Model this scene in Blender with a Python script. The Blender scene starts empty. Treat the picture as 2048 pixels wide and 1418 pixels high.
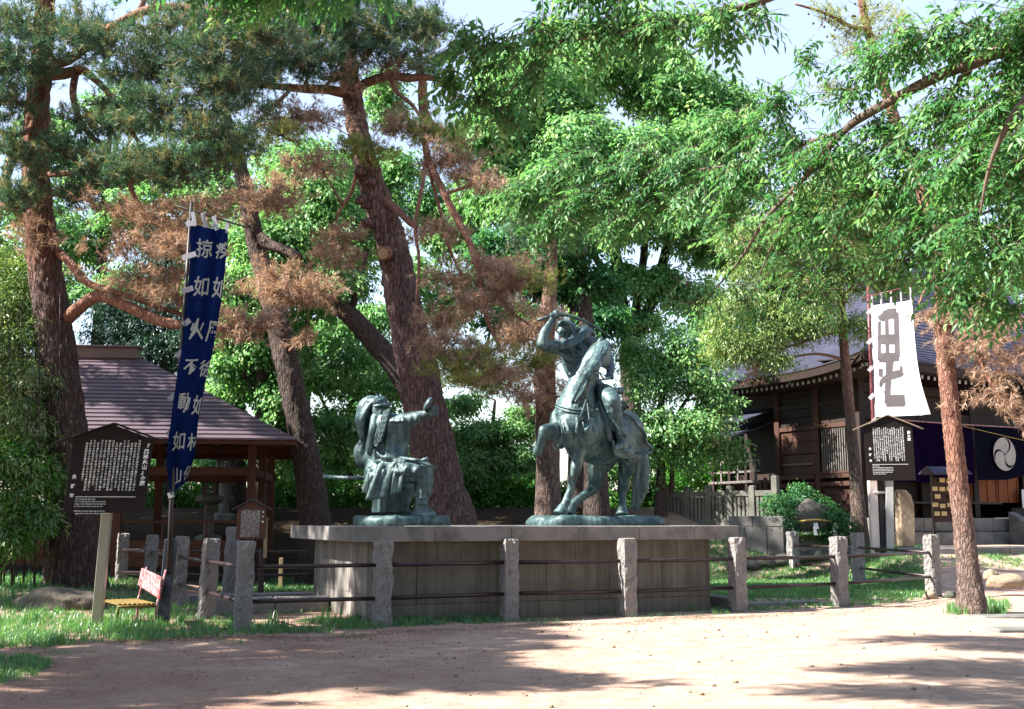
import bpy, bmesh, math, random
import numpy as np
from mathutils import Vector, Matrix

R = math.radians
SC = bpy.context.scene
COL = SC.collection
rng = np.random.default_rng(7)
random.seed(7)

# ------------------------------------------------------------------ camera, world, sun, exposure
FPX, CX, CY, TILT, EYE = 2300.0, 1024.0, 709.0, R(8.19), 1.6
cam_d = bpy.data.cameras.new('camera')
cam_d.sensor_width = 36.0
cam_d.lens = FPX / 2048 * 36.0
cam_d.clip_start, cam_d.clip_end = 0.1, 3000
cam = bpy.data.objects.new('camera', cam_d)
COL.objects.link(cam)
cam.location = (0, 0, EYE)
cam.rotation_euler = (R(90) + TILT, 0, 0)
SC.camera = cam

SUN_EL = R(43)
SUN_H = Vector((-0.985, -0.17))            # horizontal direction towards the sun
SUN_DIR = Vector((SUN_H.x * math.cos(SUN_EL), SUN_H.y * math.cos(SUN_EL), math.sin(SUN_EL))).normalized()
W = bpy.data.worlds.new('World')
SC.world = W
W.use_nodes = True
nt = W.node_tree
nt.nodes.clear()
out = nt.nodes.new('ShaderNodeOutputWorld')
bg = nt.nodes.new('ShaderNodeBackground')
sky = nt.nodes.new('ShaderNodeTexSky')
sky.sky_type = 'NISHITA'
sky.sun_disc = False
sky.sun_elevation = SUN_EL
sky.sun_rotation = math.atan2(SUN_DIR.x, SUN_DIR.y)
sky.air_density = 1.4
sky.dust_density = 0.6
sky.ozone_density = 4.0
bg.inputs['Strength'].default_value = 0.052
veil = nt.nodes.new('ShaderNodeMix'); veil.data_type = 'RGBA'; veil.blend_type = 'ADD'     # thin white high haze all over the sky
veil.inputs[0].default_value = 1.0
veil.inputs[7].default_value = (1.95, 1.85, 2.05, 1)
nt.links.new(sky.outputs[0], veil.inputs[6])
nt.links.new(veil.outputs[2], bg.inputs[0])
nt.links.new(bg.outputs[0], out.inputs[0])

sun_d = bpy.data.lights.new('sun', 'SUN')
sun_d.energy = 5.0
sun_d.angle = R(0.6)
sun_d.color = (1.0, 0.93, 0.82)
sun_o = bpy.data.objects.new('sun', sun_d)
COL.objects.link(sun_o)
sun_o.rotation_euler = SUN_DIR.to_track_quat('Z', 'Y').to_euler()
sun_o.location = (-30, 0, 40)

SC.view_settings.view_transform = 'Standard'
SC.view_settings.look = 'None'
SC.view_settings.exposure = 2.15
SC.view_settings.gamma = 1.0
SC.view_settings.use_curve_mapping = False
SC.cycles.max_bounces = 7
SC.cycles.diffuse_bounces = 4
SC.cycles.transmission_bounces = 4
SC.cycles.transparent_max_bounces = 4
SC.cycles.caustics_reflective = False
SC.cycles.caustics_refractive = False
SC.render.use_persistent_data = False

# ------------------------------------------------------------------ camera geometry: where a sight line meets a depth or the ground
CT, ST = math.cos(TILT), math.sin(TILT)
def ray(px, py):
    u, v = (px - CX) / FPX, (CY - py) / FPX
    return Vector((u, CT - v * ST, ST + v * CT))
def P(px, py, d):
    r = ray(px, py)
    return Vector((0, 0, EYE)) + r * (d / r.y)
def G(px, py, z=0.0):
    r = ray(px, py)
    return Vector((0, 0, EYE)) + r * ((z - EYE) / r.z)
def mpp(d):
    return d / FPX

# ------------------------------------------------------------------ ground shape
def ss(a, b, x):
    t = np.clip((x - a) / (b - a), 0, 1)
    return t * t * (3 - 2 * t)
R0 = (8.9, 24.2)
def terrain(x, y):
    x = np.asarray(x, float); y = np.asarray(y, float)
    bank = 2.0 * ss(31.0, 38.0, y + 0.25 * np.sin(x * 0.7)) * (1 - ss(5.0, 9.0, x))
    s = (x - R0[0]) * 0.89 + (y - R0[1]) * 0.45
    f = -(x - R0[0]) * 0.45 + (y - R0[1]) * 0.89
    t1 = 0.70 * ss(1.75, 4.3, s) * ss(0.5, 5.0, f)
    t2 = (1.15 - 0.32 * ss(8.8, 11.5, x)) * ss(30.6, 33.2, y + 0.2 * (x - 7.5)) * ss(2.0, 5.0, x)
    r = np.maximum(t1, t2)
    h = np.maximum(bank, r)
    left = 0.22 * ss(-6.0, -9.5, x) * ss(18, 24, y) 
    h = np.maximum(h, left)
    far = ss(62, 90, y)
    h = h * (1 - far) - 3.0 * far
    h = h + 0.02 * np.sin(x * 1.3 + 1.0) * np.sin(y * 0.9) * ss(9, 14, y)
    return h
def T(x, y):
    return float(terrain(x, y))

# ------------------------------------------------------------------ objects
def tag(o, label=None, cat=None, group=None, kind=None):
    if label: o['label'] = label
    if cat: o['category'] = cat
    if group: o['group'] = group
    if kind: o['kind'] = kind
    return o
def thing(name, label, cat, loc=(0, 0, 0), group=None):
    o = bpy.data.objects.new(name, None)
    o.empty_display_size = 0.2
    COL.objects.link(o)
    o.location = loc
    return tag(o, label, cat, group)
def link(name, me, mat=None, parent=None, kind=None, smooth=False):
    if mat is not None and not me.materials:
        me.materials.append(mat)
    o = bpy.data.objects.new(name, me)
    COL.objects.link(o)
    if parent is not None:
        o.parent = parent
        o.matrix_parent_inverse = Matrix.Translation(-world_loc(parent))
    if smooth:
        me.polygons.foreach_set('use_smooth', np.ones(len(me.polygons), dtype=bool))
    if kind: o['kind'] = kind
    return o
def world_loc(o):
    # all parents are Empties or meshes that only carry a translation
    v = Vector(o.location)
    if o.parent is not None and o.type == 'EMPTY':
        v += world_loc(o.parent)
    return v

class MB:
    """collects vertices and faces in world coordinates"""
    def __init__(s):
        s.v, s.f = [], []
    def add(s, vs, fs):
        b = len(s.v)
        s.v += [tuple(v) for v in vs]
        s.f += [tuple(i + b for i in f) for f in fs]
        return s
    def box(s, c, size, ax=None, ay=None, az=None):
        ax = Vector(ax or (1, 0, 0)); ay = Vector(ay or (0, 1, 0)); az = Vector(az or (0, 0, 1))
        c = Vector(c); hx, hy, hz = size[0] / 2, size[1] / 2, size[2] / 2
        vs = [c + ax * (sx * hx) + ay * (sy * hy) + az * (sz * hz) for sz in (-1, 1) for sy in (-1, 1) for sx in (-1, 1)]
        return s.add(vs, [(0, 2, 3, 1), (4, 5, 7, 6), (0, 1, 5, 4), (2, 6, 7, 3), (0, 4, 6, 2), (1, 3, 7, 5)])
    def prism(s, pts, d):
        """closed polygon pts (3-D, in order) extruded by the vector d"""
        pts = [Vector(p) for p in pts]; n = len(pts); d = Vector(d)
        vs = pts + [p + d for p in pts]
        fs = [tuple(range(n - 1, -1, -1)), tuple(range(n, 2 * n))]
        fs += [(i, (i + 1) % n, n + (i + 1) % n, n + i) for i in range(n)]
        return s.add(vs, fs)
    def tube(s, path, rad, n=8, cap=True, flat=None):
        V, F = tube_arrays(path, rad, n, cap, flat)
        return s.add(V, F)
    def ball(s, c, r, nu=10, nv=7, ax=None):
        """ellipsoid, r = 3 radii, ax = 3 axes"""
        c = Vector(c); r = (r, r, r) if isinstance(r, (int, float)) else r
        A = ax or (Vector((1, 0, 0)), Vector((0, 1, 0)), Vector((0, 0, 1)))
        vs, fs = [], []
        for i in range(nv + 1):
            th = math.pi * i / nv
            for j in range(nu):
                ph = 2 * math.pi * j / nu
                vs.append(c + A[0] * (r[0] * math.sin(th) * math.cos(ph)) + A[1] * (r[1] * math.sin(th) * math.sin(ph)) + A[2] * (r[2] * math.cos(th)))
        for i in range(nv):
            for j in range(nu):
                a, b = i * nu + j, i * nu + (j + 1) % nu
                fs.append((a, a + nu, b + nu, b))
        return s.add(vs, fs)
    def mesh(s, name):
        me = bpy.data.meshes.new(name)
        me.from_pydata(s.v, [], s.f)
        me.validate(clean_customdata=False)
        me.update()
        return me
    def build(s, name, mat, parent=None, kind=None, smooth=False, bevel=0, recalc=True):
        me = s.mesh(name)
        if bevel or recalc:
            bm = bmesh.new(); bm.from_mesh(me)
            if bevel:
                bmesh.ops.remove_doubles(bm, verts=bm.verts, dist=1e-5)
                bmesh.ops.bevel(bm, geom=list(bm.edges), offset=bevel, segments=1, affect='EDGES')
            bmesh.ops.recalc_face_normals(bm, faces=bm.faces)
            bm.to_mesh(me); bm.free()
        return link(name, me, mat, parent, kind, smooth)

def catmull(path, rad, per=4):
    p = [np.array(q, float) for q in path]
    r = list(rad) if hasattr(rad, '__len__') else [rad] * len(p)
    if len(p) < 3:
        return p, r
    P_, R_ = [], []
    n = len(p)
    for i in range(n - 1):
        p0, p1, p2, p3 = p[max(i - 1, 0)], p[i], p[i + 1], p[min(i + 2, n - 1)]
        for k in range(per):
            t = k / per
            P_.append(0.5 * ((2 * p1) + (-p0 + p2) * t + (2 * p0 - 5 * p1 + 4 * p2 - p3) * t * t + (-p0 + 3 * p1 - 3 * p2 + p3) * t ** 3))
            R_.append(r[i] + (r[i + 1] - r[i]) * t)
    P_.append(p[-1]); R_.append(r[-1])
    return P_, R_
def tube_arrays(path, rad, n=8, cap=True, flat=None, rough=0.0, seed=0):
    p = [np.array(q, float) for q in path]
    r = list(rad) if hasattr(rad, '__len__') else [rad] * len(p)
    m = len(p)
    tang = []
    for i in range(m):
        t = p[min(i + 1, m - 1)] - p[max(i - 1, 0)]
        tang.append(t / (np.linalg.norm(t) + 1e-9))
    ref = np.array((0.31, 0.95, 0.1)) if abs(tang[0][2]) > 0.8 else np.array((0, 0, 1.0))
    if flat is not None:
        ref = np.array(flat[0], float)
    V, F = [], []
    rg = np.random.default_rng(seed)
    ph = rg.uniform(0, 6.28, 6)
    a = np.arange(n) * 2 * math.pi / n
    u = ref
    for i in range(m):
        t = tang[i]
        u = u - t * np.dot(u, t)
        u /= np.linalg.norm(u) + 1e-9
        v = np.cross(t, u)
        kx, ky = (1, 1) if flat is None else (flat[1], flat[2])
        rr = r[i] * np.ones(n)
        if rough:
            z = i * 0.9
            rr = rr * (1 + rough * (np.sin(3 * a + ph[0] + z * .35) + 0.7 * np.sin(5 * a + ph[1] - z * .5) + 0.6 * np.sin(2 * a + ph[2] + z)) + rough * .8 * rg.uniform(-1, 1, n))
        ring = p[i] + np.outer(np.cos(a) * rr * kx, u) + np.outer(np.sin(a) * rr * ky, v)
        V += [tuple(q) for q in ring]
    for i in range(m - 1):
        for j in range(n):
            b = i * n
            F.append((b + j, b + (j + 1) % n, b + n + (j + 1) % n, b + n + j))
    if cap:
        F.append(tuple(range(n - 1, -1, -1)))
        F.append(tuple(range((m - 1) * n, m * n)))
    return V, F

def np_mesh(name, V, F, rnd=None, mat=None, parent=None, kind=None, smooth=False):
    """V n x 3, F m x k (all faces the same size), rnd one value per face"""
    V = np.ascontiguousarray(V, np.float32); F = np.ascontiguousarray(F, np.int32)
    m, k = F.shape
    me = bpy.data.meshes.new(name)
    me.vertices.add(len(V)); me.vertices.foreach_set('co', V.ravel())
    me.loops.add(m * k); me.loops.foreach_set('vertex_index', F.ravel())
    me.polygons.add(m)
    me.polygons.foreach_set('loop_start', np.arange(0, m * k, k, dtype=np.int32))
    if rnd is not None:
        at = me.attributes.new('rnd', 'FLOAT', 'FACE')
        at.data.foreach_set('value', np.ascontiguousarray(rnd, np.float32))
    me.update(calc_edges=True)
    return link(name, me, mat, parent, kind, smooth)

def fused(name, mb, mat, parent, voxel=0.02, smooth_iter=4, kind=None, noise=0.0, decimate=None):
    """many overlapping closed shapes grown together into ONE continuous skin"""
    me = mb.mesh(name + '_src')
    o = bpy.data.objects.new('tmp', me); COL.objects.link(o)
    m = o.modifiers.new('r', 'REMESH'); m.mode = 'VOXEL'; m.voxel_size = voxel; m.adaptivity = 0
    if smooth_iter:
        s = o.modifiers.new('s', 'SMOOTH'); s.factor = 0.5; s.iterations = smooth_iter
    if decimate:
        d = o.modifiers.new('d', 'DECIMATE'); d.ratio = decimate
    dg = bpy.context.evaluated_depsgraph_get()
    new = bpy.data.meshes.new_from_object(o.evaluated_get(dg))
    new.name = name
    bpy.data.objects.remove(o); bpy.data.meshes.remove(me)
    if noise:
        import mathutils.noise as N
        new.update()
        co = np.empty(len(new.vertices) * 3, np.float32); new.vertices.foreach_get('co', co)
        nn = np.empty(len(new.vertices) * 3, np.float32); new.vertices.foreach_get('normal', nn)
        co = co.reshape(-1, 3); nn = nn.reshape(-1, 3)
        d = np.array([N.noise(Vector(c) * 9.0) + 0.5 * N.noise(Vector(c) * 21.0) for c in co]) * noise
        co += nn * d[:, None]
        new.vertices.foreach_set('co', co.ravel())
        new.update()
    new.materials.clear()
    return link(name, new, mat, parent, kind, True)

def copy_part(o, parent, delta=None):
    c = o.copy(); COL.objects.link(c); c.parent = parent
    return c

def text_polys(body, size, bold=0.0, font_res=1):
    """flat triangulated outline of a line of writing: (verts 2-D, tris), x to the right from 0, y up, centred on each glyph's cell"""
    c = bpy.data.curves.new('tmp_text', 'FONT')
    c.body = body; c.size = size; c.resolution_u = font_res; c.offset = bold
    c.align_x = 'CENTER'; c.align_y = 'CENTER'
    o = bpy.data.objects.new('tmp_text', c); COL.objects.link(o)
    dg = bpy.context.evaluated_depsgraph_get()
    me = bpy.data.meshes.new_from_object(o.evaluated_get(dg))
    bm = bmesh.new(); bm.from_mesh(me)
    bmesh.ops.triangulate(bm, faces=bm.faces)
    vs = [(v.co.x, v.co.y) for v in bm.verts]
    bm.verts.index_update()
    fs = [tuple(v.index for v in f.verts) for f in bm.faces]
    bm.free()
    bpy.data.meshes.remove(me); bpy.data.objects.remove(o); bpy.data.curves.remove(c)
    return vs, fs
_glyph = {}
def glyph(ch, size=1.0, bold=0.0):
    k = (ch, bold)
    if k not in _glyph:
        _glyph[k] = text_polys(ch, 1.0, bold)
    vs, fs = _glyph[k]
    return [(x * size, y * size) for x, y in vs], fs

# ------------------------------------------------------------------ materials
class NT:
    def __init__(s, name):
        s.m = bpy.data.materials.new(name); s.m.use_nodes = True
        s.t = s.m.node_tree; s.t.nodes.clear()
        s.out = s.n('ShaderNodeOutputMaterial')
    def n(s, typ, **kw):
        x = s.t.nodes.new(typ)
        for k, v in kw.items(): setattr(x, k, v)
        return x
    def l(s, a, b): s.t.links.new(a, b)
    def coord(s, scale=(1, 1, 1), kind='Object', rot=(0, 0, 0)):
        c = s.n('ShaderNodeTexCoord'); m = s.n('ShaderNodeMapping')
        m.inputs['Scale'].default_value = scale; m.inputs['Rotation'].default_value = rot
        s.l(c.outputs[kind], m.inputs[0]); return m.outputs[0]
    def noise(s, vec, scale, detail=4, rough=0.55, dist=0.0):
        x = s.n('ShaderNodeTexNoise'); x.inputs['Scale'].default_value = scale; x.inputs['Detail'].default_value = detail
        x.inputs['Roughness'].default_value = rough; x.inputs['Distortion'].default_value = dist
        if vec is not None: s.l(vec, x.inputs['Vector'])
        return x.outputs['Fac']
    def voro(s, vec, scale, feature='F1', out='Distance', rnd=1.0):
        x = s.n('ShaderNodeTexVoronoi', feature=feature); x.inputs['Scale'].default_value = scale
        x.inputs['Randomness'].default_value = rnd
        s.l(vec, x.inputs['Vector']); return x.outputs[out]
    def ramp(s, fac, stops, interp='LINEAR'):
        x = s.n('ShaderNodeValToRGB'); e = x.color_ramp.elements; x.color_ramp.interpolation = interp
        while len(e) < len(stops): e.new(0.5)
        for i, (p, c) in enumerate(stops):
            e[i].position = p; e[i].color = tuple(c) + (1,) if len(c) == 3 else c
        s.l(fac, x.inputs[0]); return x.outputs[0]
    def mix(s, fac, a, b, mode='MIX'):
        x = s.n('ShaderNodeMix', data_type='RGBA', blend_type=mode)
        for sock, v in ((x.inputs[0], fac), (x.inputs[6], a), (x.inputs[7], b)):
            if isinstance(v, (int, float)): sock.default_value = v
            elif isinstance(v, tuple): sock.default_value = tuple(v) + (1,)
            else: s.l(v, sock)
        return x.outputs[2]
    def math(s, op, a, b=0.0):
        x = s.n('ShaderNodeMath', operation=op)
        for sock, v in ((x.inputs[0], a), (x.inputs[1], b)):
            if isinstance(v, (int, float)): sock.default_value = v
            else: s.l(v, sock)
        return x.outputs[0]
    def bump(s, h, strength=0.5, dist=0.02, base=None):
        x = s.n('ShaderNodeBump'); x.inputs['Strength'].default_value = strength; x.inputs['Distance'].default_value = dist
        s.l(h, x.inputs['Height'])
        if base is not None: s.l(base, x.inputs['Normal'])
        return x.outputs[0]
    def bsdf(s, color, rough=0.8, normal=None, metal=0.0, spec=0.3, **kw):
        b = s.n('ShaderNodeBsdfPrincipled')
        if isinstance(color, tuple): b.inputs['Base Color'].default_value = color + (1,)
        else: s.l(color, b.inputs['Base Color'])
        if isinstance(rough, (int, float)): b.inputs['Roughness'].default_value = rough
        else: s.l(rough, b.inputs['Roughness'])
        b.inputs['Metallic'].default_value = metal
        b.inputs['Specular IOR Level'].default_value = spec
        if normal is not None: s.l(normal, b.inputs['Normal'])
        s.l(b.outputs[0], s.out.inputs[0]); return s.m
    def rnd(s):
        a = s.n('ShaderNodeAttribute'); a.attribute_name = 'rnd'; return a.outputs['Fac']

def m_leaf(name, c0, c1, c2, trans=0.45, gloss=0.05, tint=(1.15, 1.25, 0.5)):
    t = NT(name)
    col = t.ramp(t.rnd(), [(0.0, c0), (0.55, c1), (1.0, c2)])
    d = t.n('ShaderNodeBsdfDiffuse'); t.l(col, d.inputs[0])
    tr = t.n('ShaderNodeBsdfTranslucent'); t.l(t.mix(1.0, col, tint, 'MULTIPLY'), tr.inputs[0])
    m1 = t.n('ShaderNodeMixShader'); m1.inputs[0].default_value = trans
    t.l(d.outputs[0], m1.inputs[1]); t.l(tr.outputs[0], m1.inputs[2])
    g = t.n('ShaderNodeBsdfGlossy'); g.inputs['Roughness'].default_value = 0.38
    g.inputs[0].default_value = (0.9, 0.95, 1, 1)
    m2 = t.n('ShaderNodeMixShader'); m2.inputs[0].default_value = gloss
    t.l(m1.outputs[0], m2.inputs[1]); t.l(g.outputs[0], m2.inputs[2])
    t.l(m2.outputs[0], t.out.inputs[0])
    return t.m
def m_bark(name, low, high, z0, z1, scale=7.0, bump=1.0, dark=0.35):
    t = NT(name)
    v = t.coord((1, 1, 0.26), 'Object')
    nz = t.n('ShaderNodeTexNoise'); nz.inputs['Scale'].default_value = scale * 1.1; nz.inputs['Detail'].default_value = 3
    t.l(v, nz.inputs['Vector'])
    va = t.n('ShaderNodeVectorMath', operation='MULTIPLY_ADD'); t.l(nz.outputs['Color'], va.inputs[0])
    va.inputs[1].default_value = (0.16, 0.16, 0.16); t.l(v, va.inputs[2])
    pl = t.voro(va.outputs[0], scale * 1.5, 'DISTANCE_TO_EDGE')
    n1 = t.noise(v, scale * 3.2, 6, 0.7)
    crack = t.ramp(pl, [(0.0, (0, 0, 0)), (0.05, (0.45, 0.45, 0.45)), (0.22, (1, 1, 1))])
    geo = t.n('ShaderNodeNewGeometry'); sep = t.n('ShaderNodeSeparateXYZ'); t.l(geo.outputs['Position'], sep.inputs[0])
    big = t.noise(t.coord(), 0.8, 2)
    zz = t.math('ADD', sep.outputs[2], t.math('MULTIPLY', big, 2.5))
    mr = t.n('ShaderNodeMapRange'); t.l(zz, mr.inputs[0]); mr.inputs[1].default_value = z0 + 1.25; mr.inputs[2].default_value = z1 + 1.25
    base = t.mix(mr.outputs[0], low, high)
    var = t.ramp(n1, [(0.3, (0.55, 0.55, 0.6)), (0.7, (1.35, 1.3, 1.25))])
    col = t.mix(1.0, base, var, 'MULTIPLY')
    col = t.mix(crack, t.mix(1.0, col, (dark, dark, dark), 'MULTIPLY'), col)
    h = t.math('ADD', t.math('MULTIPLY', crack, 0.7), t.math('MULTIPLY', n1, 0.5))
    return t.bsdf(col, 0.85, t.bump(h, bump, 0.05), spec=0.25)
def m_granite(name, a, b, rock=0.04, fine=38.0, coarse=9.0, stain=None, bump=1.0, streak=None):
    t = NT(name)
    v = t.coord()
    s1 = t.noise(v, fine * 3, 3, 0.7)
    s2 = t.noise(v, coarse, 5, 0.6)
    col = t.ramp(s1, [(0.36, a), (0.5, tuple((x + y) / 2 for x, y in zip(a, b))), (0.64, b)])
    if stain is not None:
        st = t.ramp(t.noise(v, 1.7, 4, 0.65), [(0.42, (0, 0, 0)), (0.66, (1, 1, 1))])
        col = t.mix(t.math('MULTIPLY', st, 0.75), col, stain)
    if streak is not None:
        sk = t.ramp(t.noise(t.coord((6.5, 6.5, 0.22)), 1.0, 4, 0.7), [(0.4, (0, 0, 0)), (0.62, (1, 1, 1))])
        col = t.mix(t.math('MULTIPLY', sk, 0.8), col, streak)
    h = t.math('ADD', s2, t.math('MULTIPLY', s1, 0.25))
    return t.bsdf(col, 0.85, t.bump(h, bump, rock), spec=0.3)
def m_wood(name, a, b, rough=0.7, scale=(14, 14, 0.8), bump=0.4, spec=0.3):
    t = NT(name)
    n = t.noise(t.coord(scale), 2.2, 6, 0.65, 0.4)
    n2 = t.noise(t.coord(), 1.1, 3)
    col = t.ramp(n, [(0.25, a), (0.75, b)])
    col = t.mix(1.0, col, t.ramp(n2, [(0.25, (0.7, 0.7, 0.72)), (0.75, (1.25, 1.2, 1.15))]), 'MULTIPLY')
    return t.bsdf(col, rough, t.bump(n, bump, 0.01), spec=spec)
def m_plain(name, c, rough=0.6, metal=0.0, var=0.25, scale=6.0, spec=0.35, bump=0.15):
    t = NT(name)
    n = t.noise(t.coord(), scale, 5, 0.6)
    k0, k1 = 1 - var, 1 + var
    col = t.mix(1.0, c, t.ramp(n, [(0.25, (k0, k0, k0)), (0.75, (k1, k1, k1))]), 'MULTIPLY')
    return t.bsdf(col, rough, t.bump(n, bump, 0.01), metal, spec)
def m_cloth(name, c, trans=0.35, weave=220.0):
    t = NT(name)
    n = t.noise(t.coord(), 3.0, 4)
    w = t.noise(t.coord(), weave, 2)
    col = t.mix(1.0, c, t.ramp(n, [(0.3, (0.85, 0.85, 0.88)), (0.7, (1.1, 1.1, 1.1))]), 'MULTIPLY')
    d = t.n('ShaderNodeBsdfDiffuse'); t.l(col, d.inputs[0]); t.l(t.bump(t.math('ADD', w, t.math('MULTIPLY', n, 3.0)), 0.25, 0.01), d.inputs['Normal'])
    tr = t.n('ShaderNodeBsdfTranslucent'); t.l(col, tr.inputs[0])
    m = t.n('ShaderNodeMixShader'); m.inputs[0].default_value = trans
    t.l(d.outputs[0], m.inputs[1]); t.l(tr.outputs[0], m.inputs[2]); t.l(m.outputs[0], t.out.inputs[0])
    return t.m
def m_bronze(name):
    t = NT(name)
    v = t.coord()
    n1 = t.noise(v, 2.2, 5, 0.65); n2 = t.noise(v, 14.0, 5, 0.7); n3 = t.noise(t.coord((7, 7, 0.5)), 1.6, 4, 0.65)
    col = t.ramp(t.math('ADD', t.math('MULTIPLY', n1, 0.55), t.math('MULTIPLY', n2, 0.45)),
                 [(0.34, (0.009, 0.020, 0.026)), (0.5, (0.028, 0.062, 0.072)), (0.64, (0.085, 0.150, 0.154))])
    col = t.mix(t.ramp(n3, [(0.5, (0, 0, 0)), (0.68, (0.6, 0.6, 0.6))]), col, (0.145, 0.225, 0.215))
    rgh = t.ramp(n2, [(0.3, (0.38, 0.38, 0.38)), (0.7, (0.62, 0.62, 0.62))])
    return t.bsdf(col, rgh, t.bump(t.math('ADD', n2, t.math('MULTIPLY', n3, 0.4)), 0.5, 0.02), 0.25, 0.5)
def m_ground(name):
    t = NT(name)
    v = t.coord()
    n1 = t.noise(v, 0.55, 5, 0.6); n2 = t.noise(v, 3.0, 9, 0.72, 0.3); n3 = t.noise(v, 55.0, 3, 0.7)
    col = t.ramp(n2, [(0.28, (0.20, 0.137, 0.113)), (0.5, (0.34, 0.245, 0.198)), (0.72, (0.49, 0.375, 0.30))])
    # fallen needles stain the earth red-brown under the pines and along the fence
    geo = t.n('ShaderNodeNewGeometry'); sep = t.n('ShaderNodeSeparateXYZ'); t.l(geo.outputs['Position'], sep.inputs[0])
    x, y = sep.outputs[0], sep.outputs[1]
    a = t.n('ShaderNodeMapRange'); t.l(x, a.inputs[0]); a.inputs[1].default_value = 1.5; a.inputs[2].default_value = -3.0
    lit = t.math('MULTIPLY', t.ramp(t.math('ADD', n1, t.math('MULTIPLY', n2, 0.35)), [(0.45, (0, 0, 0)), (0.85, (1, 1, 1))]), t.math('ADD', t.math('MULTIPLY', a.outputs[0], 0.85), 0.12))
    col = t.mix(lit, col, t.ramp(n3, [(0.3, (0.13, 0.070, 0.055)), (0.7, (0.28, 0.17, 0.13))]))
    # the earth bank behind: leaf litter, its colour darkened to stand for tree shade
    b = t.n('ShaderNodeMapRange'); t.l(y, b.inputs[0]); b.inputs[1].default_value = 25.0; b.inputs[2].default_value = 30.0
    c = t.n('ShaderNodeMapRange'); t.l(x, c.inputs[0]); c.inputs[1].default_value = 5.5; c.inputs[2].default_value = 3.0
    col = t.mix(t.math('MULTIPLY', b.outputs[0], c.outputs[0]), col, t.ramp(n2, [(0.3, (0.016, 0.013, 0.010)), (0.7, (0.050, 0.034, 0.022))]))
    h = t.math('ADD', t.math('MULTIPLY', n2, 0.6), t.math('MULTIPLY', n3, 0.4))
    return t.bsdf(col, 0.95, t.bump(h, 0.7, 0.03), spec=0.1)

M = {}
M['ground'] = m_ground('packed_earth')
M['needle'] = m_leaf('pine_needles', (0.030, 0.085, 0.062), (0.085, 0.165, 0.105), (0.30, 0.22, 0.10), 0.35, 0.02, (1.1, 1.15, 0.7))
M['needle_dead'] = m_leaf('dead_pine_needles', (0.20, 0.13, 0.105), (0.39, 0.275, 0.21), (0.58, 0.44, 0.33), 0.35, 0.01, (1.1, 0.95, 0.7))
M['needle_yellow'] = m_leaf('yellowing_pine_needles', (0.13, 0.18, 0.06), (0.28, 0.34, 0.12), (0.46, 0.44, 0.18), 0.4, 0.02, (1.1, 1.1, 0.6))
M['hinoki'] = m_leaf('cypress_sprays', (0.07, 0.16, 0.055), (0.19, 0.30, 0.095), (0.38, 0.42, 0.16), 0.4, 0.02, (1.1, 1.1, 0.6))
M['zelkova'] = m_leaf('zelkova_leaves', (0.025, 0.11, 0.045), (0.085, 0.225, 0.085), (0.27, 0.44, 0.18), 0.5, 0.012, (1.25, 1.3, 0.75))
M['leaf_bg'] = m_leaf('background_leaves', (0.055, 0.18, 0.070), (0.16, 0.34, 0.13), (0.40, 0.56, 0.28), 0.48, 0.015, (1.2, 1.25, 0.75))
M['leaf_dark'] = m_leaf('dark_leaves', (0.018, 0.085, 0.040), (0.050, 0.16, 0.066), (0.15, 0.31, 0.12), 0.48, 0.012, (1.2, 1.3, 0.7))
M['conifer'] = m_leaf('dark_conifer', (0.010, 0.035, 0.026), (0.018, 0.060, 0.038), (0.04, 0.09, 0.05), 0.2, 0.02)
M['hedge'] = m_leaf('hedge_leaves', (0.02, 0.10, 0.02), (0.06, 0.22, 0.03), (0.16, 0.36, 0.05), 0.45, 0.02)
M['bamboo'] = m_leaf('bamboo_leaves', (0.06, 0.14, 0.06), (0.16, 0.27, 0.095), (0.40, 0.44, 0.18), 0.4, 0.03, (1.1, 1.15, 0.6))
M['grass'] = m_leaf('grass_blades', (0.03, 0.13, 0.055), (0.075, 0.22, 0.075), (0.24, 0.36, 0.12), 0.45, 0.05, (1.15, 1.25, 0.5))
M['litter'] = m_leaf('fallen_needles', (0.10, 0.05, 0.038), (0.24, 0.13, 0.09), (0.46, 0.38, 0.30), 0.0, 0.02)
M['bark_pine'] = m_bark('red_pine_bark', (0.085, 0.060, 0.055), (0.24, 0.11, 0.07), 5.5, 10.0, 7.0, 1.0, 0.45)
M['bark_pine_mid'] = m_bark('old_pine_bark', (0.150, 0.100, 0.096), (0.20, 0.12, 0.10), 6.0, 10.0, 8.0, 1.0, 0.45)
M['bark_red'] = m_bark('young_red_pine_bark', (0.16, 0.12, 0.105), (0.25, 0.125, 0.09), 0.8, 2.8, 11.0, 0.9, 0.5)
M['bark_dark'] = m_bark('dark_bark', (0.075, 0.060, 0.056), (0.09, 0.066, 0.056), 3.0, 9.0, 9.0, 0.9, 0.5)
M['bark_grey'] = m_bark('grey_brown_bark', (0.15, 0.115, 0.10), (0.20, 0.12, 0.09), 3.0, 6.0, 9.0, 0.9, 0.5)
M['bark_limb'] = m_bark('orange_pine_limb', (0.25, 0.135, 0.10), (0.31, 0.16, 0.11), 3.0, 9.0, 9.0, 0.8, 0.6)
M['twig'] = m_plain('twig_bark', (0.16, 0.09, 0.065), 0.85)
M['zelkova_bark'] = m_plain('zelkova_branch_bark', (0.10, 0.07, 0.055), 0.8)
M['granite'] = m_granite('rough_granite', (0.15, 0.145, 0.155), (0.42, 0.40, 0.39), 0.09, 40, 22, None, 1.0)
M['granite_cap'] = m_granite('plinth_cap_granite', (0.12, 0.115, 0.115), (0.235, 0.225, 0.22), 0.004, 40, 9, (0.065, 0.062, 0.056), 0.5)
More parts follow.
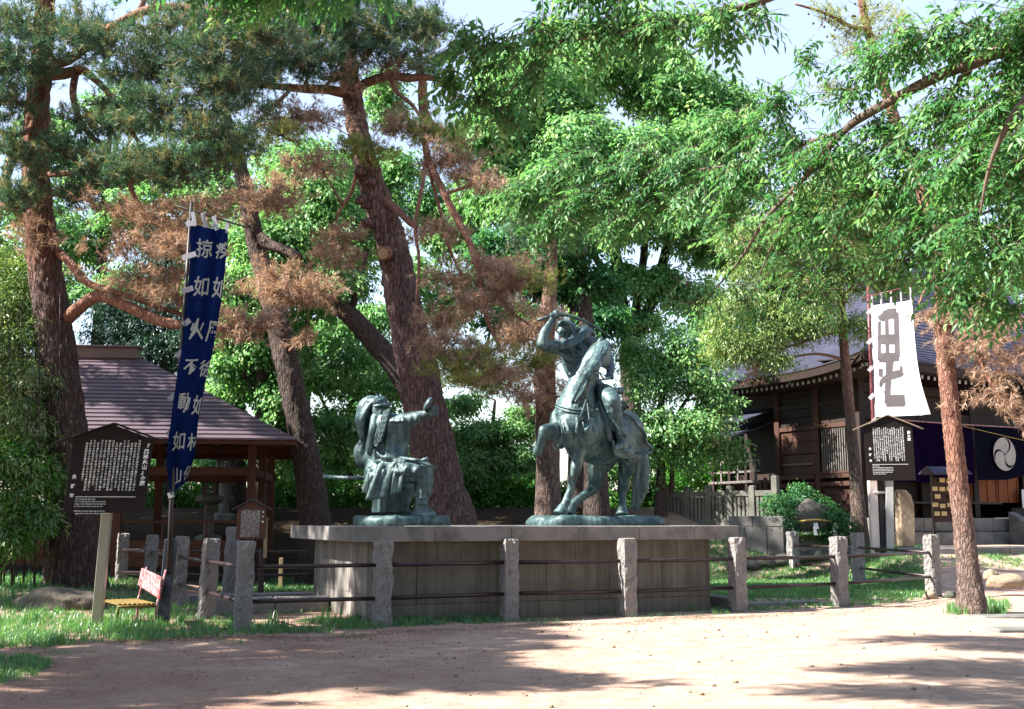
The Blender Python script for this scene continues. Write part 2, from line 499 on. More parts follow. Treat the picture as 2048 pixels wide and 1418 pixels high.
M['granite_wall'] = m_granite('plinth_wall_granite', (0.115, 0.106, 0.095), (0.205, 0.192, 0.175), 0.006, 40, 6, (0.075, 0.066, 0.055), 0.6, (0.085, 0.078, 0.066))
M['granite_side'] = m_granite('plinth_side_granite', (0.16, 0.15, 0.14), (0.29, 0.27, 0.25), 0.006, 40, 6, None, 0.6, (0.075, 0.07, 0.065))
M['pipe'] = m_plain('dark_pipe', (0.026, 0.014, 0.017), 0.38, 0.2, 0.3, 8.0, 0.5)
M['bronze'] = m_bronze('verdigris_bronze')
M['sign'] = m_plain('sign_brown_black', (0.008, 0.005, 0.005), 0.55, 0, 0.2, 4.0, 0.2)
M['sign_brown'] = m_plain('sign_red_brown', (0.075, 0.028, 0.018), 0.55, 0, 0.2, 4.0)
M['letter'] = m_plain('white_lettering', (0.72, 0.74, 0.74), 0.6, 0, 0.08)
M['steel'] = m_plain('brushed_steel_post', (0.26, 0.25, 0.20), 0.4, 0.3, 0.12, 3.0, 0.5)
M['steel_pale'] = m_plain('pale_grey_post', (0.34, 0.34, 0.35), 0.45, 0.2, 0.12, 3.0, 0.5)
M['blue'] = m_cloth('navy_banner_cloth', (0.004, 0.011, 0.058), 0.08)
M['white_cloth'] = m_cloth('white_banner_cloth', (0.80, 0.78, 0.80), 0.35)
M['tab_cloth'] = m_cloth('white_cloth_loop', (0.42, 0.43, 0.48), 0.2)
M['banner_ink'] = m_cloth('white_banner_writing', (0.34, 0.36, 0.33), 0.08)
M['grey_ink'] = m_cloth('grey_banner_writing', (0.10, 0.092, 0.098), 0.10)
M['pole'] = m_plain('black_pole', (0.028, 0.024, 0.028), 0.45)
M['pole_wood'] = m_wood('white_painted_post', (0.50, 0.42, 0.40), (0.74, 0.68, 0.66))
M['pole_maroon'] = m_plain('maroon_pole', (0.115, 0.032, 0.040), 0.45)
M['pole_base'] = m_plain('blue_black_post', (0.030, 0.038, 0.060), 0.35, 0.3, 0.3, 4.0, 0.5)
M['roof'] = m_plain('copper_brown_roof', (0.090, 0.066, 0.084), 0.5, 0.0, 0.25, 1.3, 0.35)
M['roof_cap'] = m_plain('roof_ridge_copper', (0.15, 0.10, 0.09), 0.45, 0.1, 0.2, 1.3, 0.45)
M['timber'] = m_wood('red_brown_timber', (0.050, 0.018, 0.012), (0.10, 0.036, 0.023))
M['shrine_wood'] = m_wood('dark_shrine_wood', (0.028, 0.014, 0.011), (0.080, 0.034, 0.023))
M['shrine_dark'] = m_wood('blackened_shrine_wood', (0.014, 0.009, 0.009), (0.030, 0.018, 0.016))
M['shrine_grey'] = m_wood('weathered_grey_wood', (0.075, 0.070, 0.072), (0.16, 0.15, 0.15))
M['shrine_roof'] = m_plain('blue_grey_copper_roof', (0.034, 0.037, 0.064), 0.6, 0.0, 0.35, 2.2, 0.25)
M['rafter_end'] = m_plain('white_rafter_tip', (0.40, 0.40, 0.39), 0.7, 0, 0.15)
M['door_wood'] = m_wood('orange_door_wood', (0.15, 0.045, 0.015), (0.27, 0.085, 0.03))
M['purple'] = m_cloth('purple_curtain_cloth', (0.006, 0.003, 0.017), 0.1)
M['navy'] = m_cloth('black_navy_curtain_cloth', (0.005, 0.006, 0.013), 0.05)
M['crest'] = m_cloth('pale_crest_print', (0.36, 0.35, 0.32), 0.05)
M['paper'] = m_plain('white_paper', (0.75, 0.75, 0.76), 0.8, 0, 0.05)
M['stone_grey'] = m_granite('grey_shrine_stone', (0.10, 0.10, 0.098), (0.21, 0.205, 0.195), 0.01, 20, 6, (0.065, 0.065, 0.062), 0.6)
M['stone_fence'] = m_granite('weathered_fence_stone', (0.085, 0.09, 0.083), (0.17, 0.17, 0.155), 0.01, 20, 6, (0.055, 0.062, 0.05), 0.7)
M['stone_warm'] = m_granite('tan_stone', (0.17, 0.13, 0.095), (0.30, 0.235, 0.17), 0.03, 14, 7, None, 0.8)
M['rock_dark'] = m_granite('dark_boulder', (0.04, 0.038, 0.036), (0.11, 0.10, 0.095), 0.05, 14, 5, (0.06, 0.075, 0.05), 1.0)
M['rock_moss'] = m_granite('brown_boulder', (0.085, 0.068, 0.055), (0.19, 0.15, 0.125), 0.06, 14, 5, (0.07, 0.075, 0.05), 1.0)
M['rope'] = m_plain('straw_rope', (0.50, 0.34, 0.10), 0.85)
M['yellow'] = m_plain('yellow_painted_slat', (0.13, 0.088, 0.016), 0.6, 0, 0.8, 12.0)
M['stake'] = m_wood('pale_wood_stake', (0.22, 0.17, 0.085), (0.36, 0.28, 0.16))
M['plaque'] = m_wood('votive_plaque_wood', (0.50, 0.34, 0.14), (0.66, 0.48, 0.23))
def m_ad():
    t = NT('worn_red_white_paint')
    v = t.coord()
    n = t.noise(v, 5.0, 5, 0.7, 0.6)
    col = t.ramp(n, [(0.42, (0.22, 0.035, 0.045)), (0.52, (0.34, 0.22, 0.23)), (0.6, (0.18, 0.03, 0.045))])
    col = t.mix(t.ramp(t.noise(v, 26.0, 4), [(0.55, (0, 0, 0)), (0.66, (1, 1, 1))]), col, (0.36, 0.32, 0.34))
    return t.bsdf(col, 0.5)
M['ad'] = m_ad()

# ------------------------------------------------------------------ ground
def grid_axis(lo, hi, near_lo, near_hi, fine, grow):
    a = list(np.arange(near_lo, near_hi + 1e-6, fine))
    s, x = fine, near_hi
    while x < hi:
        s *= grow; x += s; a.append(min(x, hi))
    s, x = fine, near_lo
    pre = []
    while x > lo:
        s *= grow; x -= s; pre.append(max(x, lo))
    return np.array(pre[::-1] + a)
gx = grid_axis(-600, 600, -18, 20, 0.25, 1.35)
gy = grid_axis(-60, 900, 4, 48, 0.25, 1.35)
XX, YY = np.meshgrid(gx, gy)
ZZ = terrain(XX, YY)
fine = (np.sin(XX * 5.1 + 2 * np.sin(YY * 3.3)) * np.sin(YY * 4.3 + XX) * 0.006)
ZZ = ZZ + fine * (YY < 40)
nx, ny = len(gx), len(gy)
idx = np.arange(nx * ny).reshape(ny, nx)
F = np.stack([idx[:-1, :-1], idx[:-1, 1:], idx[1:, 1:], idx[1:, :-1]], -1).reshape(-1, 4)
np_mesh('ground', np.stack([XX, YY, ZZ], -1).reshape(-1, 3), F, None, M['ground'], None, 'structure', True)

# ------------------------------------------------------------------ the granite plinth
U = Vector((0.918, 0.397, 0)).normalized(); Vv = Vector((-U.y, U.x, 0)); Zz = Vector((0, 0, 1))
PL0 = P(712, 1053, 18.0); PL0.z = 0
PLW, PLD, PTOP, CAPH = 7.05, 4.55, 1.50, 0.24
def PL(u, v, z):
    return PL0 + U * u + Vv * v + Zz * z
pl = thing('plinth', 'long granite plinth with overhanging cap slabs under the two bronze statues', 'plinth', PL(PLW / 2, PLD / 2, 0))
g = 0.004
us = [0, 1.30, 2.62, 3.86, 5.02, 6.12, PLW]
vs_ = [0, 0.95, 1.85, 2.75, 3.65, PLD]
# cap: border stones along the four sides and paving inside, each its own slab
def cap(u0, u1, v0, v1, dz=0):
    h = CAPH + dz
    MB().box(PL((u0 + u1) / 2, (v0 + v1) / 2, PTOP - CAPH + h / 2), (u1 - u0 - g, v1 - v0 - g, h), U, Vv).build('cap_stone', M['granite_cap'], pl, bevel=0.008)
for j in range(5):
    for i in range(6):
        cap(us[i], us[i + 1], vs_[j], vs_[j + 1], rng.uniform(-0.004, 0.003))
core = MB().box(PL(PLW / 2 - 0.02, PLD / 2, 0.55), (PLW - 1.0, PLD - 1.0, 1.40), U, Vv)
core.build('plinth_core', M['granite_wall'], pl)
ins = 0.38
def wall_stone(u0, u1, v0, v1, z0, z1, mat):
    MB().box(PL((u0 + u1) / 2, (v0 + v1) / 2, (z0 + z1) / 2), (u1 - u0 - g, v1 - v0 - g, z1 - z0 - g), U, Vv).build('wall_stone', mat, pl, bevel=0.006)
th = 0.22
u0, u1 = ins, PLW - ins
for (z0, z1, cuts) in ((-0.2, 0.26, [0, 1.5, 2.9, 4.35, u1 - u0]), (0.26, 0.87, [0, 0.75, 2.15, 3.05, 4.25, 5.3, u1 - u0]), (0.87, PTOP - CAPH, [0, 1.1, 2.5, 3.6, 4.6, 5.6, u1 - u0])):
    for a, b in zip(cuts[:-1], cuts[1:]):
        o_ = rng.uniform(0, 0.006)
        wall_stone(u0 + a, u0 + b, ins + o_, ins + th, z0, z1, M['granite_wall'])
        wall_stone(u0 + a, u0 + b, PLD - ins - th, PLD - ins - o_, z0, z1, M['granite_wall'])
for (z0, z1, cuts) in ((-0.2, 0.40, [0, 1.7, PLD - 2 * ins - 2 * th]), (0.40, PTOP - CAPH, [0, 0.9, 2.1, PLD - 2 * ins - 2 * th])):
    for a, b in zip(cuts[:-1], cuts[1:]):
        o_ = rng.uniform(0, 0.005)
        wall_stone(u0 + o_, u0 + th, ins + th + a, ins + th + b, z0, z1, M['granite_side'])
        wall_stone(u1 - th, u1 - o_, ins + th + a, ins + th + b, z0, z1, M['granite_side'])
# a low rough kerb round its foot
kb = thing('kerb', 'low rough granite kerb laid round the foot of the long plinth', 'kerb', PL(-0.6, 1.5, 0))
kx = [(-1.55, -0.2), (-0.2, 0)]
def kerb_stone(a, b, w, h):
    a, b = Vector(a), Vector(b); d = (b - a); n = d.length; d.normalize()
    mb = MB().box((a + b) / 2 + Zz * (h / 2 - 0.05), (n - 0.02, w, h), d, Vector((-d.y, d.x, 0)))
    me = mb.build('kerb_stone', M['granite'], kb, bevel=0.02)
    return me
for k in range(7):
    kerb_stone(PL(-1.75 + k * 1.28, PLD + 0.9, 0), PL(-1.75 + (k + 1) * 1.28, PLD + 0.9, 0), 0.24, 0.24)
kerb_stone(PL(-1.75, 3.0, 0), PL(-0.6, 3.0, 0), 0.22, 0.32)
kerb_stone(PL(-0.6, 3.0, 0), PL(0.36, 3.0, 0), 0.22, 0.32)
for k in range(3):
    kerb_stone(PL(7.25, 0.2 + k * 1.3, 0), PL(7.25, 1.5 + k * 1.3, 0), 0.24, 0.26)
for k in range(2):
    kerb_stone(PL(7.4 + k * 0.95, 0.75, 0), PL(8.35 + k * 0.95, 0.75, 0), 0.2, 0.14)

# ------------------------------------------------------------------ granite posts with pipe rails round it
PH = 1.29
fe = thing('post_and_rail_fence', 'rough granite posts with two dark pipe rails ringing the statue plinth', 'fence', PL(3, -1.5, 0))
def post_mesh(seed, w=0.235, h=PH + 0.25):
    bm = bmesh.new()
    n = 6; m = 26
    import mathutils.noise as N_
    rg = np.random.default_rng(seed)
    V = []
    for k in range(m + 1):
        z = -0.25 + h * k / m
        ring = []
        for side in range(4):
            for q in range(n):
                t = -1 + 2 * q / n
                x, y = [(t, -1), (1, t), (-t, 1), (-1, -t)][side]
                amp = 0.009 if abs(t) < 0.99 else 0.006
                x *= w / 2; y *= w / 2
                nx_, ny_ = [(0, -1), (1, 0), (0, 1), (-1, 0)][side]
                o_ = rg.normal(0, amp) + 0.030 * N_.noise(Vector((x * 14 + seed * 9, y * 14, z * 5.5)))
                tp = 1.0 if k < m else 0.93
                ring.append(bm.verts.new(((x + nx_ * o_) * tp, (y + ny_ * o_) * tp, z + (rg.normal(0, 0.006) if k == m else 0))))
        V.append(ring)
    NN = 4 * n
    for k in range(m):
        for q in range(NN):
            bm.faces.new((V[k][q], V[k][(q + 1) % NN], V[k + 1][(q + 1) % NN], V[k + 1][q]))
    c = bm.verts.new((0, 0, -0.25 + h + 0.012))
    for q in range(NN):
        bm.faces.new((V[m][q], V[m][(q + 1) % NN], c))
    me = bpy.data.meshes.new('stone_post'); bm.to_mesh(me); bm.free()
    me.materials.append(M['granite'])
    return me
pm = [post_mesh(s) for s in range(4)]
def gpost(px, py, ang, k, lean=0.0, z=0.0, hs=1.0, ws=1.0):
    c = G(px, py, z)
    o = link('stone_post', pm[k % 4], None, fe, None, False)
    o.location = c; o.rotation_euler = (0, lean, ang); o.scale = (ws, ws, hs)
    return c
ANG = math.atan2(U.y, U.x)
front = [gpost(484, 1263, ANG - .12, 0, .02), gpost(763, 1253, ANG + .03, 1), gpost(1019, 1240, ANG, 2), gpost(1256, 1234, ANG + .02, 3), gpost(1477, 1224, ANG - .02, 0), gpost(1681, 1213, ANG + .02, 1), gpost(1868, 1194, ANG + .05, 2)]
leftrow = [front[0], gpost(411, 1236, ANG + .1, 2, .05), gpost(354, 1214, ANG, 3, .04, 0, 1, .97), gpost(297, 1192, ANG - .1, 1, .02, 0, .99, 1), gpost(240, 1181, ANG, 2, .02, 0, 1.0, 1)]
backl = gpost(457, 1192, ANG + .2, 0, .04, 0, 1.12, .95)
rightrow = [front[-1], gpost(1718, 1170, ANG + .1, 3, 0, 0, 0.99), gpost(1588, 1160, ANG, 0, 0, 0, 1.0, 1.02), gpost(1443, 1130, ANG, 1, 0, 0.15, 1.05, 1.0)]
def rails(a, b, zs=(0.92, 0.42), za=0.0, zb=0.0, ext=0.0, sag=0.0):
    d = (b - a).normalized()
    for z in zs:
        A = a + Zz * (z + za) - d * ext; B = b + Zz * (z + zb) + d * ext
        mid = (A + B) / 2 - Zz * sag
        MB().tube([A, mid, B], 0.031, 10).build('rail', M['pipe'], fe, smooth=True)
for a, b in zip(front[:-1], front[1:]): rails(a, b)
for a, b in zip(leftrow[:-1], leftrow[1:]): rails(a, b)
rails(leftrow[-1], backl, za=0, zb=0)
rails(backl, P(620, 1103, 25.6) * 1.0 - Zz * P(620, 1103, 25.6).z)
for a, b in zip(rightrow[:-1], rightrow[1:]): rails(a, b)
rails(rightrow[-1], G(1180, 1130, 0.1), za=0, zb=0)

# ------------------------------------------------------------------ boards with writing
def lay_text(mb, body, size, origin, ax, ay, bold=0.0):
    x, f = text_polys(body, size, bold)
    mb.add([origin + ax * a + ay * b for a, b in x], f)
def column(mb, chars, size, origin, ax, ay, pitch, bold=0.0):
    for i, ch in enumerate(chars):
        if ch == ' ': continue
        v, f = glyph(ch, size, bold)
        o_ = origin - ay * (i * pitch)
        mb.add([o_ + ax * a + ay * b for a, b in v], f)

# the long text on the boards reads only as columns of small white characters
BODY = '風林火山の旗は武田信玄の軍旗として知られ孫子の句を記したもので疾如風徐如林侵掠如火不動如山とある疾きこと風の如く徐かなること林の如く侵掠すること火の如く動かざること山の如し川中島の戦いの折にもこの旗を本陣に立て将兵の士気を高めたと伝えられる'
BODY2 = '毘の旗は上杉謙信の軍旗であり毘沙門天の一字をとって記したもので謙信は毘沙門天を深く信仰し自らをその化身と信じ出陣に際してはこの旗を先頭に立てて戦った川中島の戦いの折にも本陣に掲げられ将兵の士気を高めたと伝えられる'
def notice(name, label, base, c, ax, az, w, h, peak, roof_w, mats, post, title, foot, cols, body, english, th=0.05, post_w=0.14):
    """c: centre of the board, ax/az its axes, an = its front normal"""
    ax, az = Vector(ax).normalized(), Vector(az).normalized()
    an = ax.cross(az).normalized()
    if an.y > 0: an = -an
    t = thing(name, label, 'sign', base)
    hw, hh = w / 2, h / 2
    q = lambda x, z, n=0: c + ax * x + az * z + an * n
    MB().prism([q(-hw, -hh, -th / 2), q(hw, -hh, -th / 2), q(hw, hh, -th / 2), q(0, hh + peak, -th / 2), q(-hw, hh, -th / 2)], an * th).build('board', mats[0], t, bevel=0.004)
    rw = roof_w / 2
    sl = peak / hw
    for s in (-1, 1):
        a = q(0, hh + peak + 0.005, 0); b = q(s * rw, hh + peak - sl * rw + 0.005, 0)
        d = (b - a); L = d.length; d.normalize()
        n_ = d.cross(an)
        if n_.z < 0: n_ = -n_
        MB().box((a + b) / 2 + n_ * 0.02, (L, 0.12 + th, 0.028), d, an, n_).build('roof_board', mats[1], t, bevel=0.004)
    for (p0, p1) in post:
        bk_ = -an * (th / 2 + post_w / 2 + .006)
        p1 = c + bk_; p0 = Vector((p0.x, p0.y, p0.z)) + bk_ * .6
        MB().box((p0 + p1) / 2, (post_w, post_w, (p1 - p0).length), ax, an, (p1 - p0).normalized()).build('post', mats[2], t, bevel=0.006)
    mb = MB()
    e = th / 2 + 0.004
    x0, x1, ztop, zbot = cols
    n = 15
    i0 = 0
    cs = (x1 - x0) / n
    ch_ = cs * w * 0.66
    per = int((ztop - zbot) * h / (ch_ * 1.06))
    for k in range(n):
        x = x1 - (k + 0.5) * cs
        skip = rng.integers(0, 2) if k % 4 else 0
        m = per - int(rng.integers(0, max(2, per // 4))) if k % 3 == 2 else per
        s = ''.join(body[(i0 + i) % len(body)] for i in range(m - skip))
        i0 += m
        column(mb, s, ch_, q(x * w, (ztop * h) - skip * ch_ * 1.06, e), ax, az, ch_ * 1.06, 0.02)
    if title:
        column(mb, title[0], title[1] * w, q(title[2] * w, title[3] * h, e), ax, az, title[1] * w * 1.02, 0.03)
    if foot:
        column(mb, foot[0], foot[1] * w, q(foot[2] * w, foot[3] * h, e), ax, az, foot[4] * h, 0.03)
    if english:
        zl, lines, sz = english
        mb.box(q(0.0, zl * h, e), (w * 0.74, 0.008, 0.003), ax, az, an)
        for k, (txt, dx) in enumerate(lines):
            if not txt: continue
            vv, ff = text_polys(txt, 1.0, 0.012); vv = [(a * sz * w, b * sz * w) for a, b in vv]
            wd = max(a for a, _ in vv)
            mb.add([q(-w * 0.37 + dx * w + a + wd, zl * h - (k + 1.0) * sz * w * 1.25 + b, e) for a, b in vv], ff)
    mb.build('lettering', M['letter'], t, recalc=False)
    return t

# board of the blue banner
d = 17.3
cl = (P(133, 1025, d) + P(283, 1025, d) + P(308, 878, d) + P(146, 880, d)) / 4
axl = Vector((1, 0.10, 0)); azl = Vector((0.085, 0.0, 1))
notice('sign_board', 'dark gabled sign board on a steel post beside the navy banner', G(188, 1255), cl, axl, azl, 1.17, 1.10, 0.21, 1.62,
       (M['sign'], M['sign'], M['steel']), [(G(190, 1258) - Zz * .15, cl - azl.normalized() * 0.0 + Vector((0.0, 0.10, 0)))],
       ('『風林火山』の旗', 0.066, 0.435, 0.40), ('長野市', 0.055, -0.42, -0.02, 0.125), (-0.34, 0.36, 0.47, -0.24), BODY,
       (-0.285, [('The "Fu-Rin-Ka-Zan" Flag', 0), ('The "Fu-Rin-Ka-Zan" Flag served as the', 0), ('ensign of the Takeda forces and carried', 0), ('the lines about wind, forest, fire, hill', 0), ('', 0), ('Swift like the wind, silent like the forest', 0), ('aggressive as fire, immovable as a mountain', 0.02)], 0.024))
# board of the white banner
d = 30.9
cr = (P(1736, 957, d) + P(1826, 957, d) + P(1822, 856, d) + P(1732, 856, d)) / 4
axr = Vector((1, -0.18, 0)); azr = Vector((-0.02, 0, 1))
gr = P(1780, 1112, 31.0)
notice('sign_board', 'dark gabled sign board on a pale post below the white banner', gr, cr, axr, azr, 1.25, 1.46, 0.27, 1.80,
       (M['sign_brown'] if False else M['sign'], M['stone_warm'], M['steel_pale']), [(gr - Zz * .3, cr + Vector((0.02, 0.10, 0.0)))],
       ('毘の旗', 0.07, 0.42, 0.37), ('長野市', 0.055, -0.40, 0.08, 0.11), (-0.33, 0.32, 0.46, -0.17), BODY2,
       (-0.205, [('The "Bi" Flag', 0), ('Before the battles the army prayed for', 0), ('victory under this flag, which bears one', 0), ('letter of the god that the lord revered', 0), ('and it was raised ahead of all his men', 0), ('wherever they marched', 0)], 0.027), post_w=0.19)
# small brown board inside the fence
d = 23.0
cs_ = (P(473, 1077, d) + P(527, 1077, d) + P(531, 1018, d) + P(478, 1018, d)) / 4
gs = G(520, 1195)
notice('sign_board', 'small red-brown gabled sign board on a black post inside the fence', gs, cs_, Vector((1, 0.12, 0)), Vector((0.03, 0, 1)), 0.56, 0.60, 0.15, 0.74,
       (M['sign_brown'], M['pole'], M['pole']), [], None, ('首塚案', 0.075, 0.40, 0.38, 0.16), (-0.36, 0.30, 0.44, -0.46), BODY, None)
sg = [o for o in bpy.data.objects if o.name.startswith('sign_board')][-1]
pp = G(521, 1196)
MB().tube([pp - Zz * .1, pp + Zz * 1.0], 0.062, 12).build('post', M['pole'], sg, smooth=False)
MB().box(P(531, 1075, 23.2), (0.06, 0.06, 0.8), (1, 0, 0), (0, 1, 0)).build('stake', M['stake'], sg)
pp = G(561, 1178)
tag(MB().box(pp + Zz * 0.32, (0.085, 0.085, 0.80)).build('marker_stake', M['stake'], bevel=0.006), 'pale square wooden stake standing in the grass beyond the fence', 'stake')

# ------------------------------------------------------------------ the navy banner
def banner_pole_parts(): pass
bl = thing('banner', 'tall narrow navy banner with white brush writing on a black pole', 'banner', G(325, 1250))
bb = G(325, 1250)
D0 = bb.y
top = P(383, 405, D0)
base_top = P(342, 1078, D0)
MB().box((bb + base_top) / 2 - Zz * .1, (0.17, 0.17, (base_top - bb).length + .2), (1, 0.1, 0), (-0.1, 1, 0), (base_top - bb).normalized()).build('pole_base', M['pole_base'], bl, bevel=0.01)
MB().tube([P(338, 1150, D0 - 0.12), P(343, 1000, D0 - .1), P(364, 690, D0 - .05), top], [0.038, 0.036, 0.03, 0.024], 12).build('pole', M['pole'], bl, smooth=True)
MB().tube([P(352, 412, D0 - .05), P(494, 455, D0 + .5)], 0.016, 8).build('crossbar', M['pole'], bl, smooth=True)
# cloth: upright edge near the pole, wind folds growing towards its foot
LE = [(381, 449, 0.0), (380, 520, 0), (373, 600, -.04), (365, 690, -.12), (353, 760, -.2), (342, 840, -.22), (333, 920, -.22), (341, 990, -.15)]
RE = [(457, 461, .45), (452, 520, .42), (443, 600, .38), (428, 690, .26), (412, 760, .16), (397, 840, .12), (390, 910, .12), (374, 962, .14)]
LEp, _ = catmull([P(a, b, D0 + c - .05) for a, b, c in LE], 1, 6)
REp, _ = catmull([P(a, b, D0 + c) for a, b, c in RE], 1, 6)
LEp = np.array(LEp); REp = np.array(REp)
def banner_pt(u, v, off=0.0):
    k = v * (len(LEp) - 1); i = min(int(k), len(LEp) - 2); f = k - i
    a = LEp[i] * (1 - f) + LEp[i + 1] * f; b = REp[i] * (1 - f) + REp[i + 1] * f
    # the right-hand strip is folded back behind, so the sheet is wider than it looks
    uu = u
    if u < .78: u = u / .78
    else:
        off = off - .0; u = 1 - (u - .78) * 1.5
        back = .03 + .22 * (uu - .78)
    fold = 0.05 * math.sin(u * 9.5 + v * 4.0) * (0.35 + u) + 0.05 * math.sin(u * 4 - v * 9.0) * v
    n = np.array((0.25, -0.97, 0.0))
    if uu >= .78: fold -= back
    return Vector(a * (1 - u) + b * u + n * (fold + off))
nu, nv = 36, 70
V = [banner_pt(i / nu, j / nv) for j in range(nv + 1) for i in range(nu + 1)]
F = [(j * (nu + 1) + i, j * (nu + 1) + i + 1, (j + 1) * (nu + 1) + i + 1, (j + 1) * (nu + 1) + i) for j in range(nv) for i in range(nu)]
cloth = MB().add(V, F).build('cloth', M['blue'], bl, smooth=True, recalc=False)
def on_cloth(mb, fn, ch, u, v, su, sv, bold):
    vs, fs = glyph(ch, 1.0, bold)
    bm = bmesh.new()
    bv = [bm.verts.new((x, y, 0)) for x, y in vs]
    for f in fs:
        try: bm.faces.new([bv[i] for i in f])
        except ValueError: pass
    for _ in range(3):
        le = [e for e in bm.edges if e.calc_length() > 0.16]
        if not le: break
        bmesh.ops.subdivide_edges(bm, edges=le, cuts=1)
        bmesh.ops.triangulate(bm, faces=bm.faces)
    bm.verts.index_update()
    for off in (0.006, -0.006):
        mb.add([fn(min(max(u + p.co.x * su, 0.0), 1.0), min(max(v - p.co.y * sv, 0), 1), off) for p in bm.verts], [tuple(q.index for q in f.verts) for f in bm.faces])
    bm.free()
mb = MB()
for k, ch in enumerate('掠如火不動如山'):
    on_cloth(mb, banner_pt, ch, 0.30, 0.105 + k * 0.1385, 0.36, 0.074, 0.014)
for k, ch in enumerate('疾如風徐如林侵'):
    on_cloth(mb, banner_pt, ch, 0.715, 0.112 + k * 0.1385, 0.36, 0.074, 0.014)
mb.build('writing', M['banner_ink'], bl, recalc=False)
def strap(a, b, w, mat, par, name='loop'):
    a, b = Vector(a), Vector(b); d = (b - a).normalized()
    MB().box((a + b) / 2, ((b - a).length, 0.012, w), d, Vector((0, 1, 0)), d.cross(Vector((0, 1, 0)))).build(name, mat, par)
for (x0, y0, x1, y1, dd) in ((385, 424, 390, 452, .02), (405, 426, 412, 455, .12), (427, 432, 434, 460, .26), (457, 440, 451, 466, .44)):
    strap(P(x0, y0, D0 + dd - .06), P(x1, y1, D0 + dd - .06), 0.062, M['tab_cloth'], bl)
for (x0, y0, x1, y1) in ((372, 449, 390, 445), (365, 516, 392, 507), (363, 583, 386, 576), (366, 650, 380, 640), (353, 714, 364, 702), (337, 800, 350, 790), (334, 870, 345, 862), (336, 992, 348, 988)):
    strap(P(x0, y0, D0 - .13), P(x1, y1, D0 - .13), 0.085, M['tab_cloth'], bl)

# ------------------------------------------------------------------ the white banner
wl = thing('banner', 'white banner with one large grey character on a maroon pole', 'banner', P(1748, 1110, 31.2))
D1 = 31.2
wb = P(1750, 1112, D1)
MB().box((P(1744, 958, D1) + P(1751, 1112, D1)) / 2, (0.21, 0.21, 2.2), (1, 0, 0), (0, 1, 0), (P(1744, 958, D1) - P(1751, 1112, D1)).normalized()).build('post_front', M['pole_wood'], wl, bevel=0.01)
MB().box((P(1762, 958, D1 + .05) + P(1766, 1112, D1 + .05)) / 2, (0.17, 0.21, 2.2), (1, 0, 0), (0, 1, 0), (P(1744, 958, D1) - P(1751, 1112, D1)).normalized()).build('post_rear', M['pole'], wl, bevel=0.01)
MB().box(P(1757, 985, D1 - .02), (0.34, 0.26, 0.06)).build('clamp', M['pole_wood'], wl, bevel=0.008)
MB().box(P(1760, 1100, D1 - .02), (0.36, 0.28, 0.07)).build('clamp', M['shrine_wood'], wl, bevel=0.008)
MB().box(P(1785, 1155, D1) - Zz * 0.1, (1.0, 0.7, 0.7)).build('footing', M['stone_grey'], wl, bevel=0.03)
MB().tube([P(1752, 1100, D1 - .02), P(1746, 830, D1), P(1740, 700, D1), P(1736, 572, D1)], [0.055, 0.05, 0.045, 0.04], 12).build('pole', M['pole_maroon'], wl, smooth=True)
MB().tube([P(1724, 596, D1 - .03), P(1823, 572, D1 - .9)], 0.018, 8).build('crossbar', M['pole_maroon'], wl, smooth=True)
WL = [(1742, 612, 0), (1745, 690, 0), (1749, 760, 0), (1751, 834, 0)]
WR = [(1824, 600, -.85), (1831, 690, -.88), (1842, 760, -.92), (1865, 829, -.95)]
WLp, _ = catmull([P(a, b, D1 + c - .05) for a, b, c in WL], 1, 8)
WRp, _ = catmull([P(a, b, D1 + c - .05) for a, b, c in WR], 1, 8)
WLp = np.array(WLp); WRp = np.array(WRp)
def wb_pt(u, v, off=0.0):
    k = v * (len(WLp) - 1); i = min(int(k), len(WLp) - 2); f = k - i
    a = WLp[i] * (1 - f) + WLp[i + 1] * f; b = WRp[i] * (1 - f) + WRp[i + 1] * f
    fold = 0.025 * math.sin(u * 6 + v * 2.0) + 0.17 * math.exp(-((u - .93) / .09) ** 2) * max(0, v - .62) * 2.2 - 0.14 * math.exp(-((u - .80) / .07) ** 2) * max(0, v - .66) * 2.2
    n = np.array((-0.72, -0.69, 0.0))
    return Vector(a * (1 - u) + b * u + n * (fold + off))
nu, nv = 40, 50
V = [wb_pt(i / nu, j / nv) for j in range(nv + 1) for i in range(nu + 1)]
F = [(j * (nu + 1) + i, j * (nu + 1) + i + 1, (j + 1) * (nu + 1) + i + 1, (j + 1) * (nu + 1) + i) for j in range(nv) for i in range(nu)]
MB().add(V, F).build('cloth', M['white_cloth'], wl, smooth=True, recalc=False)
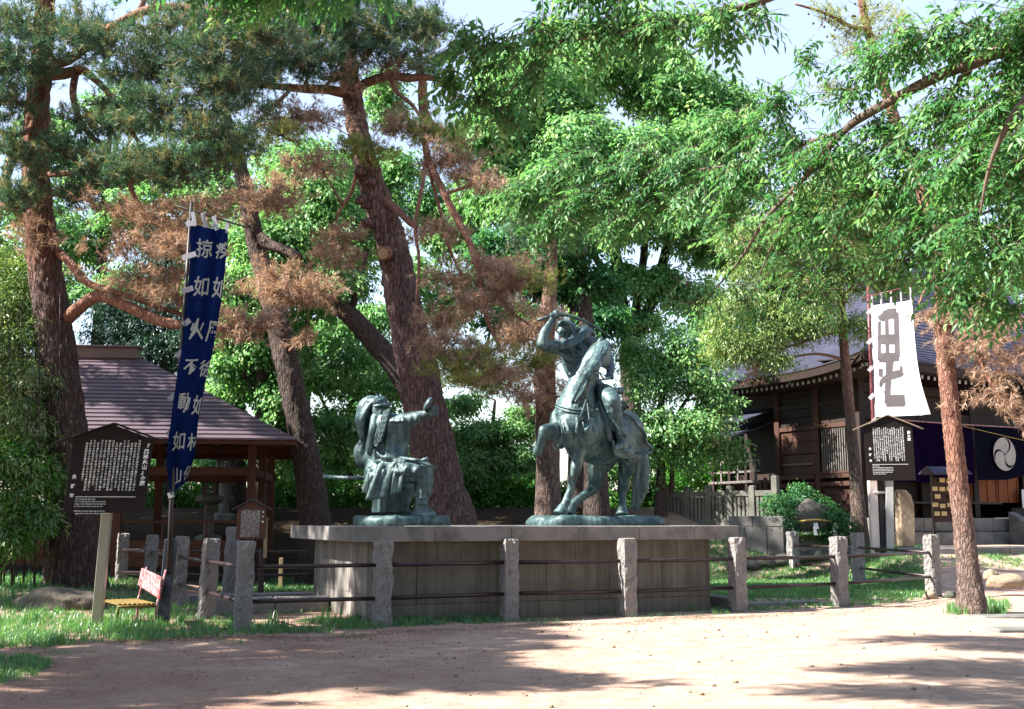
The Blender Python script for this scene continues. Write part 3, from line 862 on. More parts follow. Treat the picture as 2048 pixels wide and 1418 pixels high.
# the character, drawn in the crop's pixels (x 205..790 left to right edge of the sheet is slanted; y 190..1290)
def cu(x, y):
    v = (y - 235) / (1290 - 235)
    xl = 205 + 45 * v
    xr = 585 + 25 * min(v / .45, 1) + max(0, v - .45) / .55 * 180
    return (x - xl) / (xr - xl), v
WK = 1.22
STROKES = [  # polylines with widths, in crop pixels
    ([(300, 345), (320, 365), (375, 345), (440, 345)], [50, 66, 75, 70]),
    ([(290, 400), (288, 560), (284, 735)], [22, 22, 22]),
    ([(356, 380), (356, 560), (354, 700)], [24, 24, 26]),
    ([(438, 340), (440, 560), (436, 700)], [34, 36, 36]),
    ([(285, 540), (360, 540), (440, 540)], [66, 66, 66]),
    ([(280, 712), (360, 705), (450, 700)], [74, 72, 70]),
    ([(377, 700), (372, 900), (364, 1060), (362, 1140)], [58, 44, 42, 46]),
    ([(350, 1120), (430, 1118), (522, 1120)], [82, 84, 86]),
    ([(500, 1080), (516, 1130), (522, 1160)], [20, 20, 14]),
    ([(290, 740), (320, 742), (365, 735)], [20, 26, 30]),
    ([(298, 825), (300, 905)], [34, 26]),
    ([(296, 1000), (310, 955), (345, 925), (395, 895), (470, 868), (488, 850)], [14, 34, 48, 62, 64, 40]),
    ([(474, 890), (482, 830), (478, 785)], [34, 24, 10]),
]
mb = MB()
for pts, ws in STROKES:
    pts, ws = catmull([(x, y, 0) for x, y in pts], [w_ * WK for w_ in ws], 4)
    L_, R_ = [], []
    for i in range(len(pts)):
        a = pts[max(i - 1, 0)]; b = pts[min(i + 1, len(pts) - 1)]
        dx, dy = b[0] - a[0], b[1] - a[1]; l_ = math.hypot(dx, dy) + 1e-6
        nx_, ny_ = -dy / l_, dx / l_
        L_.append((pts[i][0] + nx_ * ws[i] / 2, pts[i][1] + ny_ * ws[i] / 2)); R_.append((pts[i][0] - nx_ * ws[i] / 2, pts[i][1] - ny_ * ws[i] / 2))
    for k_, off in enumerate((0.005, -0.005)):
        o_ = off + (0.0004 * len(mb.v) / 10.0 if off > 0 else -0.0004 * len(mb.v) / 10.0)
        o_ = max(min(o_, 0.012), -0.012)
        m_ = []
        for t_ in (0, .34, .67, 1):
            m_.append([wb_pt(*cu(l[0] * (1 - t_) + r[0] * t_, l[1] * (1 - t_) + r[1] * t_), o_) for l, r in zip(L_, R_)])
        n_ = len(L_)
        V = [p for row in m_ for p in row]
        mb.add(V, [(a * n_ + i, a * n_ + i + 1, (a + 1) * n_ + i + 1, (a + 1) * n_ + i) for a in range(3) for i in range(n_ - 1)])
mb.build('writing', M['grey_ink'], wl, recalc=False)
for (x0, y0, x1, y1) in ((1734, 628, 1744, 618), (1735, 688, 1744, 678), (1737, 742, 1746, 733), (1739, 798, 1748, 788), (1741, 850, 1753, 836)):
    strap(P(x0, y0, D1 - .09), P(x1, y1, D1 - .09), 0.10, M['white_cloth'], wl)
for k in range(5):
    u = 0.03 + k * 0.235
    a = wb_pt(u, 0.0); b = P(1741 + (1823 - 1741) * u, 590 - 18 * u, D1 - .03 - .87 * u)
    strap(a - Zz * .03, b, 0.04, M['white_cloth'], wl)

# ------------------------------------------------------------------ the pavilion with the hipped roof
pa0 = P(593, 879, 27.5)                     # eave corner nearest the plinth
e1 = Vector((-0.99, -0.11, 0)).normalized(); e2 = Vector((-e1.y, e1.x, 0))
if e2.y < 0: e2 = -e2
EZ = pa0.z
PW, PDp = 11.6, 7.2
def PV(a, b, z):
    return Vector((pa0.x, pa0.y, 0)) + e1 * a + e2 * b + Zz * z
pav = thing('pavilion', 'open red-brown timber pavilion with a hipped copper-brown roof', 'pavilion', PV(PW / 2, PDp / 2, 0))
RZ = 5.95; hipx = 4.55
NC = 22
roofmb = MB()
def rp(t, side):
    """corner points of the eave rectangle shrunk towards the ridge, t 0..1"""
    a0, a1 = hipx * t, PW - hipx * t
    b0, b1 = PDp / 2 * t, PDp - PDp / 2 * t
    return a0, a1, b0, b1
for k in range(NC):
    t0, t1 = k / NC, (k + 1) / NC
    z0 = EZ + (RZ - EZ) * t0 + 0.035; z1 = EZ + (RZ - EZ) * t1 - 0.005
    A0, A1, B0, B1 = rp(t0, 0); C0, C1, D0_, D1_ = rp(t1, 0)
    lo = [PV(A0, B0, z0), PV(A1, B0, z0), PV(A1, B1, z0), PV(A0, B1, z0)]
    hi = [PV(C0, D0_, z1), PV(C1, D0_, z1), PV(C1, D1_, z1), PV(C0, D1_, z1)]
    dn = [p - Zz * 0.045 for p in lo]
    roofmb.add(lo + hi + dn, [(0, 1, 5, 4), (1, 2, 6, 5), (2, 3, 7, 6), (3, 0, 4, 7), (8, 9, 1, 0), (9, 10, 2, 1), (10, 11, 3, 2), (11, 8, 0, 3)])
roofmb.build('roof', M['roof'], pav)
# soffit and fascia
lo = [PV(0.05, .05, EZ - .02), PV(PW - .05, .05, EZ - .02), PV(PW - .05, PDp - .05, EZ - .02), PV(.05, PDp - .05, EZ - .02)]
MB().add(lo + [p - Zz * .10 for p in lo], [(0, 1, 5, 4), (1, 2, 6, 5), (2, 3, 7, 6), (3, 0, 4, 7)]).build('fascia', M['timber'], pav)
iz = [PV(1.2, 1.2, EZ + .35), PV(PW - 1.2, 1.2, EZ + .35), PV(PW - 1.2, PDp - 1.2, EZ + .35), PV(1.2, PDp - 1.2, EZ + .35)]
lo2 = [p - Zz * .04 for p in lo]
MB().add(lo2 + iz, [(0, 1, 5, 4), (1, 2, 6, 5), (2, 3, 7, 6), (3, 0, 4, 7), (4, 5, 6, 7)]).build('soffit', M['timber'], pav)
MB().box(PV(PW / 2, PDp / 2, RZ + 0.06), (PW - 2 * hipx + .1, 0.42, 0.30), e1, e2).build('ridge_box', M['roof_cap'], pav, bevel=0.02)
MB().box(PV(PW / 2, PDp / 2, RZ + 0.23), (PW - 2 * hipx + .3, 0.55, 0.05), e1, e2).build('ridge_cap', M['roof_cap'], pav, bevel=0.01)
for k in range(14):
    a = 0.35 + k * (PW - .7) / 13
    MB().box(PV(a, 0.62, EZ - 0.10 + .07), (0.09, 1.2, 0.10), e1, e2).build('rafter', M['timber'], pav)
for k in range(9):
    b = 0.35 + k * (PDp - .7) / 8
    MB().box(PV(0.62, b, EZ - 0.10 + .07), (1.2, 0.09, 0.10), e1, e2).build('rafter', M['timber'], pav)
pa_, pb_ = [1.15, 3.6, 6.4, PW - 1.15], [1.1, PDp - 1.1]
def pav_z(a, b):
    q = PV(a, b, 0); return T(q.x, q.y)
for a in (1.15, 4.3, PW - 4.3, PW - 1.15):
    for b in (1.1, 3.6, PDp - 1.1):
        if b == 3.6 and a in (4.3, PW - 4.3): continue
        z0 = pav_z(a, b)
        MB().box(PV(a, b, (z0 + EZ + .3) / 2), (0.19, 0.19, EZ + .3 - z0), e1, e2).build('post', M['timber'], pav, bevel=0.01)
for b in (1.1, PDp - 1.1):
    MB().box(PV(PW / 2, b, EZ + 0.10), (PW - 2.0, 0.15, 0.24), e1, e2).build('beam', M['timber'], pav, bevel=0.01)
    MB().box(PV(PW / 2, b, EZ - 0.72), (PW - 2.0, 0.12, 0.20), e1, e2).build('beam', M['timber'], pav, bevel=0.01)
for a in (1.15, PW - 1.15):
    MB().box(PV(a, PDp / 2, EZ + 0.10), (0.15, PDp - 2.0, 0.24), e1, e2).build('beam', M['timber'], pav, bevel=0.01)
    MB().box(PV(a, PDp / 2, EZ - 0.72), (0.12, PDp - 2.0, 0.20), e1, e2).build('beam', M['timber'], pav, bevel=0.01)
# plank screens and hand rail between the posts
for (a0, a1) in ((1.15, 4.3), (PW - 4.3, PW - 1.15), (4.3, PW - 4.3)):
    zc = 0.52 + pav_z((a0 + a1) / 2, 1.1) * .5
    for k in range(3):
        MB().box(PV((a0 + a1) / 2, 1.1, zc + k * 0.215), (a1 - a0 - 0.2, 0.05, 0.205), e1, e2).build('plank', M['timber'], pav, bevel=0.004)
    MB().box(PV((a0 + a1) / 2, 1.08, zc + 0.97), (a1 - a0 - 0.2, 0.08, 0.07), e1, e2).build('hand_rail', M['timber'], pav, bevel=0.006)
    for k in (0.33, 0.66):
        MB().box(PV(a0 + (a1 - a0) * k, 1.1, zc + 0.74), (0.05, 0.05, 0.42), e1, e2).build('baluster', M['timber'], pav)
for (b0, b1) in ((1.1, 3.6), (3.6, PDp - 1.1)):
    MB().box(PV(1.15, (b0 + b1) / 2, 1.62), (0.08, b1 - b0 - .2, 0.07), e1, e2).build('hand_rail', M['timber'], pav)

# ------------------------------------------------------------------ stone lanterns behind it
def lantern(px, py, d, s, label):
    b = P(px, py, d); b.z = T(b.x, b.y) - .05
    t = thing('stone_lantern', label, 'lantern', b, 'stone lanterns behind the pavilion')
    q = lambda z: b + Zz * z * s
    def lathe(prof, n=6, rot=0.3):
        mb = MB()
        V = [(b.x + r * s * math.cos(rot + 2 * math.pi * k / n), b.y + r * s * math.sin(rot + 2 * math.pi * k / n), b.z + z * s) for r, z in prof for k in range(n)]
        F = [(i * n + k, i * n + (k + 1) % n, (i + 1) * n + (k + 1) % n, (i + 1) * n + k) for i in range(len(prof) - 1) for k in range(n)]
        F += [tuple(range(n - 1, -1, -1)), tuple(range((len(prof) - 1) * n, len(prof) * n))]
        return mb.add(V, F)
    lathe([(.38, 0), (.36, .16), (.24, .22)]).build('base', M['stone_grey'], t)
    lathe([(.145, .2), (.135, .6), (.145, 1.05)], 12).build('shaft', M['stone_grey'], t)
    lathe([(.17, 1.05), (.40, 1.17), (.40, 1.28), (.24, 1.33)]).build('platform', M['stone_grey'], t)
    for k in range(6):
        an = 0.3 + 2 * math.pi * k / 6
        MB().box(q(1.50) + Vector((math.cos(an), math.sin(an), 0)) * .19 * s, (.07 * s, .07 * s, .36 * s)).build('fire_box_post', M['stone_grey'], t)
    lathe([(.15, 1.32), (.15, 1.40)]).build('fire_box', M['stone_grey'], t)
    lathe([(.20, 1.66), (.46, 1.70), (.42, 1.78), (.20, 1.93), (.10, 1.97)]).build('cap', M['stone_grey'], t)
    MB().ball(q(2.06), (.09 * s, .09 * s, .12 * s)).build('finial', M['stone_grey'], t, smooth=True)
lantern(418, 1048, 34.5, 1.05, 'tall grey stone lantern partly hidden behind the inner pavilion post')
lantern(447, 1048, 36.0, 1.12, 'grey stone lantern between the inner and corner pavilion posts')

# ------------------------------------------------------------------ the shrine
C0 = Vector((10.9, 36.0, 0))
sa = Vector((0.876, 0.482, 0)).normalized(); sb = Vector((-sa.y, sa.x, 0))
def S(i, j, z):
    return C0 + sa * i + sb * j + Zz * z
sh = thing('shrine', 'dark wooden shrine hall with a curved blue-grey roof and curtains', 'shrine', S(4, 3, 0.85))
FZ, EV = 1.68, 6.0
def sbox(name, i0, i1, j0, j1, z0, z1, mat, bevel=0.0, par=None):
    return MB().box(S((i0 + i1) / 2, (j0 + j1) / 2, (z0 + z1) / 2), (i1 - i0, j1 - j0, z1 - z0), sa, sb).build(name, M[mat], par or sh, bevel=bevel)
# stone base in courses
for k in range(9):
    sbox('base_stone', -0.55 + k * 1.55, -0.55 + (k + 1) * 1.55 - .012, -1.5, 7.0, 0.35, 1.24 - .01 * (k % 2), 'stone_grey', 0.02)
    sbox('base_stone', -0.40 + k * 1.55, -0.40 + (k + 1) * 1.55 - .012, -1.35, 7.0, 1.25, FZ - .02, 'stone_grey', 0.015)
# side wall: posts, beams, planks, panels
LJ = 3.7
for j in (0.0, 1.82, LJ):
    sbox('post', -0.12, 0.12, j - .12, j + .12, FZ, EV + .3, 'shrine_wood', 0.01)
for k, z in enumerate((1.80, 2.74, 3.0, 4.62, 5.35, 5.95)):
    for (j0, j1) in ((0.12, 1.70), (1.94, LJ - .12)):
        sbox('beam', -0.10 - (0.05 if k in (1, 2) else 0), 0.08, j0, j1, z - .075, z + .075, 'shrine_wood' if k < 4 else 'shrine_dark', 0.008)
for bay, (j0, j1) in enumerate(((0.12, 1.70), (1.94, LJ - .12))):
    for (z0, z1, n, vert) in ((1.88, 2.66, 3, False), (3.08, 3.75, 2, False), (3.77, 4.54, 2, False), (4.70, 5.28, 2, False), (5.43, 5.87, 2, False)):
        if bay == 0 and z0 in (3.08, 3.77):
            continue
        for k in range(n):
            a = z0 + (z1 - z0) * k / n
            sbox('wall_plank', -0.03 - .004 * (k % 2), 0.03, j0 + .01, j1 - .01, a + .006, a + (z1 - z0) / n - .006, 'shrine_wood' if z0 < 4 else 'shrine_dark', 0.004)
    if bay == 1:
        sbox('panel_rail', -0.09, -0.02, j0 + .1, j1 - .1, 3.40, 3.46, 'shrine_grey')
# lattice window
win = sbox('window', -0.08, 0.0, 0.25, 1.58, 3.10, 4.52, 'shrine_dark')
for k in range(13):
    j = 0.32 + k * 1.19 / 12
    sbox('lattice_bar', -0.16, -0.09, j - .018, j + .018, 3.14, 4.48, 'shrine_grey', 0, win)
sbox('window_sill', -0.17, -0.06, 0.2, 1.62, 3.08, 3.14, 'shrine_wood', 0, win)
# inner dark walls so nothing shows through
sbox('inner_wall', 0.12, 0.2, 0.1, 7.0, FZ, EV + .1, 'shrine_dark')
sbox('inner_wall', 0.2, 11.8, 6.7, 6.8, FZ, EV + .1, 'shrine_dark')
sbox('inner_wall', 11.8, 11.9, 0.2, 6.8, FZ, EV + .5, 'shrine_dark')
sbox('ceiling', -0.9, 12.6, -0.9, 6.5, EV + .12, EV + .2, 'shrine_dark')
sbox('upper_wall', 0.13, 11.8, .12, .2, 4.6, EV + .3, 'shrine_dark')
# rear annex with a veranda and railing
sbox('annex_wall', 0.35, 0.45, LJ + .12, 7.0, 2.2, EV - .2, 'shrine_dark')
for j in (4.6, 5.5, 6.4):
    sbox('annex_post', -0.75, -0.63, j - .06, j + .06, 0.7, 3.62 if j > 5 else 3.9, 'shrine_dark')
for k in range(7):
    sbox('veranda_board', -0.78 + k * .16, -0.78 + (k + 1) * .16 - .012, LJ + .2, 6.6, 2.86, 2.94, 'shrine_grey')
for z in (3.25, 3.62):
    sbox('railing', -0.74, -0.66, LJ + .2, 6.7, z - .035, z + .035, 'shrine_grey')
for j in (4.15, 5.05, 5.95):
    sbox('railing_post', -0.735, -0.665, j - .035, j + .035, 2.94, 3.60, 'shrine_grey')
sbox('annex_screen', -0.62, -0.56, 5.9, 6.6, 3.9, 5.7, 'shrine_dark')
for k, zz_ in enumerate((5.02, 4.60)):
    pts = [S(-1.2, LJ + .3, zz_ - .12), S(-1.2, 5.6, zz_ - .12), S(0.3, 5.6, zz_ + .42), S(0.3, LJ + .3, zz_ + .42)]
    MB().prism(pts, Zz * .06).build('awning', M['shrine_roof'], sh)
for k in range(3):
    sbox('side_fence_board', -0.95 - k * .02, -0.90, LJ - .35 + k * .22, LJ - .35 + k * .22 + .14, 0.9, 3.0 - .1 * k, 'shrine_wood')

# roof: curved hipped surface in stepped courses
I0, I1, J0, J1 = -1.35, 13.6, -1.55, 6.95
def roof_pt(side, s, t):
    """side 0: left slope (over the side wall), side 1: front slope; s along the eave 0..1, t up the slope 0..1"""
    h = (t ** 1.35 * 0.72 + t * 0.28) * 3.5
    run = 4.6 * t
    if side == 0:
        j = J0 + run * .80 + (J1 - J0 - 1.6 * run * .80) * s
        lift = 0.34 * (abs(2 * s - 1) ** 3.0) * (1 - t) ** 1.5
        return S(I0 + run, j, EV + .30 + h + lift)
    i = I0 + run + (I1 - I0 - 2 * run) * s
    lift = 0.34 * (abs(2 * s - 1) ** 3.0) * (1 - t) ** 1.5
    return S(i, J0 + run * .80 if side == 1 else J1 - run * .80, EV + .30 + h + lift)
NR = 26
for side, name in ((0, 'roof_side'), (1, 'roof_front'), (2, 'roof_rear')):
    mb = MB(); ns = 24
    for k in range(NR):
        t0, t1 = k / NR, (k + 1) / NR
        lo = [roof_pt(side, q / ns, t0) + Zz * .03 for q in range(ns + 1)]
        hi = [roof_pt(side, q / ns, t1) - Zz * .005 for q in range(ns + 1)]
        dn = [p - Zz * .04 for p in lo]
        n = ns + 1
        mb.add(lo + hi + dn, [(q, q + 1, n + q + 1, n + q) for q in range(ns)] + [(2 * n + q, 2 * n + q + 1, q + 1, q) for q in range(ns)])
    mb.build('roof', M['shrine_roof'], sh)
    # thick eave edge and rafters with white tips
    mb = MB()
    lo = [roof_pt(side, q / ns, 0) + Zz * .0 for q in range(ns + 1)]
    inn = -sa * 0.0
    dirn = sa if side == 0 else (sb if side == 1 else -sb)
    for a, b in zip(lo[:-1], lo[1:]):
        mb.prism([a, b, b + dirn * 0.45 - Zz * .32, a + dirn * .45 - Zz * .32], -Zz * .02)
        mb.prism([a + dirn * .02, b + dirn * .02, b - Zz * .26 + dirn * .06, a - Zz * .26 + dirn * .06], dirn * .04)
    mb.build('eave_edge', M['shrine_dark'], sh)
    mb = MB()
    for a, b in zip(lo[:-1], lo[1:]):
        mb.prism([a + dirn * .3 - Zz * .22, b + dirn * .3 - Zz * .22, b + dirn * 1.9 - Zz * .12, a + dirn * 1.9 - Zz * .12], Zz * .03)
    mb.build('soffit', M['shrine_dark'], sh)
raf_me = MB().box((0.55, 0, 0), (1.1, 0.085, 0.10)).mesh('rafter'); raf_me.materials.append(M['shrine_dark'])
tip_me = MB().box((-.012, 0, 0), (0.024, 0.088, 0.105)).mesh('rafter_tip'); tip_me.materials.append(M['rafter_end'])
def rafters(side, n, dirn, back):
    ang = math.atan2(dirn.y, dirn.x)
    for k in range(n):
        p = roof_pt(side, 0.02 + 0.96 * k / (n - 1), 0) + dirn * back - Zz * 0.36
        r_ = link('rafter', raf_me, None, sh); r_.location = p; r_.rotation_euler = (0, 0, ang)
        t_ = bpy.data.objects.new('rafter_tip', tip_me); COL.objects.link(t_); t_.parent = r_
rafters(0, 34, sa, 0.32)
rafters(1, 52, sb, 0.32)
# ridge and gable block above
MB().box(S(I0 + 7.4, (J0 + J1) / 2, EV + 3.95), (6.4, 0.9, 0.7), sa, sb).build('ridge', M['shrine_roof'], sh, bevel=0.05)
MB().prism([S(4.6, 0.9, 8.4), S(4.6, (J0 + J1) / 2, 10.9), S(4.6, J1 - 2.4, 8.4)], sa * 5.5).build('gable', M['shrine_roof'], sh)
# front facade: pillars, doors, lattice, curtains
for i in (0.0, 2.6, 5.05, 7.5, 9.9):
    sbox('pillar', i - .13, i + .13, -.13, .13, FZ, EV + .3, 'shrine_dark', 0.01)
sbox('front_beam', 0.13, 11, -.10, .10, 4.75, 5.05, 'shrine_dark')
sbox('front_beam', 0.13, 11, -.10, .10, 5.6, 5.9, 'shrine_dark')
sbox('front_wall', 0.13, 4.9, .02, .08, FZ, 4.75, 'shrine_dark')
for k in range(5):
    sbox('step_board', 0.2, 4.9, -1.2 + k * .22, -1.2 + (k + 1) * .22 - .012, FZ + .42, FZ + .48, 'shrine_dark')
def door(i0, i1):
    d_ = sbox('door', i0, i1, -.05, .0, FZ + .5, FZ + 1.42, 'door_wood')
    sbox('door_frame', i0, i1, -.07, .0, FZ + 1.43, FZ + 1.53, 'door_wood', 0, d_)
    sbox('door_back', i0, i1, -.01, .03, FZ + 1.53, FZ + 2.6, 'shrine_dark', 0, d_)
    for i in (i0 + .03, (i0 + i1) / 2, i1 - .03):
        sbox('stile', i - .03, i + .03, -.075, -.05, FZ + .5, FZ + 2.6, 'door_wood', 0, d_)
    n = 9
    for k in range(n):
        i = i0 + .06 + (i1 - i0 - .12) * (k + .5) / n
        sbox('lattice_bar', i - .012, i + .012, -.06, -.03, FZ + 1.54, FZ + 2.6, 'door_wood', 0, d_)
    for k in range(7):
        z = FZ + 1.60 + k * .15
        sbox('lattice_bar', i0 + .05, i1 - .05, -.05, -.03, z - .012, z + .012, 'door_wood', 0, d_)
for (a, b) in ((4.05, 4.90), (5.2, 6.15), (6.2, 7.2)): 
    door(a - .0, b)
for (a, b) in ((7.65, 8.7), (8.75, 9.75)):
    door(a, b)
for (i0, i1, z0, z1) in ((7.0, 7.62, 2.0, 2.62), (7.70, 8.3, 1.9, 2.6)):
    tag(sbox('notice_paper', i0, i1, -.35, -.33, z0, z1, 'paper'), None) 
sbox('offering_box', 6.8, 8.3, -.7, -.05, FZ, FZ + .32, 'stone_grey', 0.01)
# curtains hung along the front
def curtain(name, i0, i1, ztop, zbot, j, mat, amp=.05, freq=5.0, label=None):
    V, F = [], []
    nu, nv = 60, 24
    for b in range(nv + 1):
        for a in range(nu + 1):
            u, v = a / nu, b / nv
            i = i0 + (i1 - i0) * u
            zt, zb = ztop(u), zbot(u)
            V.append(S(i, j + amp * math.sin(u * freq * 6.28) * (0.3 + v), zt + (zb - zt) * v))
    F = [(b * (nu + 1) + a, b * (nu + 1) + a + 1, (b + 1) * (nu + 1) + a + 1, (b + 1) * (nu + 1) + a) for b in range(nv) for a in range(nu)]
    return MB().add(V, F).build(name, M[mat], sh, smooth=True, recalc=False)
curtain('curtain', 0.12, 3.9, lambda u: 4.62, lambda u: 2.75, -1.02, 'purple', .06, 6)
nv_c = curtain('curtain', 3.92, 9.6, lambda u: 4.62 - .0 * u, lambda u: 2.86 + .12 * u + .85 * max(0, u - .22) ** 1.1, -1.10, 'navy', .03, 3)
MB().tube([S(-.1, -1.08, 4.66), S(3, -1.08, 4.62), S(6, -1.12, 4.62), S(9.7, -1.12, 4.68)], 0.022, 6).build('curtain_rope', M['ad'], sh)
# crest: pale disc with three dark comma-shaped gaps round three heads
cc = (5.18, 3.72); cr_ = 0.54
def disc_pt(x, y, off):
    return S(cc[0] + x, -1.19 - off, cc[1] + y)
mb = MB()
N_ = 48
mb.add([disc_pt(0, 0, 0)] + [disc_pt(cr_ * math.cos(2 * math.pi * k / N_), cr_ * math.sin(2 * math.pi * k / N_), 0) for k in range(N_)], [(0, 1 + k, 1 + (k + 1) % N_) for k in range(N_)])
crest = mb.build('crest', M['crest'], sh, recalc=False)
mb = MB()
for k in range(3):
    a0 = math.pi / 2 + k * 2 * math.pi / 3
    hx, hy, hr = 0.275 * math.cos(a0), 0.275 * math.sin(a0), 0.232
    V = []
    for q in range(19):
        f = q / 18
        a = a0 + math.pi + 0.30 + f * 2.75          # from the centre round the clockwise flank out to the rim
        w_ = 0.018 + 0.085 * math.sin(math.pi * min(1, f * 1.05)) ** 1.5 * (0.4 + .6 * f)
        if f > .93: w_ *= (1 - f) / .07
        V.append(disc_pt(hx + hr * math.cos(a), hy + hr * math.sin(a), .004)); V.append(disc_pt(hx + (hr + w_) * math.cos(a), hy + (hr + w_) * math.sin(a), .004))
    mb.add(V, [(2 * q, 2 * q + 2, 2 * q + 3, 2 * q + 1) for q in range(18)])
mb.add([disc_pt(.06 * math.cos(math.pi / 2 + math.pi / 3 + k * 2 * math.pi / 3), .06 * math.sin(math.pi / 2 + math.pi / 3 + k * 2 * math.pi / 3), .006) for k in range(3)], [(0, 1, 2)])
mb.build('crest_gap', M['navy'], crest, recalc=False)
# paper streamer and cord
zz = [S(7.3, -1.3, 4.02), S(7.42, -1.3, 4.02), S(7.5, -1.3, 3.76), S(7.62, -1.3, 3.72), S(7.66, -1.3, 3.42), S(7.52, -1.3, 3.36), S(7.44, -1.3, 3.60), S(7.36, -1.3, 3.72)]
MB().prism(zz, sb * .01).build('paper_streamer', M['paper'], sh)
MB().tube([S(3.2, -1.25, 4.55), S(5.5, -1.3, 4.25), S(7.36, -1.3, 4.02), S(9.8, -1.3, 4.0)], 0.008, 5).build('cord', M['rope'], sh)
# stone steps with sloping cheeks
stp = thing('stone_steps', 'grey stone steps with sloping cheek walls up to the shrine doors', 'steps', S(7, -2.2, 0.85))
i0 = 4.75
pts = [S(i0, -1.52, 0.8), S(i0, -3.1, 0.8), S(i0, -3.1, 1.02), S(i0, -2.95, 1.06), S(i0, -1.52, 1.86)]
MB().prism(pts, sa * .34).build('cheek_wall', M['stone_grey'], stp, bevel=0.012)
pts = [p + sa * 4.2 for p in pts]
MB().prism(pts, sa * .34).build('cheek_wall', M['stone_grey'], stp, bevel=0.012)
for k in range(5):
    for q in range(3):
        a = i0 + .35 + q * 1.28
        MB().box(S(a + .64, -1.56 - .31 * (4 - k) / 1 * .98 + .0, 0.85 + .165 * (k + .5) - .09), (1.27, .62, .165 + .18), sa, sb).build('step', M['stone_grey'], stp, bevel=0.012)
# votive plaque rack
er0 = P(1893, 1072, 34.0); er0.z = T(er0.x, er0.y)
er = thing('plaque_rack', 'small roofed rack hung with wooden votive plaques behind the red pine', 'rack', er0)
ra, rb = Vector((0.95, 0.3, 0)).normalized(), Vector((-.3, .95, 0)).normalized()
for x in (-.42, .55):
    MB().box(er0 + ra * x + Zz * 1.05, (.06, .06, 2.1), ra, rb).build('post', M['shrine_dark'], er)
for s in (-1, 1):
    MB().prism([er0 + ra * -.6 + Zz * 2.28, er0 + ra * .75 + Zz * 2.28, er0 + ra * .75 + rb * .34 * s + Zz * 2.08, er0 + ra * -.6 + rb * .34 * s + Zz * 2.08], Zz * .035).build('roof_board', M['shrine_roof'], er)
MB().box(er0 + ra * .06 + rb * .06 + Zz * 1.35, (.92, .03, 1.3), ra, rb).build('back_board', M['shrine_wood'], er)
for r_ in range(5):
    MB().box(er0 + ra * .06 + rb * .0 + Zz * (1.02 + r_ * .24), (.95, .03, .03), ra, rb).build('bar', M['shrine_dark'], er)
    for c_ in range(4):
        if (r_ * 3 + c_) % 5 == 2: continue
        MB().box(er0 + ra * (-.31 + c_ * .25 + .05 * math.sin(r_ * 4)) + rb * -.03 + Zz * (.94 + r_ * .24 + .02 * math.sin(c_ * 3 + r_)), (.19, .015, .125), ra, rb).build('plaque', M['plaque'], er)

# ------------------------------------------------------------------ stone fence, low wall, sacred rock, monument, paving
fz = T(8, 37)
tf = thing('stone_picket_fence', 'weathered grey stone picket fence running up to the shrine', 'fence', P(1445, 1040, 36.0))
A = P(1334, 1046, 37.0); B = P(1553, 1046, 34.8)
A.z = B.z = 1.42
fd = (B - A); FL = fd.length; fd.normalize(); fn = Vector((-fd.y, fd.x, 0))
NP = 6
for k in range(NP):
    p = A + fd * (FL * k / (NP - 1))
    h = 1.22 if k < NP - 1 else 1.5
    MB().box(p + Zz * (h / 2 - .25), (.2, .2, h + .5), fd, fn).build('fence_post', M['stone_fence'], tf, bevel=0.02)
for k in range(NP - 1):
    p0, p1 = A + fd * (FL * k / (NP - 1) + .1), A + fd * (FL * (k + 1) / (NP - 1) - .1)
    m = (p0 + p1) / 2; w = (p1 - p0).length
    MB().box(m + Zz * .98, (w, .15, .17), fd, fn).build('top_rail', M['stone_fence'], tf, bevel=0.012)
    MB().box(m + Zz * .10, (w, .15, .2), fd, fn).build('bottom_rail', M['stone_fence'], tf, bevel=0.012)
    for q in range(4):
        MB().box(p0 + fd * (w * (q + .5) / 4) + Zz * .54, (.095, .095, .70), fd, fn).build('slat', M['stone_fence'], tf, bevel=0.008)
MB().box(A + fd * (FL / 2) - Zz * .45, (FL + .3, .4, .86), fd, fn).build('footing', M['stone_fence'], tf)
lw = thing('low_stone_wall', 'low two-course stone wall in front of the picket fence end', 'wall', P(1512, 1060, 32.5))
A2 = P(1462, 1072, 32.8); B2 = P(1572, 1072, 32.0); A2.z = B2.z = 1.15
wd = (B2 - A2); WLn = wd.length; wd.normalize(); wn = Vector((-wd.y, wd.x, 0))
for r_, (z0, z1, o_) in enumerate(((-.5, .26, 0), (.27, .56, -.03))):
    cuts = [0, .45, 1] if r_ else [0, .3, .7, 1]
    for a, b in zip(cuts[:-1], cuts[1:]):
        MB().box(A2 + wd * (WLn * (a + b) / 2) + Zz * (z0 + z1) / 2, (WLn * (b - a) - .012, .38 - o_, z1 - z0), wd, wn).build('wall_stone', M['stone_warm'] if False else M['stone_grey'], lw, bevel=0.015)

def boulder(name, label, cat, c, r, mat, seed=1, n=3, parent=None, group=None):
    bm = bmesh.new(); bmesh.ops.create_icosphere(bm, subdivisions=n, radius=1.0)
    import mathutils.noise as N
    off = Vector((seed * 7.3, seed * 3.1, seed))
    for v in bm.verts:
        p = v.co.copy()
        k = 1 + .30 * N.noise(p * 1.3 + off) + .14 * N.noise(p * 3.1 + off) + .05 * N.noise(p * 8 + off)
        q = p * k
        q.z = max(q.z, -0.55)
        v.co = Vector((q.x * r[0], q.y * r[1], q.z * r[2])) + Vector(c)
    me = bpy.data.meshes.new(name); bm.to_mesh(me); bm.free()
    o = link(name, me, M[mat], parent, None, True)
    if label: tag(o, label, cat, group)
    return o
sr = P(1622, 1040, 32.2)
boulder('sacred_rock', 'dark sacred boulder girdled with a straw rope among shrubs', 'rock', sr, (.52, .40, .50), 'rock_dark', 3)
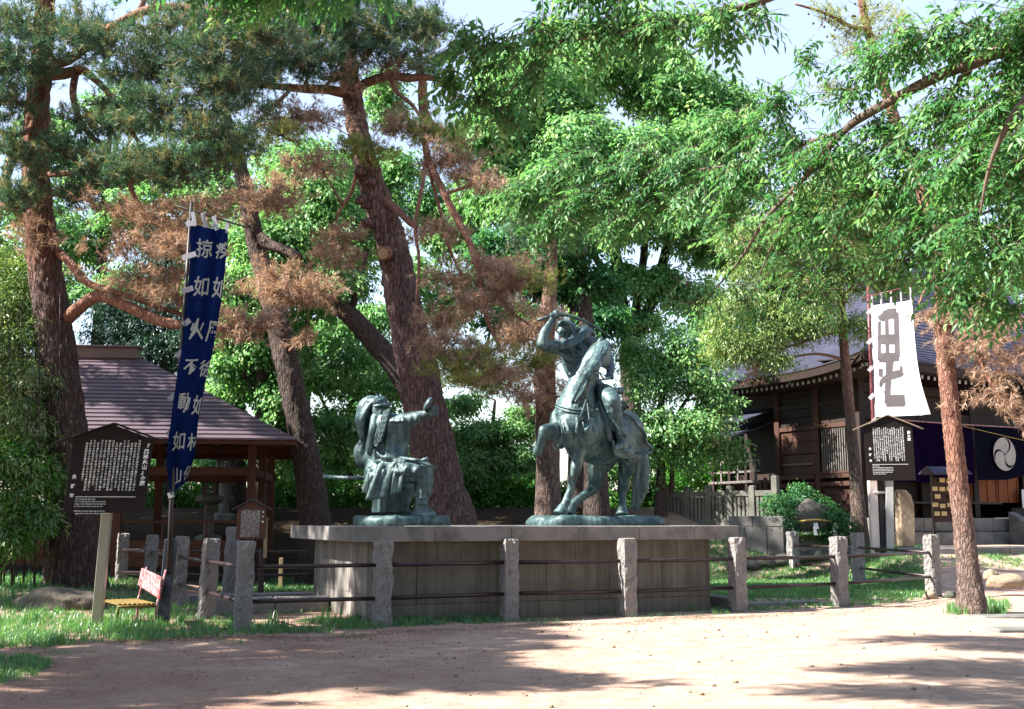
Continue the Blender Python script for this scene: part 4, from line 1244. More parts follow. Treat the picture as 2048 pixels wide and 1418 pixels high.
ro = thing('sacred_rope', 'straw rope with white paper streamers tied round the dark boulder', 'rope', sr)
MB().tube([sr + Vector((.60 * math.cos(a), .50 * math.sin(a) , .02 + .03 * math.sin(3 * a) - .04)) for a in np.linspace(math.pi * .95, math.pi * 2.05, 14)], .026, 6).build('cord', M['rope'], ro, smooth=True)
for x in (-.05, .50):
    q = sr + Vector((x, -.50 + .2 * abs(x), -.07))
    MB().prism([q, q + Vector((.09, 0, 0)), q + Vector((.14, 0, -.16)), q + Vector((.06, 0, -.18)), q + Vector((.1, 0, -.34)), q + Vector((0.0, 0, -.34)), q + Vector((-.02, 0, -.16))], Vector((0, .012, 0))).build('paper_streamer', M['paper'], ro)
for k in range(7):
    q = P(1500 + k * 32, 1066 + 3 * (k % 2), 31.7); q.z = T(q.x, q.y) + .08
    boulder('edging_rock', ['flat grey edging rock at the foot of the low stone wall', 'second edging rock along from the low stone wall', 'edging rock below the shrub on the wall side', 'edging rock straight below the sacred boulder', 'edging rock below the shrub on the pole side', 'edging rock next to the slim cypress foot', 'last edging rock just past the slim cypress'][k], 'rock', q, (.34, .22, .2), 'rock_dark', 10 + k, 2, None, 'low rocks edging the shrine shrubs')
mo = thing('stone_monument', 'tall flat tan stone slab monument beside the pale sign post', 'monument', P(1818, 1095, 32.0))
mb = MB()
outl = [(1806, 1094), (1803, 1060), (1801, 1010), (1797, 985), (1803, 979), (1814, 981), (1823, 990), (1829, 1010), (1831, 1050), (1830, 1094)]
pts = [P(x, y, 32.0) for x, y in outl]
mb.prism(pts, Vector((-.10, .22, 0)))
mb.build('slab', M['stone_warm'], mo, bevel=0.02)
MB().box(P(1822, 1100, 32.1) - Zz * .05, (1.2, .6, .16), Vector((1, 0, 0))).build('footing', M['stone_warm'], mo, bevel=0.03)
# stone kerb of the shrine path, paving slabs
pth = thing('paved_landing', 'pale stone landing in front of the shrine steps', 'paving', P(1960, 1105, 31.5))
for k in range(6):
    q0 = P(1795, 1102, 31.0); q0.z = .80
    dxy = Vector((1, .10, 0)).normalized(); n_ = Vector((-dxy.y, dxy.x, 0))
    MB().box(q0 + dxy * (k * 1.05 + .52) + n_ * .6 - Zz * .10, (1.04, 1.2, .32), dxy, n_).build('paving_stone', M['stone_grey'], pth, bevel=0.02)
for (px, py, sx, sy, rz, lab) in ((2012, 1236, 1.0, .55, .1, 'flat grey stepping slab at the right edge below the leaning red pine'), (2045, 1262, .9, .45, .05, 'flat grey stepping slab nearest the camera at the frame edge')):
    q = G(px, py)
    tag(MB().box(q + Zz * .0, (sx, sy, .09), Vector((math.cos(rz), math.sin(rz), 0)), Vector((-math.sin(rz), math.cos(rz), 0))).build('stepping_slab', M['stone_grey'], bevel=0.015), lab.replace('right edge ', 'foot of the slope '), 'slab')
boulder('loose_stone', 'small pale loose stone beside the last front fence post', 'stone', G(1861, 1198) + Zz * .06, (.14, .11, .11), 'stone_warm', 31, 3)
boulder('loose_stone', 'low dark stone between the last fence post and the red pine', 'stone', G(1904, 1196) + Zz * .03, (.20, .13, .10), 'rock_dark', 33, 3)
boulder('tan_boulder', 'tan boulder half sunk in the dirt slope under the landing', 'stone', P(2012, 1166, 25.2), (.40, .22, .19), 'stone_warm', 35, 3)
boulder('tan_boulder', 'small tan stone beside the half sunk boulder on the dirt slope', 'stone', P(1982, 1152, 25.4), (.15, .14, .15), 'stone_warm', 36, 3)
boulder('mossy_boulder', 'long weathered brown boulder lying in the grass behind the steel sign post', 'boulder', G(128, 1222) + Zz * .10, (.80, .48, .30), 'rock_moss', 41, 4)

# ------------------------------------------------------------------ old bench with a painted back panel
bo = G(262, 1236)
be = thing('bench', 'old yellow slatted bench with a worn red and white advertising back panel', 'bench', bo)
s0, s1, s2, s3 = P(203, 1194, 18.6), P(236, 1216, 17.7), P(313, 1220, 17.9), P(276, 1194, 18.9)
zs = (s0.z + s1.z + s2.z + s3.z) / 4
for p in (s0, s1, s2, s3): p.z = zs
nS = 8
for k in range(nS):
    f0, f1 = k / nS, (k + .72) / nS
    a0, a1 = s0.lerp(s3, f0), s0.lerp(s3, f1)
    b0, b1 = s1.lerp(s2, f0), s1.lerp(s2, f1)
    MB().prism([a0, a1, b1, b0], Zz * .028).build('slat', M['yellow'], be, bevel=0.005)
for (a, b) in ((s0, s1), (s3, s2)):
    pass
fr = MB()
MB().tube([s0 - Zz * .40, s0 - Zz * .06, s0 - Zz * .02, s0.lerp(s3, .12) - Zz * .02, s3 - Zz * .02], .022, 8).build('frame_tube', M['yellow'], be, smooth=True)
MB().tube([s1 - Zz * .40, s1 - Zz * .06, s1 - Zz * .02, s1.lerp(s2, .12) - Zz * .02, s2 - Zz * .02], .022, 8).build('frame_tube', M['yellow'], be, smooth=True)
for p in (s2, s3):
    MB().tube([p - Zz * .42, p - Zz * .02, p + (s3 - s0).normalized() * .12 + Zz * .52], .02, 8).build('leg', M['ad'], be, smooth=True)
bk = [P(275, 1170, 18.9), P(318, 1198, 17.75), P(321, 1154, 17.75), P(283, 1136, 18.9)]
MB().prism(bk, (s3 - s0).normalized() * .03).build('back_panel', M['ad'], be, bevel=0.006)

# ------------------------------------------------------------------ bronze statues
def seg(mb, a, b, ra, rb, n=12, ends=True):
    """tapered limb with rounded ends"""
    a, b = Vector(a), Vector(b)
    mb.tube([a, a.lerp(b, .33), a.lerp(b, .66), b], [ra, ra * .67 + rb * .33, ra * .33 + rb * .67, rb], n)
    if ends:
        mb.ball(a, ra * 1.0, 10, 7); mb.ball(b, rb * 1.0, 10, 7)
def limb(mb, pts, rads, n=12, per=4):
    p, r = catmull(pts, rads, per)
    mb.tube(p, r, n)
    mb.ball(p[0], r[0], 10, 7); mb.ball(p[-1], r[-1], 10, 7)
def rock_base(name, parent, outline, ztop, zbot, seed):
    """flat lumpy bronze ground: outline in world xy"""
    import mathutils.noise as N
    mb = MB()
    c = sum((Vector(p) for p in outline), Vector()) / len(outline)
    ring = catmull([Vector(p) for p in list(outline) + [outline[0]]], 1, 5)[0][:-1]
    n = len(ring); H = ztop - zbot
    rows = []
    for (f, z) in ((1.0, 0), (1.012, .3), (1.0, .62), (.975, .86), (.93, 1.0), (.6, 1.0), (.25, 1.0)):
        row = []
        for p in ring:
            q = c + (Vector(p) - c) * f
            k = N.noise(Vector((q.x * 2.2, q.y * 2.2, seed + z * .8))); k2 = N.noise(Vector((q.x * 6, q.y * 6, seed + z * 2)))
            d = (q - c).normalized()
            q = q + d * (.05 * k + .03 * k2) * (f > .9)
            row.append(Vector((q.x, q.y, zbot + H * z + (.035 * k + .02 * k2 if z > .5 else 0))))
        rows.append(row)
    V = [p for r in rows for p in r] + [Vector((c.x, c.y, ztop))]
    F = [(i * n + j, i * n + (j + 1) % n, (i + 1) * n + (j + 1) % n, (i + 1) * n + j) for i in range(len(rows) - 1) for j in range(n)]
    F += [((len(rows) - 1) * n + j, (len(rows) - 1) * n + (j + 1) % n, len(V) - 1) for j in range(n)]
    mb.add(V, F)
    return mb.build(name, M['bronze'], parent, smooth=True)
def ring_outline(c, ax, ay, rx, ry, n=18, seed=0):
    rg = np.random.default_rng(seed)
    out = []
    for k in range(n):
        a = 2 * math.pi * k / n
        f = 1 + rg.uniform(-.06, .06)
        x, y = math.cos(a), math.sin(a)
        x = math.copysign(abs(x) ** .7, x) * rx * f; y = math.copysign(abs(y) ** .7, y) * ry * f
        p = Vector(c) + ax * x + ay * y
        out.append((p.x, p.y, 0))
    return out

def snapped(path, obj, off=0.0, per=4):
    out = []
    for p in catmull(path, 1, per)[0]:
        ok, loc, nr, _ = obj.closest_point_on_mesh(Vector(p))
        out.append(loc + nr * off if ok else Vector(p))
    return out
def refuse(obj, folds, voxel, smooth_iter, noise):
    """lay raised folds along the skin and grow everything into one skin again"""
    name, par = obj.name, obj.parent
    mb = MB()
    mb.add([v.co for v in obj.data.vertices], [tuple(p.vertices) for p in obj.data.polygons])
    for pts, rads in folds:
        q = snapped(pts, obj, -rads[len(rads) // 2] * .15)
        r = np.interp(np.linspace(0, len(rads) - 1, len(q)), range(len(rads)), rads)
        mb.tube(q, list(r), 8); 
    bpy.data.objects.remove(obj)
    return fused(name, mb, M['bronze'], par, voxel, smooth_iter, None, noise)

# ---- the seated general
ST1 = thing('bronze_statue', 'bronze statue of a seated helmeted warrior thrusting out a war fan', 'statue', P(803, 1050, 20.7) * 1.0)
d0 = 20.7
BZ = PTOP + .02
ob = ring_outline(P(803, 1040, d0 + .1), U, Vv, .82, .72, 18, 3)
rock_base('rock_base', ST1, ob, PTOP + .17, PTOP - .01, 5)
def q1(px, py, dd=0.0): return P(px, py, d0 + dd)
fig = MB()
# trunk
limb(fig, [q1(770, 940, .05), q1(774, 915, .0), q1(783, 885, -.02), q1(775, 855, .0), q1(766, 832, .0)], [.27, .27, .27, .25, .15], 16)
fig.ball(q1(768, 905, .05), (.30, .26, .22)); fig.ball(q1(790, 890, -.02), (.19, .26, .22)); fig.ball(q1(800, 902, -.02), (.16, .26, .14)); fig.ball(q1(757, 880, .1), (.2, .24, .3))
# head under the helmet, face turned to the horseman
fig.ball(q1(755, 820, -.12), (.125, .14, .16)); fig.ball(q1(758, 824, -.20), (.095, .10, .11))
fig.ball(q1(763, 822, -.30), (.028, .045, .04)); fig.ball(q1(761, 830.5, -.26), (.05, .05, .035)); fig.ball(q1(753, 819, -.28), (.03, .025, .02)); fig.ball(q1(765, 819, -.26), (.03, .025, .02)); fig.ball(q1(758, 815.5, -.27), (.09, .05, .022))
limb(fig, [q1(763, 840, 0), q1(757, 826, -.02)], [.12, .11])
# thrusting arm, elbow, wrist
limb(fig, [q1(768, 846, -.22), q1(788, 843, -.28), q1(806, 842, -.34), q1(826, 837, -.40), q1(846, 831, -.46), q1(860, 826, -.5)], [.165, .155, .135, .125, .095, .078], 14)
for k in range(5):
    fig.tube([q1(778 + k * 6, 830 + k * .3, -.30 - k * .02), q1(781 + k * 6, 842, -.46 - k * .02), q1(778 + k * 6, 855 - k, -.28 - k * .02)], [.012, .02, .012], 6)
# fist closed round the fan handle: palm, four fingers, thumb
fig.ball(q1(866, 824, -.51), (.085, .075, .085))
for k in range(4):
    z = 816 + k * 4.6
    limb(fig, [q1(866, z, -.57), q1(874 - .6 * abs(k - 1), z + .5, -.56), q1(875 - .6 * abs(k - 1), z + 1.2, -.48)], [.030, .029, .026], 8, 3)
limb(fig, [q1(860, 820, -.57), q1(866, 814, -.59), q1(871, 813, -.55)], [.03, .028, .024], 8, 3)
# other arm bent back, wide sleeve
limb(fig, [q1(757, 850, .30), q1(738, 878, .34), q1(727, 905, .30), q1(737, 925, .12)], [.16, .15, .15, .10], 14)
fig.ball(q1(722, 908, .26), (.15, .2, .23)); fig.ball(q1(729, 922, .2), (.16, .16, .14))
fig.ball(q1(742, 928, .05), (.08, .08, .08))
for k in range(4):
    limb(fig, [q1(744, 924 + k * 4, -.02), q1(752, 925 + k * 4, -.04), q1(755, 927 + k * 4, .02)], [.026, .026, .022], 8, 3)
limb(fig, [q1(742, 922, -.02), q1(748, 918, -.06), q1(754, 918, -.05)], [.028, .027, .022], 8, 3)
# hips, the near leg bent at a right angle
fig.ball(q1(765, 945, .06), (.34, .34, .24)); fig.ball(q1(747, 948, .05), (.18, .28, .26))
limb(fig, [q1(775, 942, -.18), q1(805, 944, -.28), q1(830, 944, -.34), q1(850, 942, -.36)], [.225, .22, .20, .17], 16)
fig.ball(q1(853, 943, -.36), (.13, .15, .15))
limb(fig, [q1(850, 948, -.36), q1(848, 966, -.36), q1(845, 982, -.34), q1(843, 1000, -.33), q1(843, 1018, -.33)], [.155, .165, .155, .115, .095], 14)
fig.ball(q1(858, 966, -.40), (.09, .12, .11)); fig.ball(q1(858, 980, -.40), (.075, .1, .10))
limb(fig, [q1(838, 1023, -.33), q1(851, 1026, -.36), q1(866, 1029, -.40)], [.105, .10, .07], 12)
fig.ball(q1(852, 1031, -.37), (.20, .13, .045))
# the far leg, folded under and back, foot planted
limb(fig, [q1(772, 950, .3), q1(795, 962, .40), q1(812, 972, .45)], [.22, .2, .17], 14)
limb(fig, [q1(812, 972, .45), q1(806, 1000, .45), q1(802, 1022, .45)], [.17, .15, .11], 14)
limb(fig, [q1(800, 1026, .45), q1(820, 1029, .42)], [.11, .08], 12)
# folds of the surcoat over the chest and thigh
rg = np.random.default_rng(2)
for k in range(8):
    x = 775 + k * 5.4
    limb(fig, [q1(x - 4, 858 + k * .6, -.24), q1(x + 2, 885, -.285 + .006 * k), q1(x - 2 - k, 914, -.27)], [.018, .036, .022], 6, 4)
for k in range(8):
    limb(fig, [q1(762 + k * 6, 922 + k * .8, -.30), q1(768 + k * 8, 940, -.40), q1(764 + k * 7, 962 - k, -.40)], [.018, .036, .016], 6, 4)
for k in range(5):
    limb(fig, [q1(733 + 2 * k, 935 + 3 * k, -.2), q1(742 + 4 * k, 950, -.28), q1(744 + 5 * k, 972, -.3)], [.016, .034, .016], 6, 4)
for k in range(4):
    limb(fig, [q1(735 + k * 3, 900 + 2 * k, .16 - .04 * k), q1(728 + k * 2, 912 + 3 * k, .12 - .03 * k), q1(733 + 2 * k, 928, .05)], [.014, .034, .016], 6, 4)
limb(fig, [q1(748, 893, -.22), q1(760, 912, -.30), q1(778, 918, -.34), q1(800, 912, -.30), q1(815, 902, -.16)], [.03, .04, .04, .04, .03], 8, 4)
for k in range(4):
    limb(fig, [q1(784 + k * 16, 848 - k * .8, -.42 - k * .03), q1(788 + k * 15, 840 - k * 1.5, -.45 - k * .03), q1(784 + k * 16, 833 - k * 1.2, -.40 - k * .03)], [.012, .02, .012], 6, 3)
# kneecap and shin guard bands
for (x, y, r) in ((851, 934, .18), (848, 956, .165), (843, 1000, .12), (843, 1010, .11)):
    fig.tube([q1(x + r * 111 * math.cos(a), y + 4 * math.sin(a), -.35 + r * math.sin(a)) for a in np.linspace(0, 2 * math.pi, 17)], .02, 6)
figure = fused('figure', fig, M['bronze'], ST1, .022, 2, None, 0)
fo = []
for k in range(9):                                        # surcoat falling from the shoulder over the belly
    x = 772 + k * 5.2
    fo.append(([q1(772 + k * 3.2, 852 + k * .5, -.5), q1(x + 4, 872, -.5), q1(x + 5 - abs(k - 4), 893, -.5), q1(x - 3 - k * .8, 914, -.5)], [.02, .05, .055, .03]))
for k in range(5):
    fo.append(([q1(752 + k * 3, 888 + 4 * k, -.5), q1(768 + k * 3, 902 + 3 * k, -.5), q1(790 + k * 2, 904 + 2 * k, -.5)], [.012, .03, .012]))
for k in range(8):                                        # cloth drawn over hip and thigh
    fo.append(([q1(766 + k * 7, 928 + k * .5, -.6), q1(764 + k * 8.5, 944, -.7), q1(757 + k * 8, 962 - k * .6, -.7)], [.02, .05, .02]))
for k in range(6):
    fo.append(([q1(738 + k * 2, 936, -.4), q1(733 + k * 4, 952, -.5), q1(738 + k * 4, 972, -.5)], [.016, .045, .016]))
for k in range(6):                                        # far sleeve
    fo.append(([q1(728 + k * 4, 880, .2), q1(722 + k * 4, 904, .1), q1(728 + k * 3, 926, .1)], [.016, .045, .018]))
for k in range(5):                                        # sleeve creases of the thrusting arm
    fo.append(([q1(792 + k * 13, 832 - k, -.45), q1(796 + k * 13, 842 - 1.5 * k, -.6), q1(791 + k * 13, 852 - 2 * k, -.45)], [.010, .018, .010]))
for (y, w_) in ((952, 14), (962, 15), (1000, 11), (1008, 10)):
    fo.append(([q1(846 - w_, y, -.5), q1(846, y + 2, -.7), q1(846 + w_, y, -.5)], [.016, .02, .016]))
for k in range(3):
    fo.append(([q1(840 + k * 5, 956, -.7), q1(839 + k * 5, 980, -.7), q1(840 + k * 3, 998, -.7)], [.012, .022, .012]))
figure = refuse(figure, fo, .017, 1, .006)
# helmet with long yak-hair mantle
he = MB()
he.ball(q1(754, 808, -.04), (.18, .21, .135)); he.ball(q1(748, 806, 0), (.17, .2, .12))
limb(he, [q1(748, 812, -.28), q1(760, 811, -.32), q1(772, 810, -.24), q1(778, 809, -.04), q1(773, 808, .16)], [.025, .035, .04, .045, .03], 8)
he.tube([q1(763, 803, -.1), q1(758, 793, -.12), q1(751, 786, -.14), q1(746, 781, -.16)], [.035, .03, .022, .006], 8)
he.tube([q1(764, 803, .1), q1(762, 792, .14), q1(759, 785, .18)], [.035, .028, .006], 8)
he.ball(q1(767, 800, -.02), (.07, .12, .07))
helmet = fused('helmet', he, M['bronze'], ST1, .02, 2, None, .004)
hm = MB()
hm.ball(q1(734, 820, .08), (.19, .25, .24)); hm.ball(q1(727, 838, .10), (.14, .23, .24)); hm.ball(q1(742, 804, .06), (.19, .2, .12))
limb(hm, [q1(730, 830, .08), q1(727, 860, .12), q1(730, 888, .16)], [.17, .13, .05], 12)
limb(hm, [q1(752, 836, -.20), q1(746, 862, -.25), q1(739, 898, -.24), q1(741, 910, -.22)], [.10, .085, .075, .03], 10)
for k in range(16):
    f = k / 15
    limb(hm, [q1(764 - 8 * f, 800 - 4 * math.sin(3 * f), -.20 + .1 * f), q1(744 - 16 * f, 806 + 8 * f, -.20 + .14 * f), q1(726 - 10 * f + 4 * math.sin(k * 2.0), 836 + 4 * f, -.17 + .2 * f), q1(729 - 8 * f + 4 * math.sin(k * 3.1), 868 + 8 * math.sin(k), -.05 + .2 * f)], [.016, .036, .036, .012], 6, 4)
fused('helmet_hair', hm, M['bronze'], ST1, .018, 1, None, .004)
# lamellar shoulder guard hanging over the near arm
sg_ = MB()
for k in range(6):
    y0, y1 = 818 + k * 10.5, 830 + k * 10.5
    x0 = 776 - k * 3.2; w0 = 9 + 3.0 * math.sin(k * .55)
    a, b, c_, d_ = q1(x0 - w0, y0 + 4, -.36), q1(x0 + w0 * .45, y0 - 1, -.42), q1(x0 + w0 * .45 - 3, y1 + 1, -.43), q1(x0 - w0 - 3, y1 + 5, -.37)
    sg_.prism([a, b, c_, d_], Vector((0.02, .06, 0)))
    for r_ in range(5):
        f = (r_ + .5) / 5
        sg_.tube([a.lerp(b, f) + Vector((0, -.012, 0)), d_.lerp(c_, f) + Vector((0, -.012, 0))], .011, 5)
sg_.build('shoulder_guard', M['bronze'], ST1)
# armour skirt panels
def panel(px_top, px_bot, dd, th, rows, name):
    (ax_, ay_), (bx_, by_) = px_top; (cx_, cy_), (dx_, dy_) = px_bot
    nC, nR = 6, 10
    mb = MB()
    a, b, c_, d_ = q1(ax_, ay_, dd[0]), q1(bx_, by_, dd[1]), q1(dx_, dy_, dd[2]), q1(cx_, cy_, dd[3])
    V = []
    for off in (0, th):
        for j in range(nR + 1):
            for i in range(nC + 1):
                u, v = i / nC, j / nR
                p = a.lerp(b, u).lerp(d_.lerp(c_, u), v)
                V.append(p + Vector((0, off - .025 * math.sin(u * 9 + v) - .03 * math.sin(v * math.pi), 0)))
    n1 = (nC + 1) * (nR + 1); F = []
    for j in range(nR):
        for i in range(nC):
            p = j * (nC + 1) + i
            F.append((p, p + 1, p + nC + 2, p + nC + 1)); F.append((n1 + p, n1 + p + nC + 1, n1 + p + nC + 2, n1 + p + 1))
    ed = [i for i in range(nC + 1)] + [j * (nC + 1) + nC for j in range(1, nR + 1)] + [nR * (nC + 1) + i for i in range(nC - 1, -1, -1)] + [j * (nC + 1) for j in range(nR - 1, 0, -1)]
    F += [(ed[k], n1 + ed[k], n1 + ed[(k + 1) % len(ed)], ed[(k + 1) % len(ed)]) for k in range(len(ed))]
    mb.add(V, F)
    return mb.build(name, M['bronze'], ST1, smooth=True)
panel(((758, 926), (792, 926)), ((730, 1001), (778, 996)), (-.40, -.44, -.46, -.44), .06, 4, 'skirt_panel')
panel(((790, 928), (812, 934)), ((780, 990), (803, 984)), (-.44, -.46, -.52, -.50), .05, 4, 'skirt_panel')
panel(((812, 926), (842, 930)), ((806, 944), (838, 947)), (-.50, -.52, -.58, -.57), .04, 4, 'thigh_guard')
panel(((736, 936), (760, 940)), ((724, 984), (748, 1000)), (-.22, -.34, -.34, -.22), .05, 4, 'skirt_panel')
# belt, dagger, long sword, fan, stool
mb = MB(); mb.tube([q1(752, 922, -.22), q1(775, 922, -.33), q1(800, 918, -.28), q1(812, 914, -.05), q1(800, 912, .24)], .045, 8)
mb.build('belt', M['bronze'], ST1, smooth=True)
mb = MB(); mb.tube([q1(800, 916, -.36), q1(830, 920, -.48), q1(842, 921, -.52)], [.035, .032, .03], 8)
mb.tube([q1(842, 921, -.52), q1(856, 917, -.56)], [.028, .034], 8)
mb.build('dagger', M['bronze'], ST1, smooth=True)
MB().tube([q1(648, 953, .42), q1(690, 956, .25), q1(730, 955, .08), q1(770, 948, -.05)], [.034, .038, .04, .04], 10).build('sword_sheath', M['bronze'], ST1, smooth=True)
fan = MB()
fan.tube([q1(852, 828, -.53), q1(861, 822, -.54), q1(866, 818, -.54)], .022, 8)
mb = MB()
fan.ball(q1(856, 808, -.56), (.055, .20, .135), 16, 12, (Vector((.88, .1, -.45)).normalized(), Vector((-.1, 1, 0)).normalized(), Vector((.45, 0, .88)).normalized()))
fan.build('war_fan', M['bronze'], ST1, smooth=True)
stl = MB()
for (x, y, dd, sx) in ((760, 1008, .12, .62),):
    stl.box(q1(776, 1003, .22), (.46, .5, .40), U, Vv)
stl.box(q1(774, 974, .18), (.56, .56, .07), U, Vv)
stl.build('camp_stool', M['bronze'], ST1, bevel=.01)

# ---- the horseman
dh = 22.0
ST2 = thing('bronze_statue', 'bronze statue of a hooded horseman swinging a sword on a prancing horse', 'statue', P(1187, 1050, dh))
def q2(px, py, dd=0.0): return P(px, py, dh + dd)
ob = ring_outline(P(1188, 1040, dh + .05), U, Vv, 1.24, .86, 22, 4)
rock_base('rock_base', ST2, ob, PTOP + .17, PTOP - .01, 8)
Fw = Vector((-.47, -.88, 0)).normalized(); Lf = Vector((.88, -.47, 0)).normalized()
hs = MB()
# barrel
bp = [q2(1154, 846, -.62), q2(1168, 862, -.35), q2(1192, 874, .05), (q2(1222, 872, .55)), q2(1247, 862, .95)]
br = [.40, .49, .53, .52, .42]
p_, r_ = catmull(bp, br, 5)
hs.tube(p_, r_, 24); hs.ball(p_[0], .41, 20, 12); hs.ball(p_[-1], .42, 20, 12)
hs.ball(q2(1252, 862, 1.0), (.34, .40, .40), 16, 12)                     # croup
hs.ball(q2(1138, 860, -.80), (.24, .24, .31), 14, 10); hs.ball(q2(1173, 862, -.86), (.25, .24, .31), 14, 10)   # chest muscles
hs.ball(q2(1120, 848, -.55), (.20, .22, .33), 14, 10); hs.ball(q2(1187, 852, -.72), (.20, .22, .33), 14, 10)   # shoulders
# neck, arched, head turned back over its left... muzzle tucked towards the rider's right
limb(hs, [q2(1152, 836, -.58), q2(1154, 806, -.52), q2(1161, 772, -.46), q2(1175, 738, -.42), q2(1193, 708, -.46)], [.43, .36, .265, .215, .17], 20, 5)
hs.ball(q2(1163, 802, -.38), (.22, .42, .40), 16, 10)
# head
limb(hs, [q2(1194, 704, -.46), q2(1207, 695, -.60)], [.17, .165], 14)
limb(hs, [q2(1208, 696, -.64), q2(1202, 709, -.86), q2(1192, 727, -1.10), q2(1181, 743, -1.30), q2(1175, 751, -1.38)], [.15, .155, .115, .095, .085], 16, 4)
hs.ball(q2(1209, 717, -.78), (.12, .17, .17)); hs.ball(q2(1203, 721, -.90), (.10, .14, .12))      # cheeks
hs.ball(q2(1172, 749, -1.36), (.07, .085, .07)); hs.ball(q2(1180, 752, -1.36), (.07, .085, .07)); hs.ball(q2(1180, 758, -1.28), (.06, .08, .045))  # muzzle, chin
hs.ball(q2(1192, 707, -.98), (.05, .05, .04)); hs.ball(q2(1210, 711, -.98), (.045, .05, .045))    # brows
for (x, y) in ((1170, 747), (1181, 750)):
    hs.ball(q2(x, y, -1.45), (.03, .03, .03))
for (x, y, xx, yy) in ((1198, 691, 1205, 675), (1216, 695, 1231, 688)):
    MB().tube([q2(x, y + 4, -.62), q2(x * .7 + xx * .3, y * .7 + yy * .3, -.66), q2(x * .3 + xx * .7, y * .3 + yy * .7, -.68), q2(xx, yy - 2, -.68)], [.05, .072, .055, .008], 10, True, ((1, 0, 0), 1.0, .6)).build('ear', M['bronze'], ST2, smooth=True)
# mane: locks along the crest and a forelock
for k in range(11):
    f = k / 10
    x, y = 1196 - 62 * f ** 1.1, 692 + 112 * f
    limb(hs, [q2(x + 4, y - 2, -.36 + .05 * f), q2(x - 9, y + 4, -.40), q2(x - 13 - 3 * math.sin(k * 2), y + 18, -.46)], [.06, .07, .02], 8, 3)
for k in range(5):
    limb(hs, [q2(1202 + k * 3, 688, -.74), q2(1198 + k * 4, 699, -.96), q2(1195 + k * 3, 710 + 3 * (k % 2), -1.06)], [.04, .04, .014], 6, 3)
# near fore leg (its left), planted and straight
limb(hs, [q2(1166, 872, -.70), q2(1161, 895, -.72), q2(1156, 917, -.74), q2(1152, 937, -.75), q2(1147, 955, -.75), q2(1141, 978, -.75), q2(1134, 1000, -.76)], [.235, .165, .118, .108, .080, .072, .082], 14, 4)
hs.ball(q2(1152, 936, -.78), (.10, .10, .12)); hs.ball(q2(1134, 1001, -.77), (.09, .09, .085))
limb(hs, [q2(1133, 1003, -.77), q2(1127, 1016, -.80)], [.078, .085])
hs.tube([q2(1127, 1013, -.80), q2(1120, 1030, -.84)], [.098, .15], 14)
# off fore leg raised and folded
limb(hs, [q2(1122, 866, -.68), q2(1105, 862, -.95), q2(1090, 862, -1.18)], [.22, .155, .12], 14, 4)
hs.ball(q2(1088, 862, -1.20), (.105, .11, .115))
limb(hs, [q2(1087, 868, -1.20), q2(1083, 882, -1.10), q2(1080, 893, -1.00)], [.098, .08, .08], 12, 4)
hs.tube([q2(1079, 893, -1.0), q2(1075, 905, -.92)], [.085, .115], 12)
# near hind leg
limb(hs, [q2(1254, 880, .78), q2(1258, 905, .62), q2(1254, 930, .60), q2(1248, 955, .70), q2(1246, 980, .80)], [.36, .26, .175, .125, .105], 16, 4)
hs.ball(q2(1248, 978, .84), (.10, .13, .11))
limb(hs, [q2(1246, 982, .80), q2(1245, 998, .76), q2(1244, 1012, .72)], [.092, .075, .085], 12, 3)
hs.ball(q2(1244, 1011, .72), (.088, .09, .085))
hs.tube([q2(1244, 1014, .70), q2(1244, 1032, .62)], [.088, .14], 14)
# off hind leg stepping far under the belly
limb(hs, [q2(1218, 890, .95), q2(1204, 920, .70), q2(1194, 945, .62), q2(1189, 968, .72), q2(1187, 978, .74)], [.34, .27, .18, .12, .11], 16, 4)
limb(hs, [q2(1187, 978, .74), q2(1170, 990, .55), q2(1154, 1001, .38), q2(1146, 1008, .3)], [.105, .085, .08, .085], 12, 3)
hs.tube([q2(1146, 1008, .3), q2(1137, 1030, .18)], [.085, .135], 14)
# tail
limb(hs, [q2(1272, 866, 1.32), q2(1281, 890, 1.50), q2(1284, 930, 1.58), q2(1281, 975, 1.55), q2(1272, 1022, 1.45)], [.07, .11, .16, .17, .04], 12, 5)
for k in range(8):
    limb(hs, [q2(1276, 880, 1.30), q2(1276 + 2.2 * k, 930, 1.42 + .03 * k), q2(1266 + 2.6 * k, 985 + 8 * math.sin(k), 1.40 + .04 * k), q2(1260 + 2.2 * k, 1020 + 6 * math.sin(2 * k), 1.38 + .03 * k)], [.02, .035, .03, .008], 6, 4)
